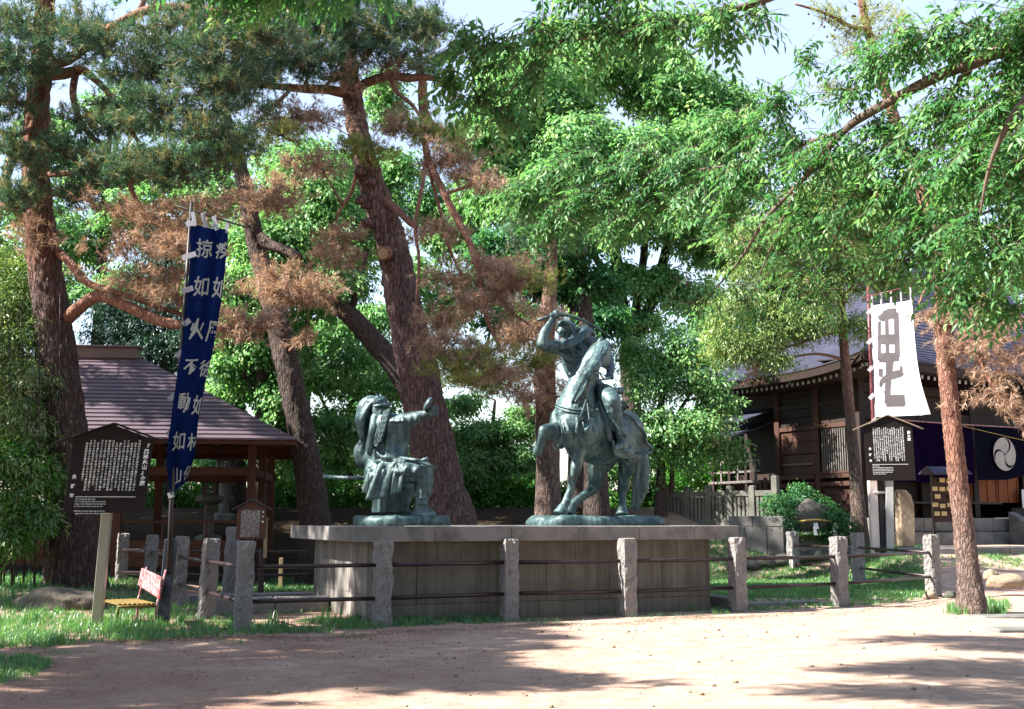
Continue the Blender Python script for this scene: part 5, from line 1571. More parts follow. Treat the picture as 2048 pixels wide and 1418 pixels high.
# muscle and sinew lines
for (p) in ([(1128, 842, -.96), (1138, 862, -1.05), (1148, 882, -.98)], [(1184, 842, -1.0), (1172, 862, -1.08), (1160, 884, -.98)], [(1155, 836, -1.07), (1155, 856, -1.10), (1156, 874, -1.02)]):
    limb(hs, [q2(*a) for a in p], [.02, .045, .02], 8, 4)
for k in range(5):
    limb(hs, [q2(1140 + k * 11, 800 + 3 * (k % 2), -.84 + .04 * abs(k - 2)), q2(1148 + k * 8, 778, -.74 + .03 * abs(k - 2)), q2(1160 + k * 6, 752, -.64)], [.014, .028, .014], 6, 4)
horse = fused('horse', hs, M['bronze'], ST2, .024, 3, None, 0)
fo = [([q2(1130, 838, -1.2), q2(1136, 862, -1.2), q2(1150, 886, -1.2)], [.02, .05, .02]), ([q2(1186, 838, -1.2), q2(1176, 862, -1.2), q2(1162, 888, -1.2)], [.02, .05, .02]), ([q2(1155, 832, -1.3), q2(1155, 856, -1.3), q2(1157, 878, -1.2)], [.015, .035, .02]),
      ([q2(1165, 885, -1.1), q2(1162, 905, -1.1), q2(1157, 925, -1.1)], [.015, .035, .015]), ([q2(1262, 900, .1), q2(1262, 920, .1), q2(1254, 945, .2)], [.02, .05, .02]), ([q2(1240, 884, .0), q2(1244, 905, .0), q2(1250, 930, .1)], [.02, .045, .02]),
      ([q2(1206, 708, -1.2), q2(1199, 722, -1.4), q2(1190, 738, -1.5)], [.012, .022, .012]), ([q2(1193, 703, -1.2), q2(1184, 722, -1.4), q2(1176, 740, -1.6)], [.012, .02, .012])]
for k in range(6):
    fo.append(([q2(1132 + k * 12, 806 + 3 * (k % 2), -1.2), q2(1144 + k * 8.5, 780, -1.2), q2(1156 + k * 6, 750, -1.1)], [.012, .028, .012]))
horse = refuse(horse, fo, .020, 1, .008)
bd = MB()
bd.tube([q2(1182 + 17 * math.cos(a) * .72, 741 + 9 * math.sin(a) * .8 + 3 * math.cos(a), -1.26 - .13 * math.sin(a + .6)) for a in np.linspace(0, 2 * math.pi, 15)], .02, 6)
bd.tube([q2(1190, 745, -1.22), q2(1205, 724, -1.02), q2(1216, 702, -.74)], .02, 6)
bd.tube([q2(1173, 738, -1.34), q2(1184, 718, -1.08), q2(1195, 698, -.84)], .02, 6)
bd.tube([q2(1192, 700, -.86), q2(1203, 702, -.99), q2(1216, 704, -.84)], .022, 6)
bd.build('bridle', M['bronze'], ST2, smooth=True)

# harness
hn = MB()
def ring(mb, c, ax, ay, rx, ry, r, n=28):
    mb.tube([Vector(c) + ax * (rx * math.cos(a)) + ay * (ry * math.sin(a)) for a in np.linspace(0, 2 * math.pi, n)], r, 6)
def strapped(name, pts, r, off=.012):
    q = []
    for p in catmull(pts, 1, 5)[0]:
        p = Vector(p)
        ok, loc, nr, _ = horse.ray_cast(p + Fw * 1.2, -Fw)
        if not ok or (loc - p).length > .9: ok, loc, nr, _ = horse.closest_point_on_mesh(p)
        q.append(loc + nr * off)
    MB().tube(q, r, 7).build(name, M['bronze'], ST2, smooth=True)
strapped('breast_collar', [q2(1106, 806, -.70), q2(1116, 813, -1.2), q2(1140, 817, -1.4), q2(1160, 817, -1.4), q2(1182, 815, -1.3), q2(1200, 808, -1.0), q2(1208, 806, -.5)], .024)
strapped('breast_collar', [q2(1106, 812, -.70), q2(1116, 819, -1.2), q2(1140, 823, -1.4), q2(1160, 823, -1.4), q2(1182, 821, -1.3), q2(1200, 815, -1.0), q2(1208, 812, -.5)], .018)
MB().tube(catmull([q2(1120, 838, -1.0), q2(1124, 872, -1.08), q2(1112, 900, -1.0), q2(1106, 880, -1.0)], 1, 4)[0], .012, 6).build('tassel_cord', M['bronze'], ST2, smooth=True)
MB().tube(catmull([q2(1128, 850, -1.08), q2(1130, 892, -1.0), q2(1144, 916, -.9), q2(1150, 905, -.9)], 1, 4)[0], .012, 6).build('tassel_cord', M['bronze'], ST2, smooth=True)
for (pts) in ([q2(1195, 734, -1.12), q2(1207, 728, -.95), q2(1212, 722, -.8)], [q2(1183, 736, -1.21), q2(1191, 737, -1.20), q2(1199, 732, -1.05)], [q2(1205, 692, -.96), q2(1200, 706, -1.05), q2(1190, 735, -1.22)], [q2(1199, 745, -1.1), q2(1207, 757, -1.0), q2(1218, 758, -.7), q2(1222, 750, -.35)], [q2(1180, 748, -1.22), q2(1190, 757, -1.1), q2(1210, 759, -.9), q2(1220, 752, -.4)]):
    MB().tube(catmull(pts, 1, 4)[0], .016, 6).build('rein', M['bronze'], ST2, smooth=True)

# saddle cloth: curved leaf shaped flap on the near flank
def flap(name, outline, off):
    ol = catmull(list(outline) + [outline[0]], 1, 4)[0][:-1]
    n = len(ol); c = sum((Vector(o) for o in ol), Vector()) / n
    K = 9
    def on(p):
        ok, loc, nr, _ = horse.ray_cast(p + Lf * 1.5, -Lf)
        q = loc if ok and abs((loc - p).dot(Lf)) < 1.3 else p
        return q
    V = []
    for o_ in (.035, .075):
        for k in range(K + 1):
            f = k / K
            for j, p in enumerate(ol):
                q = on(c.lerp(Vector(p), f))
                V.append(q + Lf * (off * .4 + o_ + .02 * math.sin(j * 1.4) * f + (.10 * f ** 4)))
    F = []
    L1 = (K + 1) * n
    for s_ in (0, L1):
        for k in range(K):
            for i in range(n):
                F.append((s_ + k * n + i, s_ + k * n + (i + 1) % n, s_ + (k + 1) * n + (i + 1) % n, s_ + (k + 1) * n + i))
    F += [(K * n + i, K * n + (i + 1) % n, L1 + K * n + (i + 1) % n, L1 + K * n + i) for i in range(n)]
    ob_ = MB().add(V, F).build(name, M['bronze'], ST2, smooth=True)
    rim = [Vector(V[L1 + K * n + i]) for i in range(n)]
    MB().tube(rim + [rim[0]], .026, 6).build('hem', M['bronze'], ob_, smooth=True)
flap('saddle_flap', [q2(1203, 806, -.52), q2(1216, 800, -.35), q2(1240, 815, -.05), q2(1252, 850, .18), q2(1268, 880, .40), q2(1279, 902, .62), q2(1262, 908, .36), q2(1240, 916, -.02), q2(1222, 908, -.30), q2(1210, 880, -.48), q2(1204, 840, -.56)], .06)
sd = MB()
sd.ball(q2(1196, 812, .02), (.34, .42, .14)); limb(sd, [q2(1168, 808, -.3), q2(1190, 800, -.32), q2(1214, 806, -.25)], [.06, .09, .06])
limb(sd, [q2(1186, 806, .42), q2(1212, 796, .45), q2(1234, 806, .38)], [.06, .09, .06])
fused('saddle', sd, M['bronze'], ST2, .026, 2)
# stirrup: broad open shell under the foot
sp = MB()
for k in range(2): pass
limb(sp, [q2(1226, 882, -.72), q2(1231, 903, -.66), q2(1241, 911, -.60), q2(1256, 903, -.50), q2(1262, 893, -.45)], [.025, .045, .055, .05, .03], 10, 4)
sp.ball(q2(1243, 902, -.60), (.17, .12, .06)); 
fused('stirrup', sp, M['bronze'], ST2, .02, 2)

# rider
rd = MB()
rd.ball(q2(1192, 790, .05), (.30, .30, .24), 14, 10)                                  # hips
limb(rd, [q2(1188, 786, .05), q2(1170, 762, .0), q2(1155, 732, -.05), q2(1148, 702, -.08), q2(1142, 684, -.10)], [.27, .25, .27, .28, .17], 18, 4)
rd.ball(q2(1150, 702, -.08), (.30, .25, .24), 16, 10)
rd.ball(q2(1128, 696, -.20), (.155, .16, .15)); rd.ball(q2(1172, 684, -.10), (.165, .17, .16))          # shoulders
limb(rd, [q2(1141, 685, -.12), q2(1135, 668, -.18)], [.12, .115], 12)
# head in its cowl: face below the brow
rd.ball(q2(1132, 655, -.18), (.15, .17, .165), 16, 12); rd.ball(q2(1138, 662, -.10), (.14, .16, .17), 16, 12)
rd.ball(q2(1124, 664, -.31), (.085, .08, .10)); rd.ball(q2(1120, 664.5, -.40), (.024, .04, .04))      # face, nose
rd.ball(q2(1123, 673, -.34), (.045, .04, .025)); rd.ball(q2(1116, 660, -.33), (.028, .03, .02)); rd.ball(q2(1128, 661, -.365), (.03, .03, .018))
# cowl wound over brow, cheeks and shoulders
limb(rd, [q2(1115, 656, -.24), q2(1120, 646, -.34), q2(1133, 645, -.37), q2(1146, 652, -.24)], [.04, .045, .045, .04], 10, 4)
limb(rd, [q2(1146, 650, -.16), q2(1146, 668, -.26), q2(1136, 682, -.34), q2(1124, 684, -.36)], [.055, .055, .06, .05], 10, 4)
limb(rd, [q2(1118, 690, -.36), q2(1134, 690, -.42), q2(1150, 680, -.38), q2(1166, 664, -.26), q2(1174, 656, -.1)], [.05, .06, .065, .065, .05], 10, 4)
limb(rd, [q2(1122, 697, -.36), q2(1140, 694, -.42), q2(1158, 683, -.38), q2(1172, 668, -.26), q2(1184, 662, -.08)], [.03, .045, .055, .05, .03], 10, 4)
limb(rd, [q2(1158, 660, -.1), q2(1168, 655, -.08), q2(1180, 662, .0), q2(1190, 670, .08)], [.05, .06, .06, .03], 10, 4)
# sword arm raised over the head
limb(rd, [q2(1122, 694, -.25), q2(1104, 694, -.45), q2(1086, 689, -.60), q2(1083, 686, -.62)], [.135, .13, .11, .105], 14, 4)
limb(rd, [q2(1084, 688, -.62), q2(1088, 670, -.60), q2(1098, 650, -.55), q2(1107, 638, -.50)], [.105, .105, .085, .066], 14, 4)
rd.ball(q2(1110, 632, -.49), (.065, .06, .06))
for k in range(4):
    x = 1101 + k * 4.8
    limb(rd, [q2(x + 1, 634 - k * .4, -.56), q2(x, 628 - k * .3, -.56), q2(x + 1, 627.5 - k * .3, -.48), q2(x + 2, 631, -.44)], [.023, .024, .022, .02], 8, 3)
limb(rd, [q2(1112, 637, -.54), q2(1118, 633, -.56), q2(1120, 628, -.53)], [.024, .023, .018], 8, 3)
# rein arm
limb(rd, [q2(1174, 686, -.10), q2(1192, 690, .0), q2(1212, 712, .02), q2(1217, 722, -.05)], [.15, .14, .12, .11], 14, 4)
limb(rd, [q2(1217, 722, -.05), q2(1221, 738, -.22), q2(1220, 748, -.36)], [.11, .09, .066], 14, 4)
rd.ball(q2(1220, 751, -.42), (.062, .065, .06))
for k in range(4):
    limb(rd, [q2(1215 + k * 3.6, 750, -.46), q2(1215 + k * 3.6, 755, -.50), q2(1216 + k * 3.4, 758, -.44)], [.022, .023, .019], 8, 3)
limb(rd, [q2(1214, 747, -.44), q2(1211, 752, -.50), q2(1213, 757, -.5)], [.023, .022, .017], 8, 3)
# near leg: thigh, knee, shin, shoe in the stirrup
limb(rd, [q2(1200, 788, .0), q2(1212, 790, -.40), q2(1224, 802, -.66), q2(1226, 808, -.70)], [.22, .20, .17, .16], 16, 4)
limb(rd, [q2(1225, 808, -.70), q2(1230, 830, -.66), q2(1237, 855, -.62), q2(1243, 876, -.60)], [.155, .135, .105, .085], 14, 4)
limb(rd, [q2(1243, 882, -.60), q2(1241, 891, -.66), q2(1232, 896, -.80)], [.085, .085, .055], 12, 4)
for (x, y, r) in ((1226, 812, .165), (1229, 826, .15), (1242, 872, .10)):
    rd.tube([q2(x + r * 106 * math.cos(a), y + 3 * math.sin(a), -.66 + r * math.sin(a)) for a in np.linspace(0, 2 * math.pi, 17)], .02, 6)
# far leg on the other flank
limb(rd, [q2(1176, 790, .15), q2(1150, 806, .2), q2(1128, 830, .1)], [.2, .18, .14], 14, 4)
limb(rd, [q2(1128, 830, .1), q2(1124, 860, .22), q2(1122, 890, .3)], [.14, .11, .085], 12, 4)
# lamellar cuirass rows and surcoat folds
for k in range(7):
    f = k / 6
    limb(rd, [q2(1126 + 9 * f, 704 + 44 * f, -.30), q2(1148 + 8 * f, 708 + 44 * f, -.375 + .04 * f), q2(1172 + 6 * f, 697 + 46 * f, -.28)], [.016, .028, .016], 6, 4)
for k in range(6):
    limb(rd, [q2(1126 + k * 8, 700 - k * 1.5, -.35), q2(1131 + k * 8, 724, -.365 + .01 * abs(k - 3)), q2(1140 + k * 7, 748, -.30)], [.012, .022, .012], 6, 4)
limb(rd, [q2(1190, 795, -.28), q2(1205, 815, -.50), q2(1212, 850, -.62), q2(1222, 880, -.62)], [.10, .12, .11, .04], 12, 4)
rider = fused('rider', rd, M['bronze'], ST2, .020, 2, None, 0)
fo = []
for k in range(8):
    f = k / 7
    fo.append(([q2(1122 + 12 * f, 702 + 46 * f, -.7), q2(1146 + 9 * f, 707 + 45 * f, -.8), q2(1174 + 7 * f, 696 + 46 * f, -.6)], [.016, .03, .016]))
for k in range(7):
    fo.append(([q2(1124 + k * 8, 700 - k * 1.5, -.7), q2(1130 + k * 8, 724, -.8), q2(1140 + k * 7, 750, -.7)], [.008, .013, .008]))
for k in range(6):
    fo.append(([q2(1160 + k * 4, 680 + k * 1, -.6), q2(1172 + k * 5, 690 + k * 3, -.6), q2(1176 + k * 7, 700 + k * 4, -.5)], [.01, .024, .01]))
for k in range(5):
    fo.append(([q2(1206 + k * 5, 788 + k, -.9), q2(1210 + k * 5, 802 + 2 * k, -1.0), q2(1216 + k * 5, 816 + 2 * k, -1.0)], [.012, .026, .012]))
for k in range(4):
    fo.append(([q2(1222 + k * 5, 822, -1), q2(1227 + k * 4, 846, -1), q2(1236 + k * 3, 870, -.9)], [.01, .02, .01]))
for k in range(5):
    fo.append(([q2(1136 + k * 3, 644, -.5), q2(1146, 656 + k * 2, -.5), q2(1144 - k * 3, 672 + k, -.6)], [.008, .018, .01]))
for k in range(4):
    fo.append(([q2(1116 + k * 6, 686 + 2 * k, -.7), q2(1138 + k * 4, 684 + 3 * k, -.8), q2(1162 + k * 4, 664 + 4 * k, -.6)], [.018, .038, .018]))
for k in range(4):
    fo.append(([q2(1090 + k * 8, 683, -.8), q2(1094 + k * 8, 692, -.9), q2(1091 + k * 8, 700, -.8)], [.008, .016, .008]))
rider = refuse(rider, fo, .016, 1, .005)
sw = MB()
sw.tube([q2(1075, 641, -.62), q2(1090, 636, -.57), q2(1108, 630, -.50)], [.03, .028, .028], 10)
sw.tube([q2(1109, 629.5, -.50), q2(1113, 628.7, -.48)], [.085, .085], 14)
sw.build('sword_hilt', M['bronze'], ST2, smooth=True)
pth_ = catmull([q2(1112, 629, -.48), q2(1140, 632, -.40), q2(1170, 643, -.30), q2(1200, 660, -.2), q2(1224, 676, -.1)], [.030, .030, .028, .026, .006], 6)
MB().tube(pth_[0], pth_[1], 8).build('sword_blade', M['bronze'], ST2, smooth=True)
MB().tube([q2(1214, 776, -.1), q2(1228, 781, .1), q2(1242, 782, .35), q2(1243, 781, .40)], [.05, .06, .075, .04], 10).build('scabbard', M['bronze'], ST2, smooth=True)

# ------------------------------------------------------------------ vegetation
def unit(a):
    return a / (np.linalg.norm(a, axis=-1, keepdims=True) + 1e-9)
def sph(n):
    return unit(rng.normal(size=(n, 3)))
def B(px, py, rx, ry, d, dd=None, w=1.0):
    c = P(px, py, d); k = d / FPX
    rx_, rz_ = rx * k, ry * k
    return (np.array(c), np.array((rx_, dd if dd else (rx_ + rz_) * 0.55, rz_)), w)
def in_blobs(blobs, n_per_m3=None, total=None, shell=0.5):
    """random points in ellipsoids, shared out by volume^(2/3), denser towards the skin"""
    vol = np.array([np.prod(b[1]) ** (2 / 3) * b[2] for b in blobs])
    cnt = rng.multinomial(total, vol / vol.sum())
    pts, outs = [], []
    for b, m in zip(blobs, cnt):
        u = sph(m); r = rng.uniform(0, 1, (m, 1)) ** shell * (1 + .22 * np.abs(rng.normal(0, 1, (m, 1))) * (rng.uniform(0, 1, (m, 1)) < .45))
        pts.append(b[0] + u * r * b[1]); outs.append(unit(u * r / b[1] * b[1].min()))
    return np.concatenate(pts), np.concatenate(outs)
def leaf_arrays(pos, dirv, nrm, L, W, fold=0.25):
    n = len(pos)
    dirv = unit(dirv); side = unit(np.cross(dirv, nrm)); up = np.cross(side, dirv)
    L = np.broadcast_to(np.asarray(L, float).reshape(-1, 1), (n, 1)); W = np.broadcast_to(np.asarray(W, float).reshape(-1, 1), (n, 1))
    mid = pos + dirv * L * 0.42
    V = np.stack([pos, mid + side * W / 2 + up * W * fold, pos + dirv * L - up * L * .10, mid - side * W / 2 + up * W * fold], 1).reshape(-1, 3)
    F = np.arange(n * 4).reshape(n, 4)
    return V, F
def sprays(blobs, n_spray, per, L, W, sr, droop=0.25, flat=0.35, up=0.75):
    """flat leafy sprays: returns verts, quads, a value per leaf"""
    c, o = in_blobs(blobs, total=n_spray)
    ax = unit(o * np.array((1, 1, 0.35)) + rng.normal(0, .45, c.shape) + np.array((0, 0, .05)))
    nr = unit(np.array((0, 0, up)) + o * 0.45 + rng.normal(0, .28, c.shape))
    ax = unit(ax - nr * (ax * nr).sum(1, keepdims=True))
    sd = np.cross(nr, ax)
    pos = np.repeat(c, per, 0); A = np.repeat(ax, per, 0); S_ = np.repeat(sd, per, 0); N_ = np.repeat(nr, per, 0)
    m = len(pos)
    t = rng.uniform(-.55, 1, (m, 1)); s = rng.choice([-1, 1], (m, 1)) * rng.uniform(.1, 1, (m, 1)) * (1 - np.clip(t, 0, 1) * .6)
    pos = pos + A * t * sr + S_ * s * sr * 0.55 + N_ * rng.normal(0, flat * sr * .4, (m, 1)) - np.array((0, 0, 1.0)) * droop * sr * (t * t + s * s * .4)
    d = A * .55 + S_ * s * .9 + rng.normal(0, .25, (m, 3)) - np.array((0, 0, droop * 1.6))
    nn = N_ + rng.normal(0, .38, (m, 3))
    V, F = leaf_arrays(pos, d, nn, L * rng.uniform(.65, 1.2, m), W * rng.uniform(.7, 1.15, m))
    r = np.clip(np.repeat(rng.uniform(0, 1, n_spray), per) * .55 + rng.uniform(0, 1, m) * .45, 0, 1)
    return V, F, r
def tufts(blobs, n, k, L, W, spread=0.75, upb=0.6, clump=7):
    """pine: bundles of needles fanning out of a shoot, shoots gathered into brushes"""
    m_ = max(1, n // clump)
    c, o = in_blobs(blobs, total=m_, shell=.6)
    c = np.repeat(c, clump, 0); o = np.repeat(o, clump, 0); n = len(c)
    c = c + rng.normal(0, 1, c.shape) * np.array((.13, .13, .07))
    ax = unit(o * .8 + np.array((0, 0, upb)) + rng.normal(0, .35, c.shape))
    pos = np.repeat(c, k, 0); A = np.repeat(ax, k, 0); m = len(pos)
    d = unit(A + rng.normal(0, spread, (m, 3)))
    pos = pos + A * rng.uniform(-.5, .5, (m, 1)) * L
    side = unit(np.cross(d, rng.normal(size=(m, 3))))
    ll = L * rng.uniform(.7, 1.2, (m, 1))
    V = np.stack([pos + side * W / 2, pos - side * W / 2, pos + d * ll], 1).reshape(-1, 3)
    F = np.arange(m * 3).reshape(m, 3)
    r = np.clip(np.repeat(rng.uniform(0, 1, n), k) * .7 + rng.uniform(0, .3, m), 0, 1)
    return V, F, r

def trunk_mesh(name, lines, mat, parent, n=16, rough=.05, per=5, plates=0.0, pscale=7.0):
    """lines: [(points, radii)], the first is the stem, the others limbs that start inside it"""
    V, F = [], []
    for q, (pts, rad) in enumerate(lines):
        p, r = catmull(pts, rad, per)
        v, f = tube_arrays(p, r, n if q == 0 else max(8, n - 6), True, None, rough if q == 0 else rough * .7, q + 3)
        b = len(V); V += v; F += [tuple(i + b for i in x) for x in f]
    me = bpy.data.meshes.new(name); me.from_pydata(V, [], F); me.update()
    if plates:
        import mathutils.noise as N
        co = np.array(V, np.float32); nn = np.empty(len(V) * 3, np.float32); me.vertices.foreach_get('normal', nn); nn = nn.reshape(-1, 3)
        d = np.empty(len(V), np.float32)
        for i, p in enumerate(co):
            q = Vector((p[0] * pscale, p[1] * pscale, p[2] * pscale * .38))
            q += N.noise_vector(q * .8) * .35
            dd = N.voronoi(q)[0]
            d[i] = min((dd[1] - dd[0]) * 2.2, 1.0) - .6 + .5 * N.noise(Vector((p[0] * 2, p[1] * 2, p[2] * 1.1)))
        co += nn * (d * plates)[:, None]
        me.vertices.foreach_set('co', co.ravel()); me.update()
    return link(name, me, mat, parent, None, True)
def px_line(spec, d0_=None):
    """[(px, py, d, r)] -> points and radii"""
    return [P(a, b, c) for a, b, c, r in spec], [r for a, b, c, r in spec]
def rooted(spec, flare=1.45, z=None):
    pts, rad = px_line(spec)
    p0 = pts[0].copy(); g = T(p0.x, p0.y)
    if p0.z > g - .1:
        d_ = (pts[1] - pts[0]).normalized()
        pts = [Vector((p0.x - d_.x * .5, p0.y, g - .3)), p0] + pts[1:] if p0.z > g + .8 else [Vector((p0.x, p0.y, g - .3))] + pts[1:]
        if len(pts) > len(rad): rad = [rad[0] * flare] + rad
        else: rad = [rad[0] * flare] + rad[1:]
    return pts, rad
def limbs_to(blobs, lines, mat, parent, r0=.06, twigs=5, name='branches', seed=1, tw=.012):
    """a bent limb from the nearest stem or limb to every foliage clump, and a few twigs inside it"""
    rg = np.random.default_rng(seed)
    src = []
    for pts, rad in lines:
        p, r = catmull(pts, rad, 4)
        src += [(np.array(a), b) for a, b in zip(p, r)]
    A = np.array([a for a, b in src]); Rr = np.array([b for a, b in src])
    V, F = [], []
    def put(pts, rad, n):
        p, r = catmull(pts, rad, 3)
        v, f = tube_arrays(p, r, n, True)
        b = len(V); V.extend(v); F.extend(tuple(i + b for i in x) for x in f)
    order = sorted(range(len(blobs)), key=lambda i: np.linalg.norm(A - blobs[i][0], axis=1).min())
    for i in order:
        c, rad, w = blobs[i]
        dlt = c - A; dist = np.linalg.norm(dlt, axis=1)
        cost = dist + np.where(dlt[:, 2] < -0.2, 1.5 * -dlt[:, 2], 0)
        j = int(cost.argmin()); a = A[j]; L = dist[j]
        rs = min(Rr[j] * .75, r0 + .012 * L)
        mid = a * .5 + c * .5 + np.array((0, 0, .08 * L)) + rg.normal(0, .06 * L, 3)
        put([a, mid, c], [rs, rs * .7, rs * .4], 7)
        A = np.concatenate([A, [mid, c]]); Rr = np.concatenate([Rr, [rs * .7, rs * .4]])
        for k in range(twigs):
            u = rg.normal(size=3); u /= np.linalg.norm(u)
            e = c + u * rad * rg.uniform(.6, 1.0)
            s = c * rg.uniform(.5, .9) + mid * .2 if False else c + (mid - c) * rg.uniform(0, .5)
            put([s, (s + e) / 2 + rg.normal(0, .05, 3) * rad, e], [max(tw, rs * .3), tw * .8, tw * .4], 4)
    me = bpy.data.meshes.new(name); me.from_pydata(V, [], F); me.update()
    return link(name, me, mat, parent, None, True)
def crown(parent, blobs, kind, n, per, L, W, mat, name='foliage', **kw):
    if kind == 'pine': V, F, r = tufts(blobs, n, per, L, W, **kw)
    else: V, F, r = sprays(blobs, n, per, L, W, **kw)
    return np_mesh(name, V, F, r, M[mat], parent)

# ---- the big old red pine beside the pavilion
t1 = thing('pine_tree', 'thick old red pine with orange upper limbs, its trunk behind the large dark sign board', 'tree', P(152, 1165, 24.5))
stem = rooted([(152, 1168, 24.5, .50), (143, 1000, 24.5, .42), (128, 800, 24.5, .40), (102, 620, 24.5, .38), (82, 470, 24.5, .33), (72, 330, 24.5, .28), (78, 180, 24.5, .255), (88, 60, 24.5, .22), (96, -120, 24.6, .17), (110, -300, 24.8, .1)])
L1 = [stem] + [(p, [x * .74 for x in r]) for p, r in [
      px_line([(130, 640, 24.5, .2), (155, 618, 24.2, .19), (198, 592, 23.9, .17), (260, 615, 23.6, .16), (330, 645, 23.3, .15), (420, 655, 23.0, .11), (480, 656, 22.8, .09), (540, 652, 22.6, .06)]),
      px_line([(112, 500, 24.5, .15), (135, 520, 24.2, .13), (170, 562, 23.9, .12), (215, 580, 23.8, .11), (275, 598, 23.7, .09), (350, 625, 23.6, .06), (440, 640, 23.6, .04)]),
      px_line([(92, 150, 24.5, .2), (125, 148, 24.3, .18), (160, 140, 24.2, .15), (180, 150, 24.0, .12), (215, 185, 23.8, .09), (250, 245, 23.6, .07), (290, 300, 23.4, .05)]),
      px_line([(152, 145, 24.2, .11), (146, 190, 24.0, .10), (160, 240, 23.9, .09), (188, 278, 23.7, .08), (220, 292, 23.5, .06)]),
      px_line([(100, 130, 24.5, .16), (140, 118, 23.8, .15), (215, 60, 23.0, .13), (300, 18, 22.5, .12), (380, 16, 22.3, .11), (450, 24, 22.2, .08), (520, 18, 22.2, .05)]),
      px_line([(380, 16, 22.3, .09), (430, 45, 22.0, .07), (470, 80, 21.8, .05)]),
      px_line([(60, 300, 24.5, .16), (40, 290, 24.2, .15), (20, 330, 23.9, .13), (2, 400, 23.6, .11), (12, 415, 23.4, .09), (50, 418, 23.3, .07)]),
      px_line([(75, 250, 24.5, .12), (30, 270, 23.8, .09), (-20, 255, 23.3, .06)]),
      px_line([(85, 350, 24.3, .10), (250, 345, 23.2, .08), (262, 380, 23.0, .07), (300, 440, 22.8, .05), (340, 455, 22.6, .03)])]]
trunk_mesh('trunk', L1[:1], M['bark_pine'], t1, 72, .02, 28, .035, 7.0)
trunk_mesh('limbs', [(p, r) for p, r in L1[1:]], M['bark_limb'], t1, 14, .04, 5)
b1 = [B(60, 50, 120, 60, 23.5), B(190, 80, 130, 55, 22.8), B(10, 130, 90, 60, 23.2), B(330, 60, 110, 45, 22.0), B(300, 140, 120, 50, 22.6), B(420, 120, 110, 50, 21.8), B(440, 190, 110, 45, 21.8), B(330, 220, 110, 45, 22.2), B(220, 240, 90, 40, 23.2),
      B(120, 300, 90, 45, 23.2), B(30, 300, 80, 40, 23.0), B(230, 330, 110, 40, 22.8), B(330, 330, 120, 42, 22.2), B(430, 270, 90, 40, 21.8), B(150, 390, 70, 30, 23.4), B(10, 200, 80, 40, 22.8), B(540, 60, 90, 45, 21.6), B(470, 40, 90, 40, 22.4), B(30, 400, 60, 35, 23.2), B(390, 350, 80, 30, 22.0)]
b1 += [B(100, -80, 200, 60, 24.4), B(300, -90, 200, 60, 23.4), B(-80, 30, 100, 80, 24)]
crown(t1, b1, 'pine', 9500, 17, .17, .016, 'needle', 'needles')
b1d = [B(330, 440, 100, 45, 22.6), B(260, 480, 90, 50, 22.8), B(370, 500, 110, 60, 22.4), B(280, 560, 90, 50, 23.4), B(380, 590, 110, 45, 23.2), B(420, 420, 70, 40, 22.0), B(480, 660, 90, 35, 22.7), B(540, 640, 60, 30, 22.6), B(220, 420, 80, 40, 23), B(60, 470, 60, 40, 24), B(450, 390, 60, 30, 21.8), B(190, 210, 60, 30, 23.4)]
crown(t1, b1d, 'pine', 1800, 14, .16, .014, 'needle_dead', 'dead_needles', spread=.9, upb=-.1)
limbs_to(b1 + b1d, L1, M['twig'], t1, .045, 11, 'branches', 3)

# ---- the tall leaning red pine behind the plinth
t2 = thing('pine_tree', 'tall leaning red pine with sawn knots rising behind the plinth between the statues', 'tree', P(890, 1050, 25.5))
stem = rooted([(895, 1060, 25.5, .66), (880, 980, 25.5, .56), (862, 880, 25.5, .50), (835, 740, 25.6, .44), (808, 610, 25.7, .40), (786, 500, 25.8, .36), (762, 420, 25.8, .33), (738, 350, 25.9, .29), (718, 270, 26, .26), (703, 180, 26, .235), (694, 90, 26.1, .21), (690, -60, 26.2, .17), (700, -250, 26.4, .1)])
L2 = [stem] + [(p, [x * .8 for x in r]) for p, r in [
      px_line([(704, 190, 26, .15), (660, 180, 25.6, .14), (610, 178, 25.2, .12), (550, 172, 24.9, .10), (500, 168, 24.6, .08), (440, 180, 24.3, .05)]),
      px_line([(705, 190, 26, .15), (728, 168, 25.7, .14), (775, 152, 25.3, .13), (820, 156, 25.1, .12), (850, 154, 25.0, .11), (880, 160, 24.9, .07)]),
      px_line([(845, 160, 25.0, .12), (846, 200, 25.2, .15), (852, 235, 25.4, .15), (880, 262, 25.6, .09), (930, 285, 25.6, .06)]),
      px_line([(780, 155, 25.3, .06), (795, 185, 25.1, .06), (825, 210, 25.0, .05), (850, 250, 25.0, .04)]),
      px_line([(855, 240, 25.3, .10), (852, 300, 25, .10), (880, 370, 24.6, .10), (915, 440, 24.3, .10), (945, 500, 24.1, .095), (962, 570, 24.0, .08), (975, 640, 23.9, .07), (1000, 695, 23.8, .04)]),
      px_line([(852, 300, 25, .06), (845, 370, 24.6, .055), (830, 450, 24.4, .05), (838, 520, 24.3, .045), (832, 620, 24.2, .04), (834, 700, 24.1, .025)]),
      px_line([(855, 330, 25, .05), (880, 420, 24.8, .05), (900, 500, 24.6, .045), (930, 560, 24.4, .03)]),
      px_line([(770, 400, 25.6, .13), (790, 415, 25.2, .11), (820, 445, 24.9, .10), (835, 455, 24.8, .06)]),
      px_line([(715, 330, 25.9, .07), (705, 380, 25.5, .06), (680, 420, 25.3, .05), (670, 450, 25.2, .03)]),
      px_line([(950, 510, 24.1, .06), (985, 570, 23.9, .055), (1020, 620, 23.7, .05), (1060, 650, 23.6, .03)])]]
trunk_mesh('trunk', L2[:1], M['bark_pine_mid'], t2, 72, .02, 24, .035, 8.0)
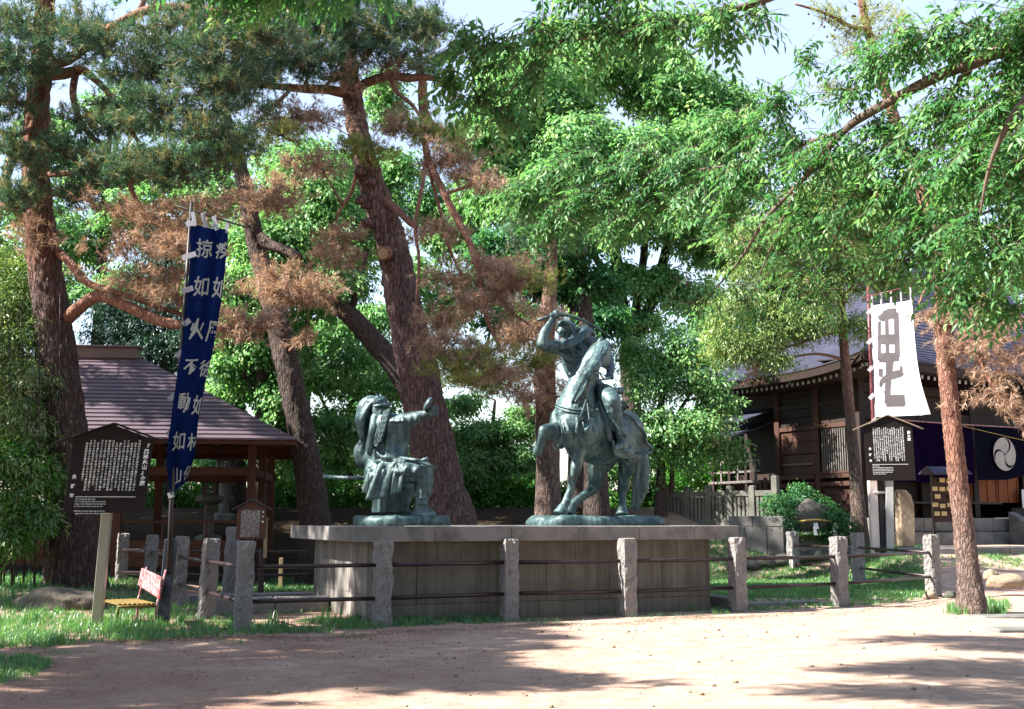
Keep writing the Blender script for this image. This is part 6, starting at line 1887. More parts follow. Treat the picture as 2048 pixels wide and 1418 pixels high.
trunk_mesh('limbs', L2[1:], M['bark_limb'], t2, 14, .05, 5)
for (a, b, r) in ((724, 402, .16), (733, 412, .12), (738, 448, .17), (730, 452, .12), (740, 365, .13), (722, 345, .14)):
    boulder('knot', None, None, P(a, b, 25.55), (r * 1.1, r, r * .9), 'bark_pine_mid', int(a), 2, t2)
MB().tube([P(772, 506, 25.5), P(766, 507, 25.05)], [.17, .15], 14).build('sawn_stub', M['bark_limb'], t2, smooth=False)
MB().tube([P(766, 507, 25.055), P(765.8, 507, 25.04)], [.12, .12], 14).build('cut_face', M['stake'], t2)
b2 = [B(560, 110, 110, 50, 24.4), B(640, 60, 110, 50, 25), B(700, 20, 110, 50, 25.6), B(790, 50, 100, 50, 25), B(840, 110, 70, 45, 24.8), B(740, 105, 90, 40, 25), B(620, 130, 80, 35, 24.6), B(480, 150, 70, 40, 24.2), B(560, -40, 140, 60, 25), B(750, -60, 160, 60, 25.6), B(870, 60, 50, 50, 25.2)]
crown(t2, b2, 'pine', 5200, 17, .17, .016, 'needle', 'needles')
b2y = [B(738, 300, 55, 26, 25.2), B(900, 268, 60, 22, 25), B(840, 262, 50, 20, 25), B(960, 720, 50, 28, 23.6), B(900, 730, 45, 25, 23.8), B(490, 300, 60, 30, 23.6), B(560, 270, 50, 25, 24), B(1080, 560, 40, 20, 23.8)]
crown(t2, b2y, 'pine', 1100, 17, .15, .015, 'needle_yellow', 'yellowing_needles')
b2d = [B(600, 230, 90, 40, 24.6), B(680, 150, 60, 30, 25), B(780, 140, 60, 25, 25), B(800, 250, 70, 30, 25), B(930, 320, 80, 45, 24.8), B(880, 320, 50, 30, 24.8), B(960, 360, 60, 40, 24.4), B(690, 480, 55, 38, 25), B(660, 520, 50, 30, 24.8), B(870, 460, 60, 30, 24.6), B(900, 560, 50, 35, 24.4), B(1000, 530, 70, 40, 24), B(960, 600, 70, 45, 24), B(1020, 620, 50, 30, 23.6), B(890, 680, 60, 40, 23.8), B(950, 700, 60, 32, 23.6), B(1000, 740, 60, 30, 23.5), B(1040, 790, 40, 30, 23.4), B(880, 640, 40, 25, 24), B(560, 400, 60, 28, 23.8), B(640, 330, 60, 30, 24.2), B(1040, 560, 60, 30, 23.9)]
crown(t2, b2d, 'pine', 3300, 14, .16, .014, 'needle_dead', 'dead_needles', spread=.9, upb=-.15)
limbs_to(b2 + b2y + b2d, L2, M['twig'], t2, .04, 11, 'branches', 5)

# ---- dark-barked trees behind the pavilion and the kneeling figure
t3 = thing('pine_tree', 'dark barked tree with a curved trunk between the pavilion roof and the plinth', 'tree', P(628, 1060, 29.5))
stem = rooted([(632, 1060, 29.5, .42), (618, 950, 29.5, .36), (600, 850, 29.5, .34), (578, 750, 29.5, .32), (562, 680, 29.6, .30), (540, 590, 29.8, .27), (518, 510, 30, .25), (500, 430, 30, .23), (484, 350, 30.2, .2), (462, 270, 30.4, .18), (440, 190, 30.5, .14), (425, 60, 30.6, .09)])
L3 = [stem, px_line([(514, 470, 30, .17), (540, 490, 29.7, .15), (575, 502, 29.4, .13), (600, 515, 29, .10)]),
      px_line([(470, 290, 30.4, .1), (520, 240, 30, .07), (580, 180, 29.6, .05)])]
trunk_mesh('trunk', L3[:1], M['bark_dark'], t3, 48, .02, 18, .025, 9.0)
trunk_mesh('limbs', L3[1:], M['bark_dark'], t3, 14, .04, 5)
b3 = [B(560, 560, 90, 40, 28.5), B(600, 585, 80, 35, 28.2), B(540, 380, 60, 30, 29), B(590, 345, 50, 25, 29), B(520, 410, 60, 30, 29.2), B(610, 680, 50, 26, 28.6)]
crown(t3, b3, 'pine', 950, 15, .17, .017, 'needle_dead', 'dead_needles', spread=.9, upb=-.1)
b3g = [B(430, 60, 120, 60, 30), B(480, 180, 100, 50, 30), B(540, 250, 80, 40, 29.6), B(400, 250, 90, 40, 30)]
crown(t3, b3g, 'pine', 1150, 15, .18, .02, 'needle', 'needles')
limbs_to(b3 + b3g, L3, M['twig'], t3, .05, 5, 'branches', 7)
t4 = thing('leaning_tree', 'dark trunk leaning far over behind the tall pine above the kneeling figure', 'tree', P(890, 1040, 34))
stem = rooted([(880, 960, 34, .40), (840, 830, 34, .36), (800, 748, 34, .34), (755, 690, 34, .32), (700, 630, 34, .29), (650, 585, 34, .26), (600, 520, 34, .22), (560, 470, 34, .18), (530, 430, 34, .1)])
trunk_mesh('trunk', [stem, px_line([(700, 630, 34, .12), (720, 560, 34, .1), (740, 470, 34, .06)])], M['bark_dark'], t4, 18, .04, 5)
b4 = [B(590, 460, 80, 60, 34), B(650, 400, 80, 70, 34.5), B(680, 560, 70, 45, 34), B(560, 540, 60, 45, 34), B(740, 460, 60, 50, 34.4), B(620, 330, 80, 60, 35), B(520, 480, 60, 60, 34.6)]
crown(t4, b4, 'leaf', 1500, 15, .17, .085, 'leaf_bg', sr=.42)
limbs_to(b4, [stem], M['twig'], t4, .05, 5, 'branches', 8)
t5 = thing('pine_tree', 'reddish pine trunk hung with dead needles right behind the rearing horse', 'tree', P(1098, 1040, 27.5))
stem = rooted([(1100, 1060, 27.5, .34), (1096, 950, 27.5, .29), (1092, 850, 27.5, .27), (1090, 760, 27.5, .25), (1092, 680, 27.6, .22), (1098, 600, 27.7, .18), (1104, 500, 27.8, .13), (1112, 400, 28, .09), (1120, 320, 28.2, .05)])
trunk_mesh('trunk', [stem], M['bark_grey'], t5, 16, .05, 5)
b5 = [B(1085, 750, 45, 50, 26.8), B(1110, 700, 50, 35, 26.8), B(1060, 800, 35, 35, 26.8), B(1040, 680, 50, 30, 27), B(1100, 640, 55, 30, 27), B(1130, 790, 20, 40, 27.2)]
crown(t5, b5, 'pine', 850, 14, .15, .014, 'needle_dead', 'dead_needles', spread=.9, upb=-.4)
b5g = [B(1110, 470, 70, 32, 27.8), B(1060, 430, 60, 30, 27.8), B(1150, 400, 60, 30, 28), B(1040, 500, 50, 24, 27.6)]
crown(t5, b5g, 'pine', 800, 15, .16, .017, 'needle', 'needles')
b5y = [B(990, 760, 60, 30, 26.6), B(1060, 720, 50, 22, 26.4), B(930, 760, 45, 22, 26.8)]
crown(t5, b5y, 'pine', 700, 16, .15, .015, 'needle_yellow', 'yellowing_needles')
limbs_to(b5 + b5y + b5g, [stem], M['twig'], t5, .035, 6, 'branches', 9)
t6 = thing('pine_tree', 'plain grey-brown trunk glimpsed between the legs of the bronze horse', 'tree', P(1192, 1040, 30))
stem = rooted([(1196, 1050, 30, .36), (1192, 960, 30, .32), (1186, 860, 30, .28), (1180, 760, 30, .24), (1172, 640, 30, .20), (1165, 540, 30, .15), (1150, 440, 30, .1)])
trunk_mesh('trunk', [stem], M['bark_dark'], t6, 16, .04, 5)
b6 = [B(1150, 480, 60, 40, 30), B(1100, 520, 60, 35, 30), B(1200, 560, 50, 35, 30)]
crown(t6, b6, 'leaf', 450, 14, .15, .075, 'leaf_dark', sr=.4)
limbs_to(b6, [stem], M['twig'], t6, .04, 4, 'branches', 10)

# ---- broadleaf trees on the bank
def broadleaf(label, base, lines, blobs, n, per, L, W, mat, bark='bark_dark', sr=.5, seed=1, name='broadleaf_tree', group=None, droop=.25, tw=.016, r0=.06):
    t = thing(name, label, 'tree', base, group)
    blobs = [(b_[0], b_[1] * np.array((rng.uniform(.62, .9), .8, rng.uniform(.65, 1.0))), b_[2]) for b_ in blobs]
    blobs += [(b_[0] + b_[1] * np.clip(rng.normal(0, .6, 3), -1, 1), b_[1] * rng.uniform(.35, .6), b_[2]) for b_ in blobs for _ in range(2)]
    n = int(n * .95)
    trunk_mesh('trunk', lines, M[bark], t, 14, .04, 4)
    crown(t, blobs, 'leaf', n, per, L, W, mat, sr=sr, droop=droop)
    limbs_to(blobs, lines, M['zelkova_bark'], t, r0, 3, 'branches', seed, tw)
    return t
D_ = 47
lines = [rooted([(1270, 1000, D_, .42), (1266, 850, D_, .40), (1258, 700, D_, .38)]), px_line([(1258, 705, D_, .3), (1243, 600, D_, .26), (1228, 480, D_, .22), (1212, 360, D_, .14)]),
         px_line([(1258, 705, D_, .3), (1300, 610, D_, .24), (1335, 490, D_, .2), (1360, 380, D_, .12)]), px_line([(1260, 690, D_, .24), (1275, 600, D_ + .5, .2), (1290, 480, D_ + 1, .16), (1290, 300, D_ + 1.5, .1)]), px_line([(1240, 590, D_, .2), (1180, 500, D_, .15), (1120, 420, D_, .1)])]
bb1 = [B(1090, 190, 130, 85, 48), B(1230, 120, 130, 75, 49), B(1370, 190, 120, 75, 48), B(1420, 280, 100, 70, 46), B(1020, 270, 100, 80, 47), B(1160, 290, 120, 80, 46), B(1300, 300, 120, 75, 45.5), B(1070, 400, 110, 70, 46), B(1210, 420, 120, 65, 45), B(1350, 430, 110, 65, 45), B(1450, 390, 80, 70, 46), B(990, 380, 70, 60, 47), B(1440, 500, 80, 60, 46), B(1150, 90, 100, 60, 50), B(1290, 60, 90, 45, 51), B(1460, 210, 60, 60, 48), B(1020, 150, 80, 70, 50), B(990, 200, 60, 60, 50), B(1180, 600, 60, 36, 46), B(1310, 560, 60, 36, 46), B(1390, 590, 60, 36, 46), B(1250, 550, 50, 30, 47), B(1290, 640, 46, 26, 47)]
broadleaf('very tall bright green zelkova with forking dark limbs behind the horseman', P(1270, 1000, D_), lines, bb1, 8800, 17, .25, .125, 'leaf_bg', sr=.62, seed=21, name='zelkova_tree')
D_ = 37
lines = [rooted([(1158, 1000, D_, .32), (1157, 850, D_, .28), (1155, 640, D_, .25), (1152, 500, D_, .2), (1150, 400, D_, .12)]), px_line([(1154, 560, D_, .14), (1120, 585, D_, .13), (1090, 620, D_, .10), (1050, 600, D_, .06)]), px_line([(1153, 510, D_, .12), (1190, 505, D_, .09), (1230, 490, D_, .06)])]
bb2 = [B(1010, 500, 80, 50, 37), B(1090, 540, 70, 40, 37), B(960, 570, 60, 45, 37), B(1180, 570, 60, 35, 37), B(1100, 470, 80, 45, 37), B(1200, 640, 55, 35, 36), B(1030, 640, 60, 40, 36)]
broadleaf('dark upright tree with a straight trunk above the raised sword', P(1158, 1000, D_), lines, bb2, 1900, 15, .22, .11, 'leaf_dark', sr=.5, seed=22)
D_ = 36.5
lines = [rooted([(1320, 1000, D_, .16), (1322, 930, D_, .14), (1318, 850, D_, .12), (1330, 760, D_, .09), (1350, 680, D_, .05)]), px_line([(1320, 900, D_, .08), (1360, 820, D_, .06), (1400, 760, D_, .04)]), px_line([(1342, 985, D_, .08), (1350, 900, D_, .07), (1380, 840, D_, .05)])]
bb3 = [B(1300, 770, 80, 50, 36.5), B(1370, 740, 80, 50, 36.5), B(1430, 780, 60, 60, 36.5), B(1310, 850, 80, 45, 36), B(1390, 850, 80, 50, 36), B(1450, 900, 50, 40, 36.5), B(1270, 700, 70, 45, 37), B(1360, 680, 80, 40, 37), B(1440, 690, 60, 50, 37), B(1290, 910, 60, 30, 36), B(1440, 640, 60, 40, 38), B(1380, 910, 60, 30, 36.5)]
broadleaf('spreading dark green understorey tree left of the shrine roof'.replace('left of', 'next to'), P(1320, 1000, D_), lines, bb3, 1900, 14, .15, .072, 'leaf_bg', sr=.48, seed=23, tw=.014, r0=.04)
D_ = 39
lines = [rooted([(975, 1000, D_, .13), (980, 930, D_, .11), (985, 860, D_, .08), (990, 800, D_, .04)]), px_line([(980, 930, D_, .06), (1010, 890, D_, .05), (1050, 860, D_, .03)])]
bb4 = [B(950, 870, 60, 32, 39), B(1010, 860, 70, 30, 39), B(960, 920, 70, 28, 38.6), B(1040, 910, 50, 28, 38.6), B(920, 810, 35, 25, 39.5), B(1050, 830, 45, 28, 39.5), B(930, 960, 50, 20, 38.6), B(1230, 930, 60, 30, 39)]
broadleaf('low light green maple in the gap between the leaning pine and the horse', P(975, 1000, D_), lines, bb4, 1700, 15, .15, .08, 'leaf_bg', sr=.4, seed=24, name='maple_tree', tw=.012, r0=.03)
D_ = 41
lines = [rooted([(690, 1045, D_, .17), (700, 950, D_, .15), (706, 850, D_, .13), (700, 760, D_, .1), (690, 660, D_, .06)]), px_line([(704, 880, D_, .08), (660, 830, D_, .06), (630, 770, D_, .04)])]
bb5 = [B(680, 660, 70, 40, 41), B(740, 640, 60, 45, 41), B(650, 740, 60, 50, 40.5), B(720, 740, 70, 45, 40.5), B(660, 830, 50, 35, 40), B(730, 830, 60, 40, 40), B(700, 900, 60, 35, 40), B(650, 910, 40, 30, 40), B(760, 780, 50, 40, 41), B(640, 670, 50, 40, 42)]
broadleaf('slim dark tree standing behind the head of the seated statue', P(690, 1045, D_), lines, bb5, 1700, 15, .17, .085, 'leaf_bg', sr=.45, seed=25, tw=.014, r0=.04)
D_ = 35.8
lines = [rooted([(522, 1020, D_, .22), (522, 900, D_, .2), (522, 780, D_, .18), (524, 660, D_, .14), (520, 540, D_, .08)]), px_line([(523, 800, D_, .08), (480, 740, D_, .06), (450, 680, D_, .04)])]
bb6 = [B(520, 700, 60, 45, 35.8), B(470, 640, 70, 45, 35.8), B(540, 620, 60, 45, 35.8), B(560, 790, 50, 40, 35.8), B(480, 560, 60, 45, 35.8), B(450, 730, 50, 30, 35.8), B(530, 860, 60, 30, 35.8), B(590, 700, 40, 40, 36), B(470, 470, 60, 45, 36)]
broadleaf('straight dark trunked tree seen past the corner of the pavilion roof', P(522, 1020, D_), lines, bb6, 1600, 15, .18, .09, 'leaf_bg', sr=.46, seed=26, tw=.014, r0=.04)
D_ = 52
lines = [rooted([(600, 1000, D_, .35), (610, 700, D_, .28), (620, 450, D_, .2), (630, 300, D_, .1)])]
bb7 = [B(600, 420, 80, 60, 52), B(680, 350, 80, 60, 52), B(760, 400, 70, 60, 52), B(540, 500, 70, 55, 52), B(640, 520, 70, 50, 51), B(720, 500, 60, 50, 51), B(860, 400, 60, 50, 52), B(900, 480, 60, 50, 51), B(840, 560, 60, 40, 50), B(940, 420, 60, 50, 51), B(900, 620, 60, 40, 50), B(560, 330, 60, 60, 52), B(800, 330, 60, 50, 52), B(770, 200, 60, 60, 53), B(840, 700, 50, 30, 50)]
broadleaf('tall bright green tree far back behind the two leaning pine trunks', P(600, 1000, D_), lines, bb7, 3300, 15, .24, .12, 'leaf_bg', sr=.56, seed=27)
D_ = 50
lines = [rooted([(1960, 900, D_, .35), (1960, 600, D_, .25), (1950, 400, D_, .12)])]
bb8 = [B(1880, 380, 90, 60, 50), B(1980, 340, 90, 70, 50), B(2040, 440, 70, 70, 50), B(1900, 480, 90, 50, 49), B(1980, 560, 80, 50, 49), B(1800, 420, 80, 60, 50), B(1700, 360, 80, 70, 50), B(1620, 420, 80, 70, 50), B(1720, 480, 80, 50, 49), B(2060, 640, 60, 60, 48), B(2080, 540, 50, 60, 48), B(1560, 500, 60, 60, 50)]
broadleaf('mid green tree rising behind the shrine roof ridge', P(1960, 900, D_), lines, bb8, 2500, 15, .24, .12, 'leaf_bg', sr=.56, seed=28)
D_ = 53
lines = [rooted([(180, 900, D_, .35), (200, 600, D_, .26), (210, 400, D_, .18), (220, 260, D_, .1)])]
bb9 = [B(150, 470, 90, 60, 53), B(250, 430, 90, 60, 53), B(340, 480, 80, 60, 53), B(200, 340, 90, 60, 54), B(300, 330, 80, 60, 54), B(60, 420, 80, 70, 53), B(400, 400, 70, 60, 53), B(120, 560, 80, 50, 52), B(270, 560, 90, 50, 52), B(20, 540, 70, 60, 52), B(390, 570, 70, 50, 52), B(100, 280, 80, 60, 54), B(420, 290, 70, 60, 54), B(230, 220, 80, 50, 55)]
broadleaf('broad green tree far behind the old pine and the pavilion', P(180, 900, D_), lines, bb9, 2900, 15, .25, .125, 'leaf_bg', sr=.6, seed=29)
D_ = 37
lines = [rooted([(470, 1000, D_, .3), (474, 800, D_, .25), (480, 600, D_, .18), (490, 420, D_, .1)])]
bb10 = [B(430, 800, 70, 50, 37), B(520, 760, 70, 50, 37), B(600, 850, 60, 40, 37), B(480, 680, 80, 50, 37), B(570, 650, 70, 50, 37), B(640, 600, 60, 50, 37), B(430, 590, 70, 50, 37), B(560, 900, 60, 30, 37), B(690, 860, 60, 40, 37), B(700, 720, 60, 50, 37), B(820, 760, 60, 50, 37.5), B(780, 850, 60, 40, 37), B(540, 440, 70, 50, 37.5), B(460, 380, 60, 50, 37.5)]
broadleaf('deep green tree standing between the pavilion and the bank hedge', P(470, 1000, D_), lines, bb10, 1900, 14, .20, .10, 'leaf_bg', sr=.54, seed=36)
# a dark conifer behind the pavilion
cf = thing('conifer_tree', 'dense dark conifer directly behind the pavilion ridge', 'tree', P(330, 1000, 39))
lines = [rooted([(335, 1000, 39, .24), (335, 750, 39, .2), (332, 560, 39, .12), (330, 430, 39, .05)])]
trunk_mesh('trunk', lines, M['bark_dark'], cf, 12, .03, 4)
bbc = [B(330, 700, 130, 40, 39), B(260, 660, 90, 32, 39), B(400, 670, 80, 30, 38.6), B(330, 620, 100, 32, 39), B(420, 720, 70, 26, 38.6), B(330, 540, 70, 35, 39), B(230, 610, 60, 26, 39), B(330, 470, 45, 35, 39), B(440, 620, 50, 22, 39)]
crown(cf, bbc, 'leaf', 2600, 16, .16, .035, 'conifer', sr=.45, droop=.4)
limbs_to(bbc, lines, M['twig'], cf, .05, 5, 'branches', 30)

# ---- trees round the shrine
t7 = thing('cypress_tree', 'slim cypress with yellow-green sprays hanging before the shrine roof', 'tree', P(1716, 1070, 32.4))
stem = rooted([(1722, 1075, 32.4, .19), (1712, 960, 32.4, .165), (1700, 830, 32.4, .15), (1690, 720, 32.4, .135), (1684, 640, 32.4, .115), (1678, 540, 32.4, .09), (1670, 420, 32.6, .06), (1662, 330, 32.8, .03)])
trunk_mesh('trunk', [stem, px_line([(1684, 660, 32.4, .05), (1640, 672, 32.2, .05), (1590, 690, 32.0, .035), (1540, 702, 31.8, .02)])], M['bark_grey'], t7, 14, .05, 5)
bh = [B(1490, 690, 75, 34, 32.0), B(1560, 650, 85, 38, 32.0), B(1500, 610, 75, 36, 32.2), B(1600, 590, 85, 36, 32.2), B(1660, 560, 70, 34, 32.4), B(1530, 540, 80, 36, 32.4), B(1620, 500, 80, 36, 32.4), B(1720, 520, 70, 34, 32.6), B(1570, 460, 80, 36, 32.6), B(1680, 440, 80, 36, 32.8), B(1500, 480, 60, 34, 32.4), B(1780, 560, 50, 28, 32.8), B(1450, 650, 40, 30, 32.0), B(1620, 640, 60, 30, 31.8), B(1720, 650, 40, 26, 32.4), B(1760, 470, 60, 34, 33.0), B(1640, 380, 70, 32, 33.2), B(1560, 720, 40, 16, 31.8)]
crown(t7, bh, 'leaf', 5200, 16, .115, .036, 'hinoki', sr=.36, droop=.3)
crown(t7, [B(1512, 735, 20, 30, 31.9), B(1800, 640, 24, 20, 32.4), B(1600, 560, 40, 20, 31.8), B(1680, 480, 50, 26, 32.2)], 'pine', 260, 14, .13, .014, 'needle_dead', 'dead_sprays', spread=.8, upb=-.6)
limbs_to(bh, [stem], M['twig'], t7, .03, 5, 'branches', 31, .008)
t8 = thing('pine_tree', 'leaning young red pine with scaly orange bark by the last fence post', 'tree', G(1946, 1222))
stem = rooted([(1946, 1225, 20.2, .235), (1938, 1150, 20.3, .19), (1922, 1010, 20.5, .17), (1905, 860, 20.6, .165), (1892, 720, 20.8, .16), (1886, 600, 21, .15), (1882, 520, 21.1, .14), (1850, 400, 21.3, .125), (1815, 310, 21.5, .115), (1790, 240, 21.7, .105), (1762, 150, 21.8, .095), (1738, 70, 22, .085), (1722, 0, 22.1, .07), (1700, -120, 22.4, .05)])
L8 = [stem, px_line([(1890, 640, 20.9, .05), (1930, 660, 20.6, .045), (1960, 720, 20.4, .04), (1995, 790, 20.2, .03), (2040, 830, 20.0, .02)]),
      px_line([(1885, 580, 21, .04), (1940, 600, 20.8, .035), (2000, 620, 20.5, .025), (2060, 640, 20.3, .015)]),
      px_line([(1740, 60, 22, .045), (1700, 52, 21.8, .04), (1650, 26, 21.6, .03), (1590, 8, 21.4, .02)]),
      px_line([(1760, 140, 21.9, .03), (1790, 90, 21.7, .02), (1820, 60, 21.6, .012)]),
      px_line([(1880, 540, 21, .03), (1850, 580, 20.8, .025), (1838, 610, 20.7, .02)])]
trunk_mesh('trunk', L8[:1], M['bark_red'], t8, 44, .02, 22, .018, 14.0)
trunk_mesh('limbs', L8[1:], M['bark_limb'], t8, 12, .04, 4)
b8 = [B(1940, 640, 40, 40, 20.6), B(1960, 700, 45, 40, 20.4), B(1900, 700, 30, 40, 20.6), B(2000, 740, 40, 36, 20.3), B(1970, 790, 40, 26, 20.3), B(2020, 800, 40, 26, 20.1), B(2000, 660, 50, 30, 20.4), B(2050, 700, 40, 40, 20.2), B(1870, 640, 24, 34, 20.8), B(2060, 830, 40, 20, 20), B(1920, 600, 40, 22, 20.8)]
crown(t8, b8, 'pine', 900, 14, .13, .012, 'needle_dead', 'dead_needles', spread=.9, upb=-.5)
b8g = [B(1700, 60, 50, 30, 21.8), B(1650, 40, 40, 25, 21.6), B(1790, 60, 45, 25, 21.7), B(1820, 110, 40, 30, 21.8), B(1730, 20, 60, 25, 22), B(1990, 620, 60, 24, 20.5), B(1690, 110, 40, 20, 21.8), B(1650, 180, 30, 20, 22)]
crown(t8, b8g, 'pine', 420, 15, .13, .012, 'needle_yellow', 'needles')
limbs_to(b8 + b8g, L8, M['twig'], t8, .022, 7, 'branches', 33, .008)
cone = MB()
for k in range(34):
    b = b8g[k % 5]; u = rng.normal(size=3); q = b[0] + u / np.linalg.norm(u) * b[1] * rng.uniform(.5, 1.1)
    cone.ball(q, .026, 6, 4)
cone.build('pine_cones', M['bark_dark'], t8, 'stuff')
# shrubs by the sacred rock
def shrub(label, blobs, n, L, W, mat, sr=.25, name='shrub', per=12, group=None):
    c = blobs[0][0]; b = Vector((c[0], c[1], T(c[0], c[1])))
    t = thing(name, label, 'shrub', b, group)
    crown(t, blobs, 'leaf', n, per, L, W, mat, sr=sr)
    st_ = [([b - Zz * .1, Vector(c) * .5 + b * .5, Vector(c)], [.03, .022, .012])]
    limbs_to(blobs, st_, M['twig'], t, .014, 5, 'stems', 3, .006)
    return t
shrub('dark evergreen shrub with tall shoots on the wall side of the sacred rock', [B(1560, 1010, 30, 26, 32.4), B(1580, 1040, 26, 20, 32.2), B(1610, 985, 20, 22, 32.8), B(1590, 1000, 22, 22, 32.6)], 420, .10, .045, 'leaf_dark')
shrub('dark evergreen shrub on the pole side of the sacred rock', [B(1660, 1035, 34, 24, 32.2), B(1640, 1010, 24, 20, 32.6), B(1680, 1055, 26, 14, 32)], 380, .10, .045, 'leaf_dark')
# hedge on the crest of the bank, bushes in the sun beyond
hd = thing('hedge', 'long clipped bright green hedge along the crest of the bank', 'hedge', P(700, 1040, 39))
hb = [B(300 + k * 40, 995 + 5 * math.sin(k * 1.7), 34, 36 + 6 * math.sin(k * 2.3), 39 + .4 * math.sin(k), .55) for k in range(27)]
crown(hd, hb, 'leaf', 5600, 13, .11, .06, 'hedge', 'foliage', sr=.28)
hst = [([Vector((b[0][0], b[0][1], T(b[0][0], b[0][1]) - .1)), Vector(b[0]) - Zz * .2], [.04, .02]) for b in hb]
limbs_to(hb, hst, M['twig'], hd, .02, 3, 'stems', 4, .008)
shrub('sunlit pale green bushes beyond the stone picket fence', [B(1350 + k * 30, 950 - 14 * (k % 2), 34, 30, 42 + .5 * (k % 3)) for k in range(6)] + [B(1400, 910, 40, 22, 43), B(1450, 920, 36, 24, 43)], 1300, .14, .07, 'hedge', .35, 'bush', 13)
shrub('tall sunlit weeds and bushes past the hedge near the tall pine foot', [B(900 + k * 34, 975 - 8 * (k % 2), 34, 26, 41.5) for k in range(6)], 900, .13, .065, 'hedge', .33, 'bush', 13)
shrub('pinkish flowering bush on the bank crest beside the curved dark trunk', [B(575, 935, 34, 28, 41), B(600, 915, 24, 24, 41.4)], 420, .13, .065, 'hedge', .33, 'bush', 13)

# far row of low trees and bushes beyond the hedge, and dense unseen trees added to shade the bank
far_specs = [(330, 905, 60, 40, 'yellow green thicket seen under the pavilion roof'), (440, 890, 60, 45, 'far thicket behind the stone lanterns'), (640, 930, 60, 30, 'far low thicket between the curved trunk and the kneeling figure'), (760, 900, 60, 40, 'far thicket behind the seated statue'), (900, 900, 60, 40, 'far pale thicket past the tall leaning pine foot'), (1010, 930, 60, 34, 'far thicket in the gap before the bronze horse'), (1240, 880, 70, 50, 'far thicket behind the bronze horse rump'), (1400, 880, 70, 45, 'far pale thicket over the picket fence')]
for (px_, py_, rx_, ry_, lab) in far_specs:
    d_ = 56 + (px_ % 5)
    bl = [B(px_ + dx, py_ + dy, rx_ * .6, ry_ * .6, d_ + dz, 1.2) for dx, dy, dz in ((-rx_ * .6, 10, 0), (rx_ * .6, 6, 1), (0, -ry_ * .5, .5), (-rx_ * .3, ry_ * .7, -.5), (rx_ * .35, ry_ * .8, .3))]
    b_ = P(px_, py_, d_); b_.z = T(b_.x, b_.y)
    t = thing('thicket', lab, 'shrub', b_)
    crown(t, bl, 'leaf', 620, 13, .22, .11, 'leaf_bg', sr=.5)
    limbs_to(bl, [([b_ - Zz * .2, b_ + Zz * 1.0, Vector(bl[0][0])], [.12, .09, .04])], M['zelkova_bark'], t, .04, 3, 'stems', 5, .012)

# ---- bamboo and undergrowth at the frame edge
bm_ = thing('bamboo_clump', 'pale green bamboo thicket beside the thick old pine trunk', 'bamboo', G(60, 1165))
bmb = [B(20, 520, 60, 60, 25.5), B(70, 560, 50, 50, 25.2), B(30, 620, 70, 50, 25), B(80, 660, 45, 45, 24.6), B(20, 700, 60, 50, 24.6), B(60, 760, 60, 50, 24.2), B(10, 820, 60, 50, 24), B(70, 850, 50, 45, 24), B(30, 920, 60, 45, 23.6), B(80, 950, 40, 40, 23.6), B(20, 1010, 60, 40, 23.4), B(70, 1030, 40, 35, 23.4), B(20, 1080, 50, 30, 23.2), B(130, 980, 20, 50, 25.6), B(-40, 700, 60, 200, 24.5), B(-40, 1000, 60, 100, 23.6)]
crown(bm_, bmb, 'leaf', 2600, 13, .15, .034, 'bamboo', sr=.36, droop=.22)
crown(bm_, bmb[8:14], 'leaf', 500, 12, .09, .055, 'hedge', 'undergrowth', sr=.3)
for k in range(16):
    x = -30 + k * 10.5 + 5 * math.sin(k * 3); d = 23.6 + 1.6 * ((k * 7) % 5) / 5
    b = P(x, 1150, d); b.z = T(b.x, b.y) - .1
    tp = P(x + 10 * math.sin(k * 2.1), 640 + 60 * math.sin(k * 1.3), d)
    MB().tube([b, b.lerp(tp, .5) + Vector((.05, 0, 0)), tp], [.022, .018, .008], 7).build('culm', M['bark_dark'], bm_, smooth=True)
for k in range(5):
    pass

# ---- pines standing outside the frame whose crowns shade the forecourt
def far_pine(label, x, y, h, blobs, n):
    t = thing('pine_tree', label, 'tree', (x, y, T(x, y)))
    line = ([Vector((x, y, -.3)), Vector((x + .3, y, h * .4)), Vector((x - .2, y + .2, h * .75)), Vector((x, y, h))], [.4, .32, .22, .08])
    trunk_mesh('trunk', [line], M['bark_pine'], t, 14, .05, 4)
    crown(t, blobs, 'pine', n, 12, .26, .05, 'needle', 'needles')
    limbs_to(blobs, [line], M['twig'], t, .05, 3, 'branches', 11)
def shade_tree(label, x, y, h, r, n):
    t = thing('zelkova_tree', label, 'tree', (x, y, T(x, y)))
    line = ([Vector((x, y, -.3)), Vector((x + .2, y, h * .35)), Vector((x - .2, y + .2, h * .6)), Vector((x, y, h * .85))], [.4, .33, .24, .1])
    bl = []
    for k in range(16):
        a = k * 2.4; f = .25 + .75 * ((k * 5) % 16) / 16
        bl.append((np.array((x + math.cos(a) * r * f, y + math.sin(a) * r * f, h * (.55 + .4 * ((k * 7) % 16) / 16))), np.array((r * .36, r * .36, r * .22)), 1.0))
    trunk_mesh('trunk', [line], M['bark_dark'], t, 12, .04, 4)
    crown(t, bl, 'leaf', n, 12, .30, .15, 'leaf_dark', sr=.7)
    limbs_to(bl, [line], M['zelkova_bark'], t, .06, 2, 'branches', 12, .02)
def WB(x, y, z, rx, ry, rz, w=1.0): return (np.array((x, y, z), float), np.array((rx, ry, rz), float), w)

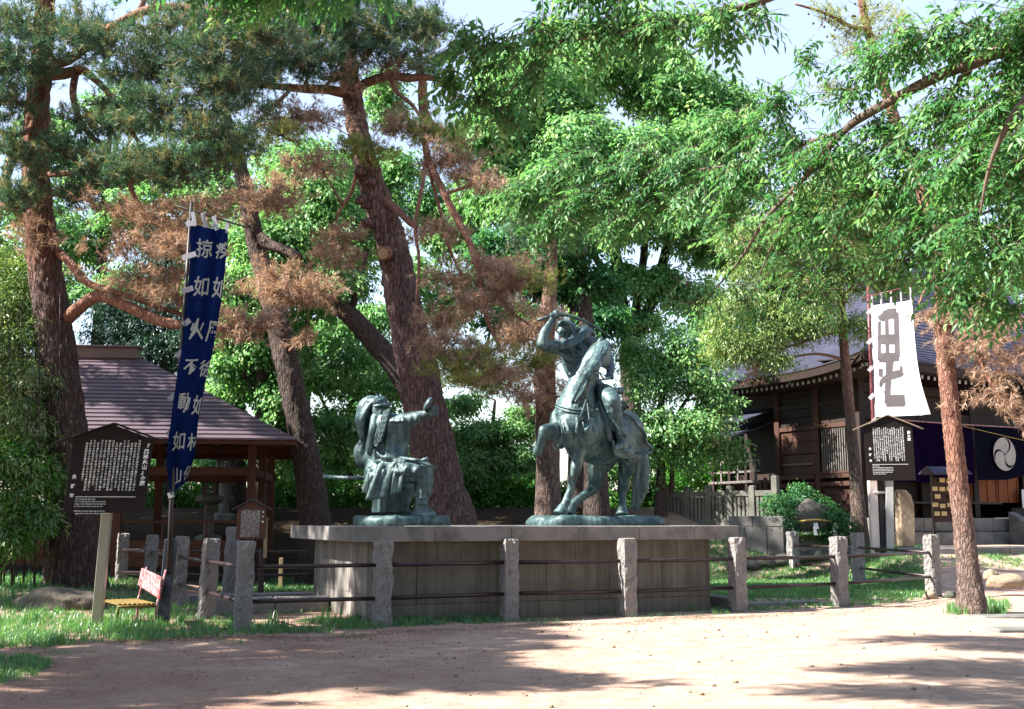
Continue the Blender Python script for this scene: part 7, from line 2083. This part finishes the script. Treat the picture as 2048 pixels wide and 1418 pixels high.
# ---- the zelkova whose boughs hang into the picture close by
zt = thing('zelkova_tree', 'nearby zelkova whose leafy boughs hang over the forecourt from above', 'tree', (11.5, 11.0, 0))
trk = ([Vector((11.5, 11.0, -.2)), Vector((11.3, 11.0, 2.0)), Vector((10.6, 10.8, 4.2)), Vector((9.6, 10.4, 6.2)), Vector((9.0, 10.0, 8.5))], [.42, .33, .28, .22, .14])
NL = [trk,
      px_line([(3100, -180, 10.3, .16), (2600, -60, 9.9, .12), (2048, 88, 9.8, .068), (1960, 120, 10, .062), (1880, 150, 10.3, .055), (1740, 225, 10.8, .045), (1680, 270, 11, .036), (1600, 365, 11.4, .024), (1530, 440, 11.7, .02), (1480, 520, 12, .014), (1420, 590, 12.3, .007)]),
      px_line([(1945, 128, 10.1, .035), (1900, 190, 10.3, .03), (1830, 245, 10.6, .028), (1790, 310, 10.8, .024), (1730, 350, 11, .018), (1690, 430, 11.2, .012), (1660, 500, 11.4, .007)]),
      px_line([(2400, 0, 9.6, .07), (2160, 90, 9.3, .045), (2048, 200, 9.2, .030), (2000, 280, 9.3, .024), (1975, 350, 9.4, .016), (1960, 430, 9.5, .008)]),
      px_line([(1690, 262, 11, .022), (1600, 290, 11.7, .02), (1520, 322, 12.4, .018), (1430, 335, 12.9, .017), (1330, 350, 13.4, .013), (1220, 358, 13.8, .01), (1120, 372, 14, .007), (1040, 380, 14, .004)]),
      px_line([(1430, 335, 12.9, .012), (1380, 380, 13.2, .010), (1310, 430, 13.5, .007), (1250, 460, 13.6, .004)]),
      px_line([(2500, -260, 9.2, .09), (2000, -160, 9.0, .06), (1700, -70, 9, .045), (1500, 10, 9, .03), (1320, 48, 9.2, .022), (1150, 78, 9.3, .016), (1020, 96, 9.3, .01), (920, 120, 9.4, .005)]),
      px_line([(1120, 82, 9.3, .01), (1060, 140, 9.3, .008), (1000, 200, 9.3, .005), (940, 220, 9.4, .003)]),
      px_line([(2500, 200, 9.8, .06), (2160, 300, 9.8, .035), (2040, 350, 10, .024), (1900, 455, 10.6, .017), (1800, 520, 11, .012), (1700, 580, 11.4, .006)]),
      px_line([(1600, 362, 11.4, .014), (1560, 450, 11.6, .010), (1500, 600, 12, .005)])]
trunk_mesh('trunk', NL[:1], M['zelkova_bark'], zt, 16, .04, 4)
trunk_mesh('limbs', NL[1:], M['zelkova_bark'], zt, 14, .03, 5)
nb = [B(930, 90, 60, 45, 9.4), B(1000, 95, 70, 34, 9.3), B(960, 200, 50, 34, 9.3), B(1020, 235, 36, 40, 9.3), B(1080, 60, 60, 34, 9.3), B(900, 160, 34, 40, 9.4), B(1070, 150, 40, 30, 9.3), B(1180, 60, 70, 30, 9.3), B(1270, 45, 70, 30, 9.2), B(1350, 50, 70, 36, 9.1), B(1440, 40, 70, 40, 9), B(1500, 30, 40, 30, 9), B(1200, -10, 120, 30, 9.2),
      B(1050, 395, 55, 34, 14), B(1110, 350, 60, 34, 14), B(1170, 410, 60, 40, 13.8), B(1100, 440, 40, 40, 13.8), B(1240, 350, 66, 36, 13.7), B(1310, 400, 66, 40, 13.5), B(1370, 330, 66, 36, 13.2), B(1240, 450, 46, 34, 13.6), B(1160, 320, 50, 26, 13.8), B(1290, 310, 60, 30, 13.4), B(1400, 400, 50, 40, 13),
      B(1470, 260, 66, 46, 12.4), B(1550, 205, 46, 34, 11.8), B(1570, 290, 76, 46, 11.8), B(1490, 350, 70, 46, 12.2), B(1650, 320, 76, 46, 11.2), B(1450, 430, 60, 40, 12.4), B(1560, 410, 76, 46, 11.7), B(1640, 450, 70, 40, 11.5), B(1690, 195, 40, 40, 11), B(1610, 120, 40, 24, 11),
      B(1740, 130, 50, 50, 10.8), B(1810, 90, 60, 50, 10.4), B(1880, 70, 70, 56, 10.2), B(1960, 50, 76, 56, 9.9), B(2020, 130, 60, 60, 9.7), B(1900, 220, 80, 50, 10.3), B(1990, 230, 70, 56, 9.8), B(1820, 310, 80, 50, 10.8), B(1930, 330, 80, 56, 10), B(2020, 350, 60, 60, 9.6), B(1750, 390, 80, 50, 11), B(1850, 440, 80, 50, 10.7), B(1950, 470, 80, 50, 10), B(2030, 490, 50, 56, 9.8), B(1700, 500, 70, 40, 11.3, None, .35), B(1600, 550, 70, 40, 11.7, None, .35), B(1490, 600, 60, 40, 12, None, .35), B(1790, 520, 70, 36, 11, None, .35), B(1890, 540, 66, 30, 10.7, None, .35), B(1390, 610, 46, 36, 12.3, None, .35), B(1980, 560, 60, 34, 10.2, None, .35), B(2050, 60, 60, 80, 9.6), B(2060, 260, 50, 100, 9.4), B(1760, 260, 60, 40, 10.9), B(1370, 560, 40, 36, 12.4, None, .35), B(1530, 500, 60, 36, 11.9, None, .35), B(1640, 590, 50, 30, 11.6, None, .35)]
nb += [B(1890, 560, 40, 26, 10.8), B(1930, 590, 60, 30, 10.6), B(2000, 620, 50, 26, 10.4), B(1850, 490, 70, 36, 10.9), B(1950, 530, 60, 30, 10.4), B(2140, 110, 80, 70, 9.5), B(2230, 40, 90, 60, 9.5), B(2180, -60, 110, 50, 9.4), B(2330, -60, 110, 60, 9.4), B(2300, 160, 90, 70, 9.6), B(2200, 260, 80, 60, 9.7), B(2420, 60, 110, 80, 9.7), B(2560, -40, 120, 80, 9.8), B(2480, 220, 100, 70, 9.9), B(2150, 400, 70, 60, 9.9), B(2640, 130, 110, 90, 10.1), B(1900, -120, 110, 40, 9.1)]
nb = [(c_, r_, w_ * (.75 if (.40 * 1 > c_[0] / c_[1] > .17 and (c_[2] - EYE) / c_[1] < .30) else 1.0)) for c_, r_, w_ in nb]
def leafy_twigs(blobs, n, per, L, W):
    """hanging twigs with two ranks of pointed leaves; verts, quads, tint, and each leaf's frame"""
    c, o = in_blobs(blobs, total=n, shell=.55)
    ax = unit(o * np.array((1, 1, .2)) + rng.normal(0, .5, c.shape) + np.array((-.35, 0, -.35)))
    nr = unit(np.array((0, 0, 1.0)) + rng.normal(0, .35, c.shape) + o * .3)
    nr = unit(nr - ax * (nr * ax).sum(1, keepdims=True)); sd = np.cross(nr, ax)
    TL = .42
    k = np.tile(np.arange(per), n).reshape(-1, 1); t = (k + .5) / per
    sgn = np.where(k % 2 == 0, 1.0, -1.0)
    A = np.repeat(ax, per, 0); S_ = np.repeat(sd, per, 0); N_ = np.repeat(nr, per, 0); C_ = np.repeat(c, per, 0)
    pos = C_ + A * (t - .4) * TL - np.array((0, 0, 1.0)) * (t * t) * .13 + S_ * sgn * .008
    d = unit(A * .62 + S_ * sgn * .75 + np.array((0, 0, -.55)) + rng.normal(0, .18, pos.shape))
    nn = unit(N_ + rng.normal(0, .25, pos.shape))
    return pos, d, nn, L * rng.uniform(.7, 1.2, len(pos)), W * rng.uniform(.8, 1.15, len(pos)), np.clip(np.repeat(rng.uniform(0, .6, n), per) + rng.uniform(0, .4, len(pos)), 0, 1), (c, ax)
def leaf6(pos, d, nn, L, W):
    """pointed leaf of four quads: two halves folded on the midrib, bent down at the tip"""
    n = len(pos); d = unit(d); s = unit(np.cross(d, nn)); u = np.cross(s, d)
    L = L.reshape(-1, 1); W = W.reshape(-1, 1)
    p0 = pos; pm = pos + d * L * .45 - u * W * .10; pt = pos + d * L - u * L * .16
    l1 = pos + d * L * .30 + s * W * .5 + u * W * .10; r1 = pos + d * L * .30 - s * W * .5 + u * W * .10
    l2 = pos + d * L * .66 + s * W * .36 - u * L * .03; r2 = pos + d * L * .66 - s * W * .36 - u * L * .03
    V = np.stack([p0, l1, l2, pt, r2, r1, pm], 1).reshape(-1, 3)
    b = (np.arange(n) * 7).reshape(-1, 1)
    F = np.concatenate([b + np.array([[0, 6, 2, 1]]), b + np.array([[0, 5, 4, 6]]), b + np.array([[6, 3, 2, 2]])[:, :4] * 1], 0) if False else None
    T_ = np.concatenate([b + np.array([q]) for q in ((0, 6, 1), (1, 6, 2), (2, 6, 3), (0, 5, 6), (5, 4, 6), (4, 3, 6))], 0)
    return V, T_
pos, d, nn, L, W_, rr, (tc, tax) = leafy_twigs(nb, 3050, 13, .094, .033)
far = np.linalg.norm(pos - np.array((0, 0, EYE)), axis=1)
rad_u = (pos[:, 0] / pos[:, 1]); rad_v = (pos[:, 2] - EYE) / pos[:, 1]
inview = (np.abs(rad_u) < .43) & (rad_v < .46) & (rad_v > -.1)
order = np.argsort(np.where(inview, far / L, 1e9))
big = order[:300]; rest = np.setdiff1d(np.arange(len(pos)), big)
V, F = leaf6(pos[rest], d[rest], nn[rest], L[rest], W_[rest])
np_mesh('foliage', V, F, np.tile(rr[rest], 6), M['zelkova'], zt, 'stuff')
lm = []
for k in range(4):
    V, F = leaf6(np.zeros((1, 3)), np.array([[1.0, 0, 0]]), np.array([[0, 0, 1.0]]), np.array([1.0]), np.array([.34 + .02 * k]))
    o = np_mesh('leaf_shape', V, F, np.full(len(F), .1 + .25 * k), M['zelkova'])
    lm.append(o.data); bpy.data.objects.remove(o)
for i in big:
    s = np.cross(d[i], nn[i]); s /= np.linalg.norm(s); u = np.cross(s, d[i])
    o = link('leaf', lm[int(i) % 4], None, zt)
    m = Matrix.Identity(4)
    for r_ in range(3):
        m[r_][0], m[r_][1], m[r_][2], m[r_][3] = d[i][r_] * L[i], -s[r_] * L[i], u[r_] * L[i], pos[i][r_]
    o.matrix_basis = m
# the twigs that carry them
V, F = [], []
for c, a in zip(tc, tax):
    e = c + a * .25 - np.array((0, 0, .06)); s0_ = c - a * .18
    v, f = tube_arrays([s0_, c, e], [.0035, .003, .0015], 4, False)
    b = len(V); V += v; F += [tuple(i + b for i in x) for x in f]
me = bpy.data.meshes.new('twigs'); me.from_pydata(V, [], F); me.update()
link('twigs', me, M['zelkova_bark'], zt, 'stuff')
limbs_to(nb, NL, M['zelkova_bark'], zt, .008, 9, 'branches', 41, .005)
# its boughs above the frame throw the broken shade on the forecourt
ab = [WB(-2.2, 8.9, 7.0, 1.3, .6, .4), WB(-3.2, 10.6, 8.8, 1.4, .6, .4), WB(-2.6, 11.6, 7.6, 1.5, .8, .5), WB(-3.9, 11.2, 8.0, .9, .5, .4), WB(-4.7, 13.9, 10.5, 1.6, .6, .4), WB(-3.6, 9.8, 7.4, 1.5, .6, .4), WB(-1.4, 10.0, 7.6, 1.4, .6, .4)]
pos, d, nn, L, W_, rr, _ = leafy_twigs(ab, 1500, 13, .13, .048)
V, F = leaf6(pos, d, nn, L, W_)
np_mesh('upper_foliage', V, F, np.tile(rr, 6), M['zelkova'], zt, 'stuff')
far_pine('old pine outside the frame shading the forecourt grass', -11.8, 12.4, 11.0, [WB(-12.6, 13.0, 6.6, 2.0, 1.4, .6), WB(-10.4, 12.0, 6.2, 1.7, 1.2, .5), WB(-9.6, 14.2, 7.2, 1.6, 1.1, .5), WB(-11.6, 15.2, 7.6, 2.0, 1.3, .6), WB(-10.2, 11.6, 8.2, 1.7, 1.0, .5), WB(-12.0, 10.6, 8.0, 1.8, 1.2, .6), WB(-11.8, 13.4, 9.6, 2.0, 1.4, .6), WB(-12.8, 11.0, 10.0, 2.0, 1.2, .6), WB(-8.0, 10.6, 7.6, 1.3, .7, .4), WB(-9.6, 16.6, 8.4, 1.5, 1.0, .5), WB(-8.6, 12.6, 6.9, 1.3, .8, .4), WB(-10.4, 9.6, 6.4, 1.5, 1.0, .5), WB(-11.5, 17.0, 9.2, 1.8, 1.2, .5), WB(-11.4, 10.2, 9.2, 1.6, .9, .5), WB(-12.5, 14.4, 10.8, 1.8, 1.2, .5)], 9500)
far_pine('second old pine outside the frame beyond the bamboo', -17.5, 20.0, 13.0, [WB(-18, 20, 9, 2.4, 1.8, .7), WB(-16, 21, 10.5, 2.2, 1.6, .6), WB(-17, 18.5, 11.5, 2.2, 1.6, .6), WB(-15, 19.4, 12.6, 2.0, 1.4, .6), WB(-19.6, 21.5, 11.4, 2, 1.6, .6), WB(-14.4, 22.0, 9.4, 1.6, 1.2, .5)], 3600)

far_pine('old pine outside the frame dappling the pavilion roof', -15.2, 27.6, 13.0, [WB(-14.4, 27.4, 10, 1.3, .9, .45), WB(-13.7, 28.6, 8.4, .8, .7, .3), WB(-15.6, 29.2, 11.6, 1.3, 1, .45), WB(-13.6, 26.4, 11.2, .9, .8, .35), WB(-15.0, 30.6, 9.8, 1.0, .8, .35), WB(-14.8, 28.4, 12.6, 1.2, .8, .4)], 1500)
# unseen trees added around the camera to cut sky light, two shading the bank
for k, (x, y, h, r, what) in enumerate(((-9, -4, 13, 5.5, 'broad unseen zelkova added behind the forecourt to block sky light'), (0.5, -6, 14, 6, 'tall unseen zelkova added straight behind the forecourt to block sky light'), (9.5, -3.5, 13, 5.5, 'broad unseen zelkova added at the far corner of the forecourt to block sky light'), (17, 5, 13, 5.5, 'unseen zelkova added beside the forecourt past the overhanging boughs to block sky light'), (20, 15, 13, 5.5, 'unseen zelkova added facing the shrine landing to block sky light'), (-17, 4, 12, 5.5, 'unseen zelkova added past the shading old pine to block sky light'), (-20.5, 34, 14, 4.8, 'unseen dense zelkova added past the pavilion to shade the bank'), (-24, 42, 15, 5.5, 'second unseen dense zelkova added past the pavilion to shade the bank'))):
    shade_tree(what, x, y, h, r, 2300)

# ------------------------------------------------------------------ grass, weeds, litter
def poly_sample(poly, n):
    poly = np.array(poly); lo, hi = poly.min(0), poly.max(0)
    out = np.zeros((0, 2))
    while len(out) < n:
        p = rng.uniform(lo, hi, (n * 2, 2))
        x, y = p[:, 0], p[:, 1]; ins_ = np.zeros(len(p), bool)
        j = len(poly) - 1
        for i in range(len(poly)):
            xi, yi = poly[i]; xj, yj = poly[j]
            c = ((yi > y) != (yj > y)) & (x < (xj - xi) * (y - yi) / (yj - yi + 1e-12) + xi)
            ins_ ^= c; j = i
        out = np.concatenate([out, p[ins_]])
    return out[:n]
def gp(*pts):
    return [(G(a, b).x, G(a, b).y) for a, b in pts]
def patchy(p, scale, lo, hi, seed):
    a = np.sin(p[:, 0] * scale + seed) * np.sin(p[:, 1] * scale * 1.3 + seed * 2) + .6 * np.sin(p[:, 0] * scale * 2.7 + p[:, 1] * scale * 2.1 + seed * 3) + .4 * rng.normal(size=len(p))
    return p[(a > lo)] if hi is None else p[(a > lo) & (a < hi)]
def blades(p, per, h, w, lean=.35, tint=(0, 1)):
    n = len(p) * per
    q = np.repeat(p, per, 0) + rng.normal(0, .025, (n, 2))
    z = terrain(q[:, 0], q[:, 1]) - .01
    a = rng.uniform(0, 6.283, n); hh = h * rng.uniform(.45, 1.25, n) * np.repeat(rng.uniform(.6, 1.2, len(p)), per)
    le = np.abs(rng.normal(0, lean, n))
    base = np.stack([q[:, 0], q[:, 1], z], 1)
    dr = np.stack([np.cos(a), np.sin(a), np.zeros(n)], 1); sd = np.stack([-np.sin(a), np.cos(a), np.zeros(n)], 1)
    mid = base + np.array((0, 0, 1.0)) * (hh * .6).reshape(-1, 1) + dr * (hh * le * .35).reshape(-1, 1)
    tip = base + np.array((0, 0, 1.0)) * (hh * (1 - .25 * le)).reshape(-1, 1) + dr * (hh * le).reshape(-1, 1)
    ww = (w * rng.uniform(.7, 1.3, n)).reshape(-1, 1)
    V = np.stack([base - sd * ww, base + sd * ww, mid + sd * ww * .7, tip, mid - sd * ww * .7], 1).reshape(-1, 3)
    b = np.arange(n).reshape(-1, 1) * 5
    F = np.concatenate([b + np.array([[0, 1, 2]]), b + np.array([[0, 2, 4]]), b + np.array([[4, 2, 3]])], 0)
    r = np.clip(np.repeat(rng.uniform(tint[0], tint[1], len(p)), per) * .6 + rng.uniform(0, .4, n), 0, 1)
    return V, F, np.tile(r, 3)
parts = []
def add_grass(poly, n, per, h, w, lean=.35, tint=(0, 1), pat=None):
    p = poly_sample(poly, n)
    if pat: p = patchy(p, *pat)
    parts.append(blades(p, per, h, w, lean, tint))
add_grass(gp((-160, 1300), (150, 1292), (330, 1284), (480, 1274), (505, 1240), (420, 1216), (350, 1196), (240, 1172), (-160, 1172)), 6200, 8, .125, .0042, .5, (0, 1), (1.3, -.75, None, 2.2))
add_grass(gp((-160, 1300), (120, 1290), (330, 1280), (330, 1250), (-160, 1240)), 1300, 7, .19, .0042, .6, (.2, 1), (1.6, -.2, None, 4.4))
add_grass(gp((-120, 1318), (60, 1312), (110, 1325), (80, 1345), (20, 1368), (-120, 1385)), 700, 8, .085, .004, .5)
add_grass(gp((490, 1272), (640, 1266), (760, 1258), (1020, 1244), (1020, 1222), (760, 1234), (500, 1250)), 1500, 7, .13, .0045, .45, (0, .8), (1.9, -.3, None, 2.0))
add_grass(gp((1020, 1246), (1260, 1240), (1480, 1229), (1480, 1212), (1250, 1218), (1020, 1226)), 700, 6, .10, .004, .45, (0, .9), (2.3, .35, None, 5.0))
add_grass(gp((440, 1230), (630, 1226), (620, 1160), (420, 1170)), 1700, 6, .09, .005, .5, (.2, 1), (1.1, -.6, None, 1.0))
add_grass(gp((1430, 1226), (1700, 1214), (1870, 1196), (1850, 1165), (1760, 1140), (1600, 1130), (1425, 1130)), 9000, 6, .10, .0055, .5, (.2, 1), (1.0, -.6, None, 3.0))
q_ = [(3.6, 24), (8.6, 24.5), (10.6, 30), (11.8, 32.6), (5.2, 33.4), (4.2, 30)]
add_grass(q_, 17000, 6, .11, .008, .5, (.4, 1), (.9, -.75, None, 4.0))
add_grass([(8.6, 28.4), (13.5, 29.6), (15.0, 31.2), (9, 31.4)], 1600, 6, .10, .006, .5, (.4, 1), (1.2, -.2, None, 7.0))
add_grass(gp((1890, 1232), (2010, 1230), (2020, 1210), (1960, 1204), (1900, 1215)), 420, 8, .17, .0045, .45, (.4, 1))
add_grass([(-5.8, 26), (-3.2, 26), (-2.6, 31), (-6.4, 31)], 1500, 6, .14, .006, .5, (0, .6), (.9, -.3, None, 2.5))
add_grass([(-20, 22), (-9.0, 22), (-9.5, 27), (-20, 27)], 1500, 7, .22, .006, .5, (0, .6))
add_grass([(11.0, 24.6), (16, 24.0), (16, 26.2), (11.5, 26.4)], 260, 6, .12, .005, .5, (.4, 1), (1.4, .3, None, 1.5))
add_grass(gp((-160, 1330), (200, 1306), (520, 1290), (800, 1266), (800, 1250), (480, 1266), (330, 1276), (-160, 1290)), 420, 5, .07, .004, .7, (.1, .8), (1.9, .2, None, 1.2))
add_grass(gp((1000, 1252), (1480, 1236), (1880, 1208), (1860, 1194), (1480, 1222), (1000, 1240)), 330, 5, .06, .004, .7, (.1, .9), (2.1, .3, None, 6.2))
V = np.concatenate([a for a, _, _ in parts]); off = np.cumsum([0] + [len(a) for a, _, _ in parts[:-1]])
F = np.concatenate([f + o for (_, f, _), o in zip(parts, off)]); r = np.concatenate([c for _, _, c in parts])
tag(np_mesh('grass', V, F, r, M['grass'], None, 'stuff'), 'long green grass round the fence and on the shrine slope', 'grass')
# taller weeds at the fence foot
parts = []
for (px, py, n) in ((832, 1236, 9), (935, 1228, 6), (545, 1255, 8), (660, 1240, 6), (480, 1262, 6), (1388, 1221, 6), (240, 1262, 14), (60, 1250, 14), (1575, 1150, 10), (1655, 1150, 10), (1475, 1100, 8), (1795, 1120, 8)):
    c = G(px, py); p = np.array([(c.x, c.y)] * n) + rng.normal(0, .10, (n, 2))
    parts.append(blades(p, 7, .34, .006, .6, (.2, .9)))
V = np.concatenate([a for a, _, _ in parts]); off = np.cumsum([0] + [len(a) for a, _, _ in parts[:-1]])
F = np.concatenate([f + o for (_, f, _), o in zip(parts, off)]); r = np.concatenate([c for _, _, c in parts])
tag(np_mesh('weeds', V, F, r, M['grass'], None, 'stuff'), 'taller weeds at the foot of the fence posts', 'weeds')
# fallen needles and leaves on the bare earth
n = 26000
p = np.stack([rng.uniform(-7.5, 7.5, n), rng.uniform(8.0, 23, n)], 1)
fl = rng.uniform(0, 1, 9000)
fx = np.interp(fl, [0, .2, .4, .6, .8, 1], [-6.2, -3.9, -1.9, 1.9, 3.9, 8.6]); fy = np.interp(fx, [-6.2, -3.9, -1.9, 0, 1.9, 3.9, 6.2, 8.6], [16.0, 16.1, 17.0, 18.2, 18.8, 19.9, 21.1, 23.6])
drift = np.stack([fx + rng.normal(0, .1, 9000), fy - .1 - np.abs(rng.normal(0, .30, 9000)) + .2 * np.sin(fx * 3)], 1)
keep = rng.uniform(0, 1, n) < np.clip(.85 - (p[:, 0] + 1.5) * .13, .10, 1) * np.where(p[:, 1] > 12 + .3 * p[:, 0], 1, .6)
p = np.concatenate([p[keep], drift]); n = len(p)
a = rng.uniform(0, 6.283, n)
z = terrain(p[:, 0], p[:, 1]) + .010
dr = np.stack([np.cos(a), np.sin(a), rng.uniform(-.12, .2, n)], 1)
small = rng.uniform(0, 1, n) < .7
V, F = leaf_arrays(np.stack([p[:, 0], p[:, 1], z], 1), dr, np.tile(np.array((0, 0, 1.0)), (n, 1)) + rng.normal(0, .25, (n, 3)), np.where(small, rng.uniform(.04, .09, n), rng.uniform(.02, .04, n)), np.where(small, .005, .014))
tag(np_mesh('fallen_needles', V, F, rng.uniform(0, 1, n), M['litter'], None, 'stuff'), 'fallen pine needles and dry leaves scattered on the bare earth', 'litter')
pb = MB()
for k in range(260):
    x, y = rng.uniform(-6.5, 7.5), rng.uniform(9, 23)
    s_ = rng.uniform(.008, .024)
    pb.ball((x, y, T(x, y) + s_ * .4), (s_ * rng.uniform(.8, 1.6), s_, s_ * .7), 6, 4)
tag(pb.build('gravel', M['stone_warm'], None, 'stuff', True), 'small pebbles lying on the bare earth', 'gravel')

# ------------------------------------------------------------------ labels of the setting
for o in list(bpy.data.objects):
    if o.parent is None and o.type == 'MESH' and 'kind' not in o and 'label' not in o:
        print('UNLABELLED', o.name)
print('TRIS', sum(sum(len(p.vertices) - 2 for p in o.data.polygons) if len(o.data.polygons) < 20000 else len(o.data.polygons) * (len(o.data.polygons[0].vertices) - 2) for o in SC.objects if o.type == 'MESH'), 'OBJS', len(SC.objects))
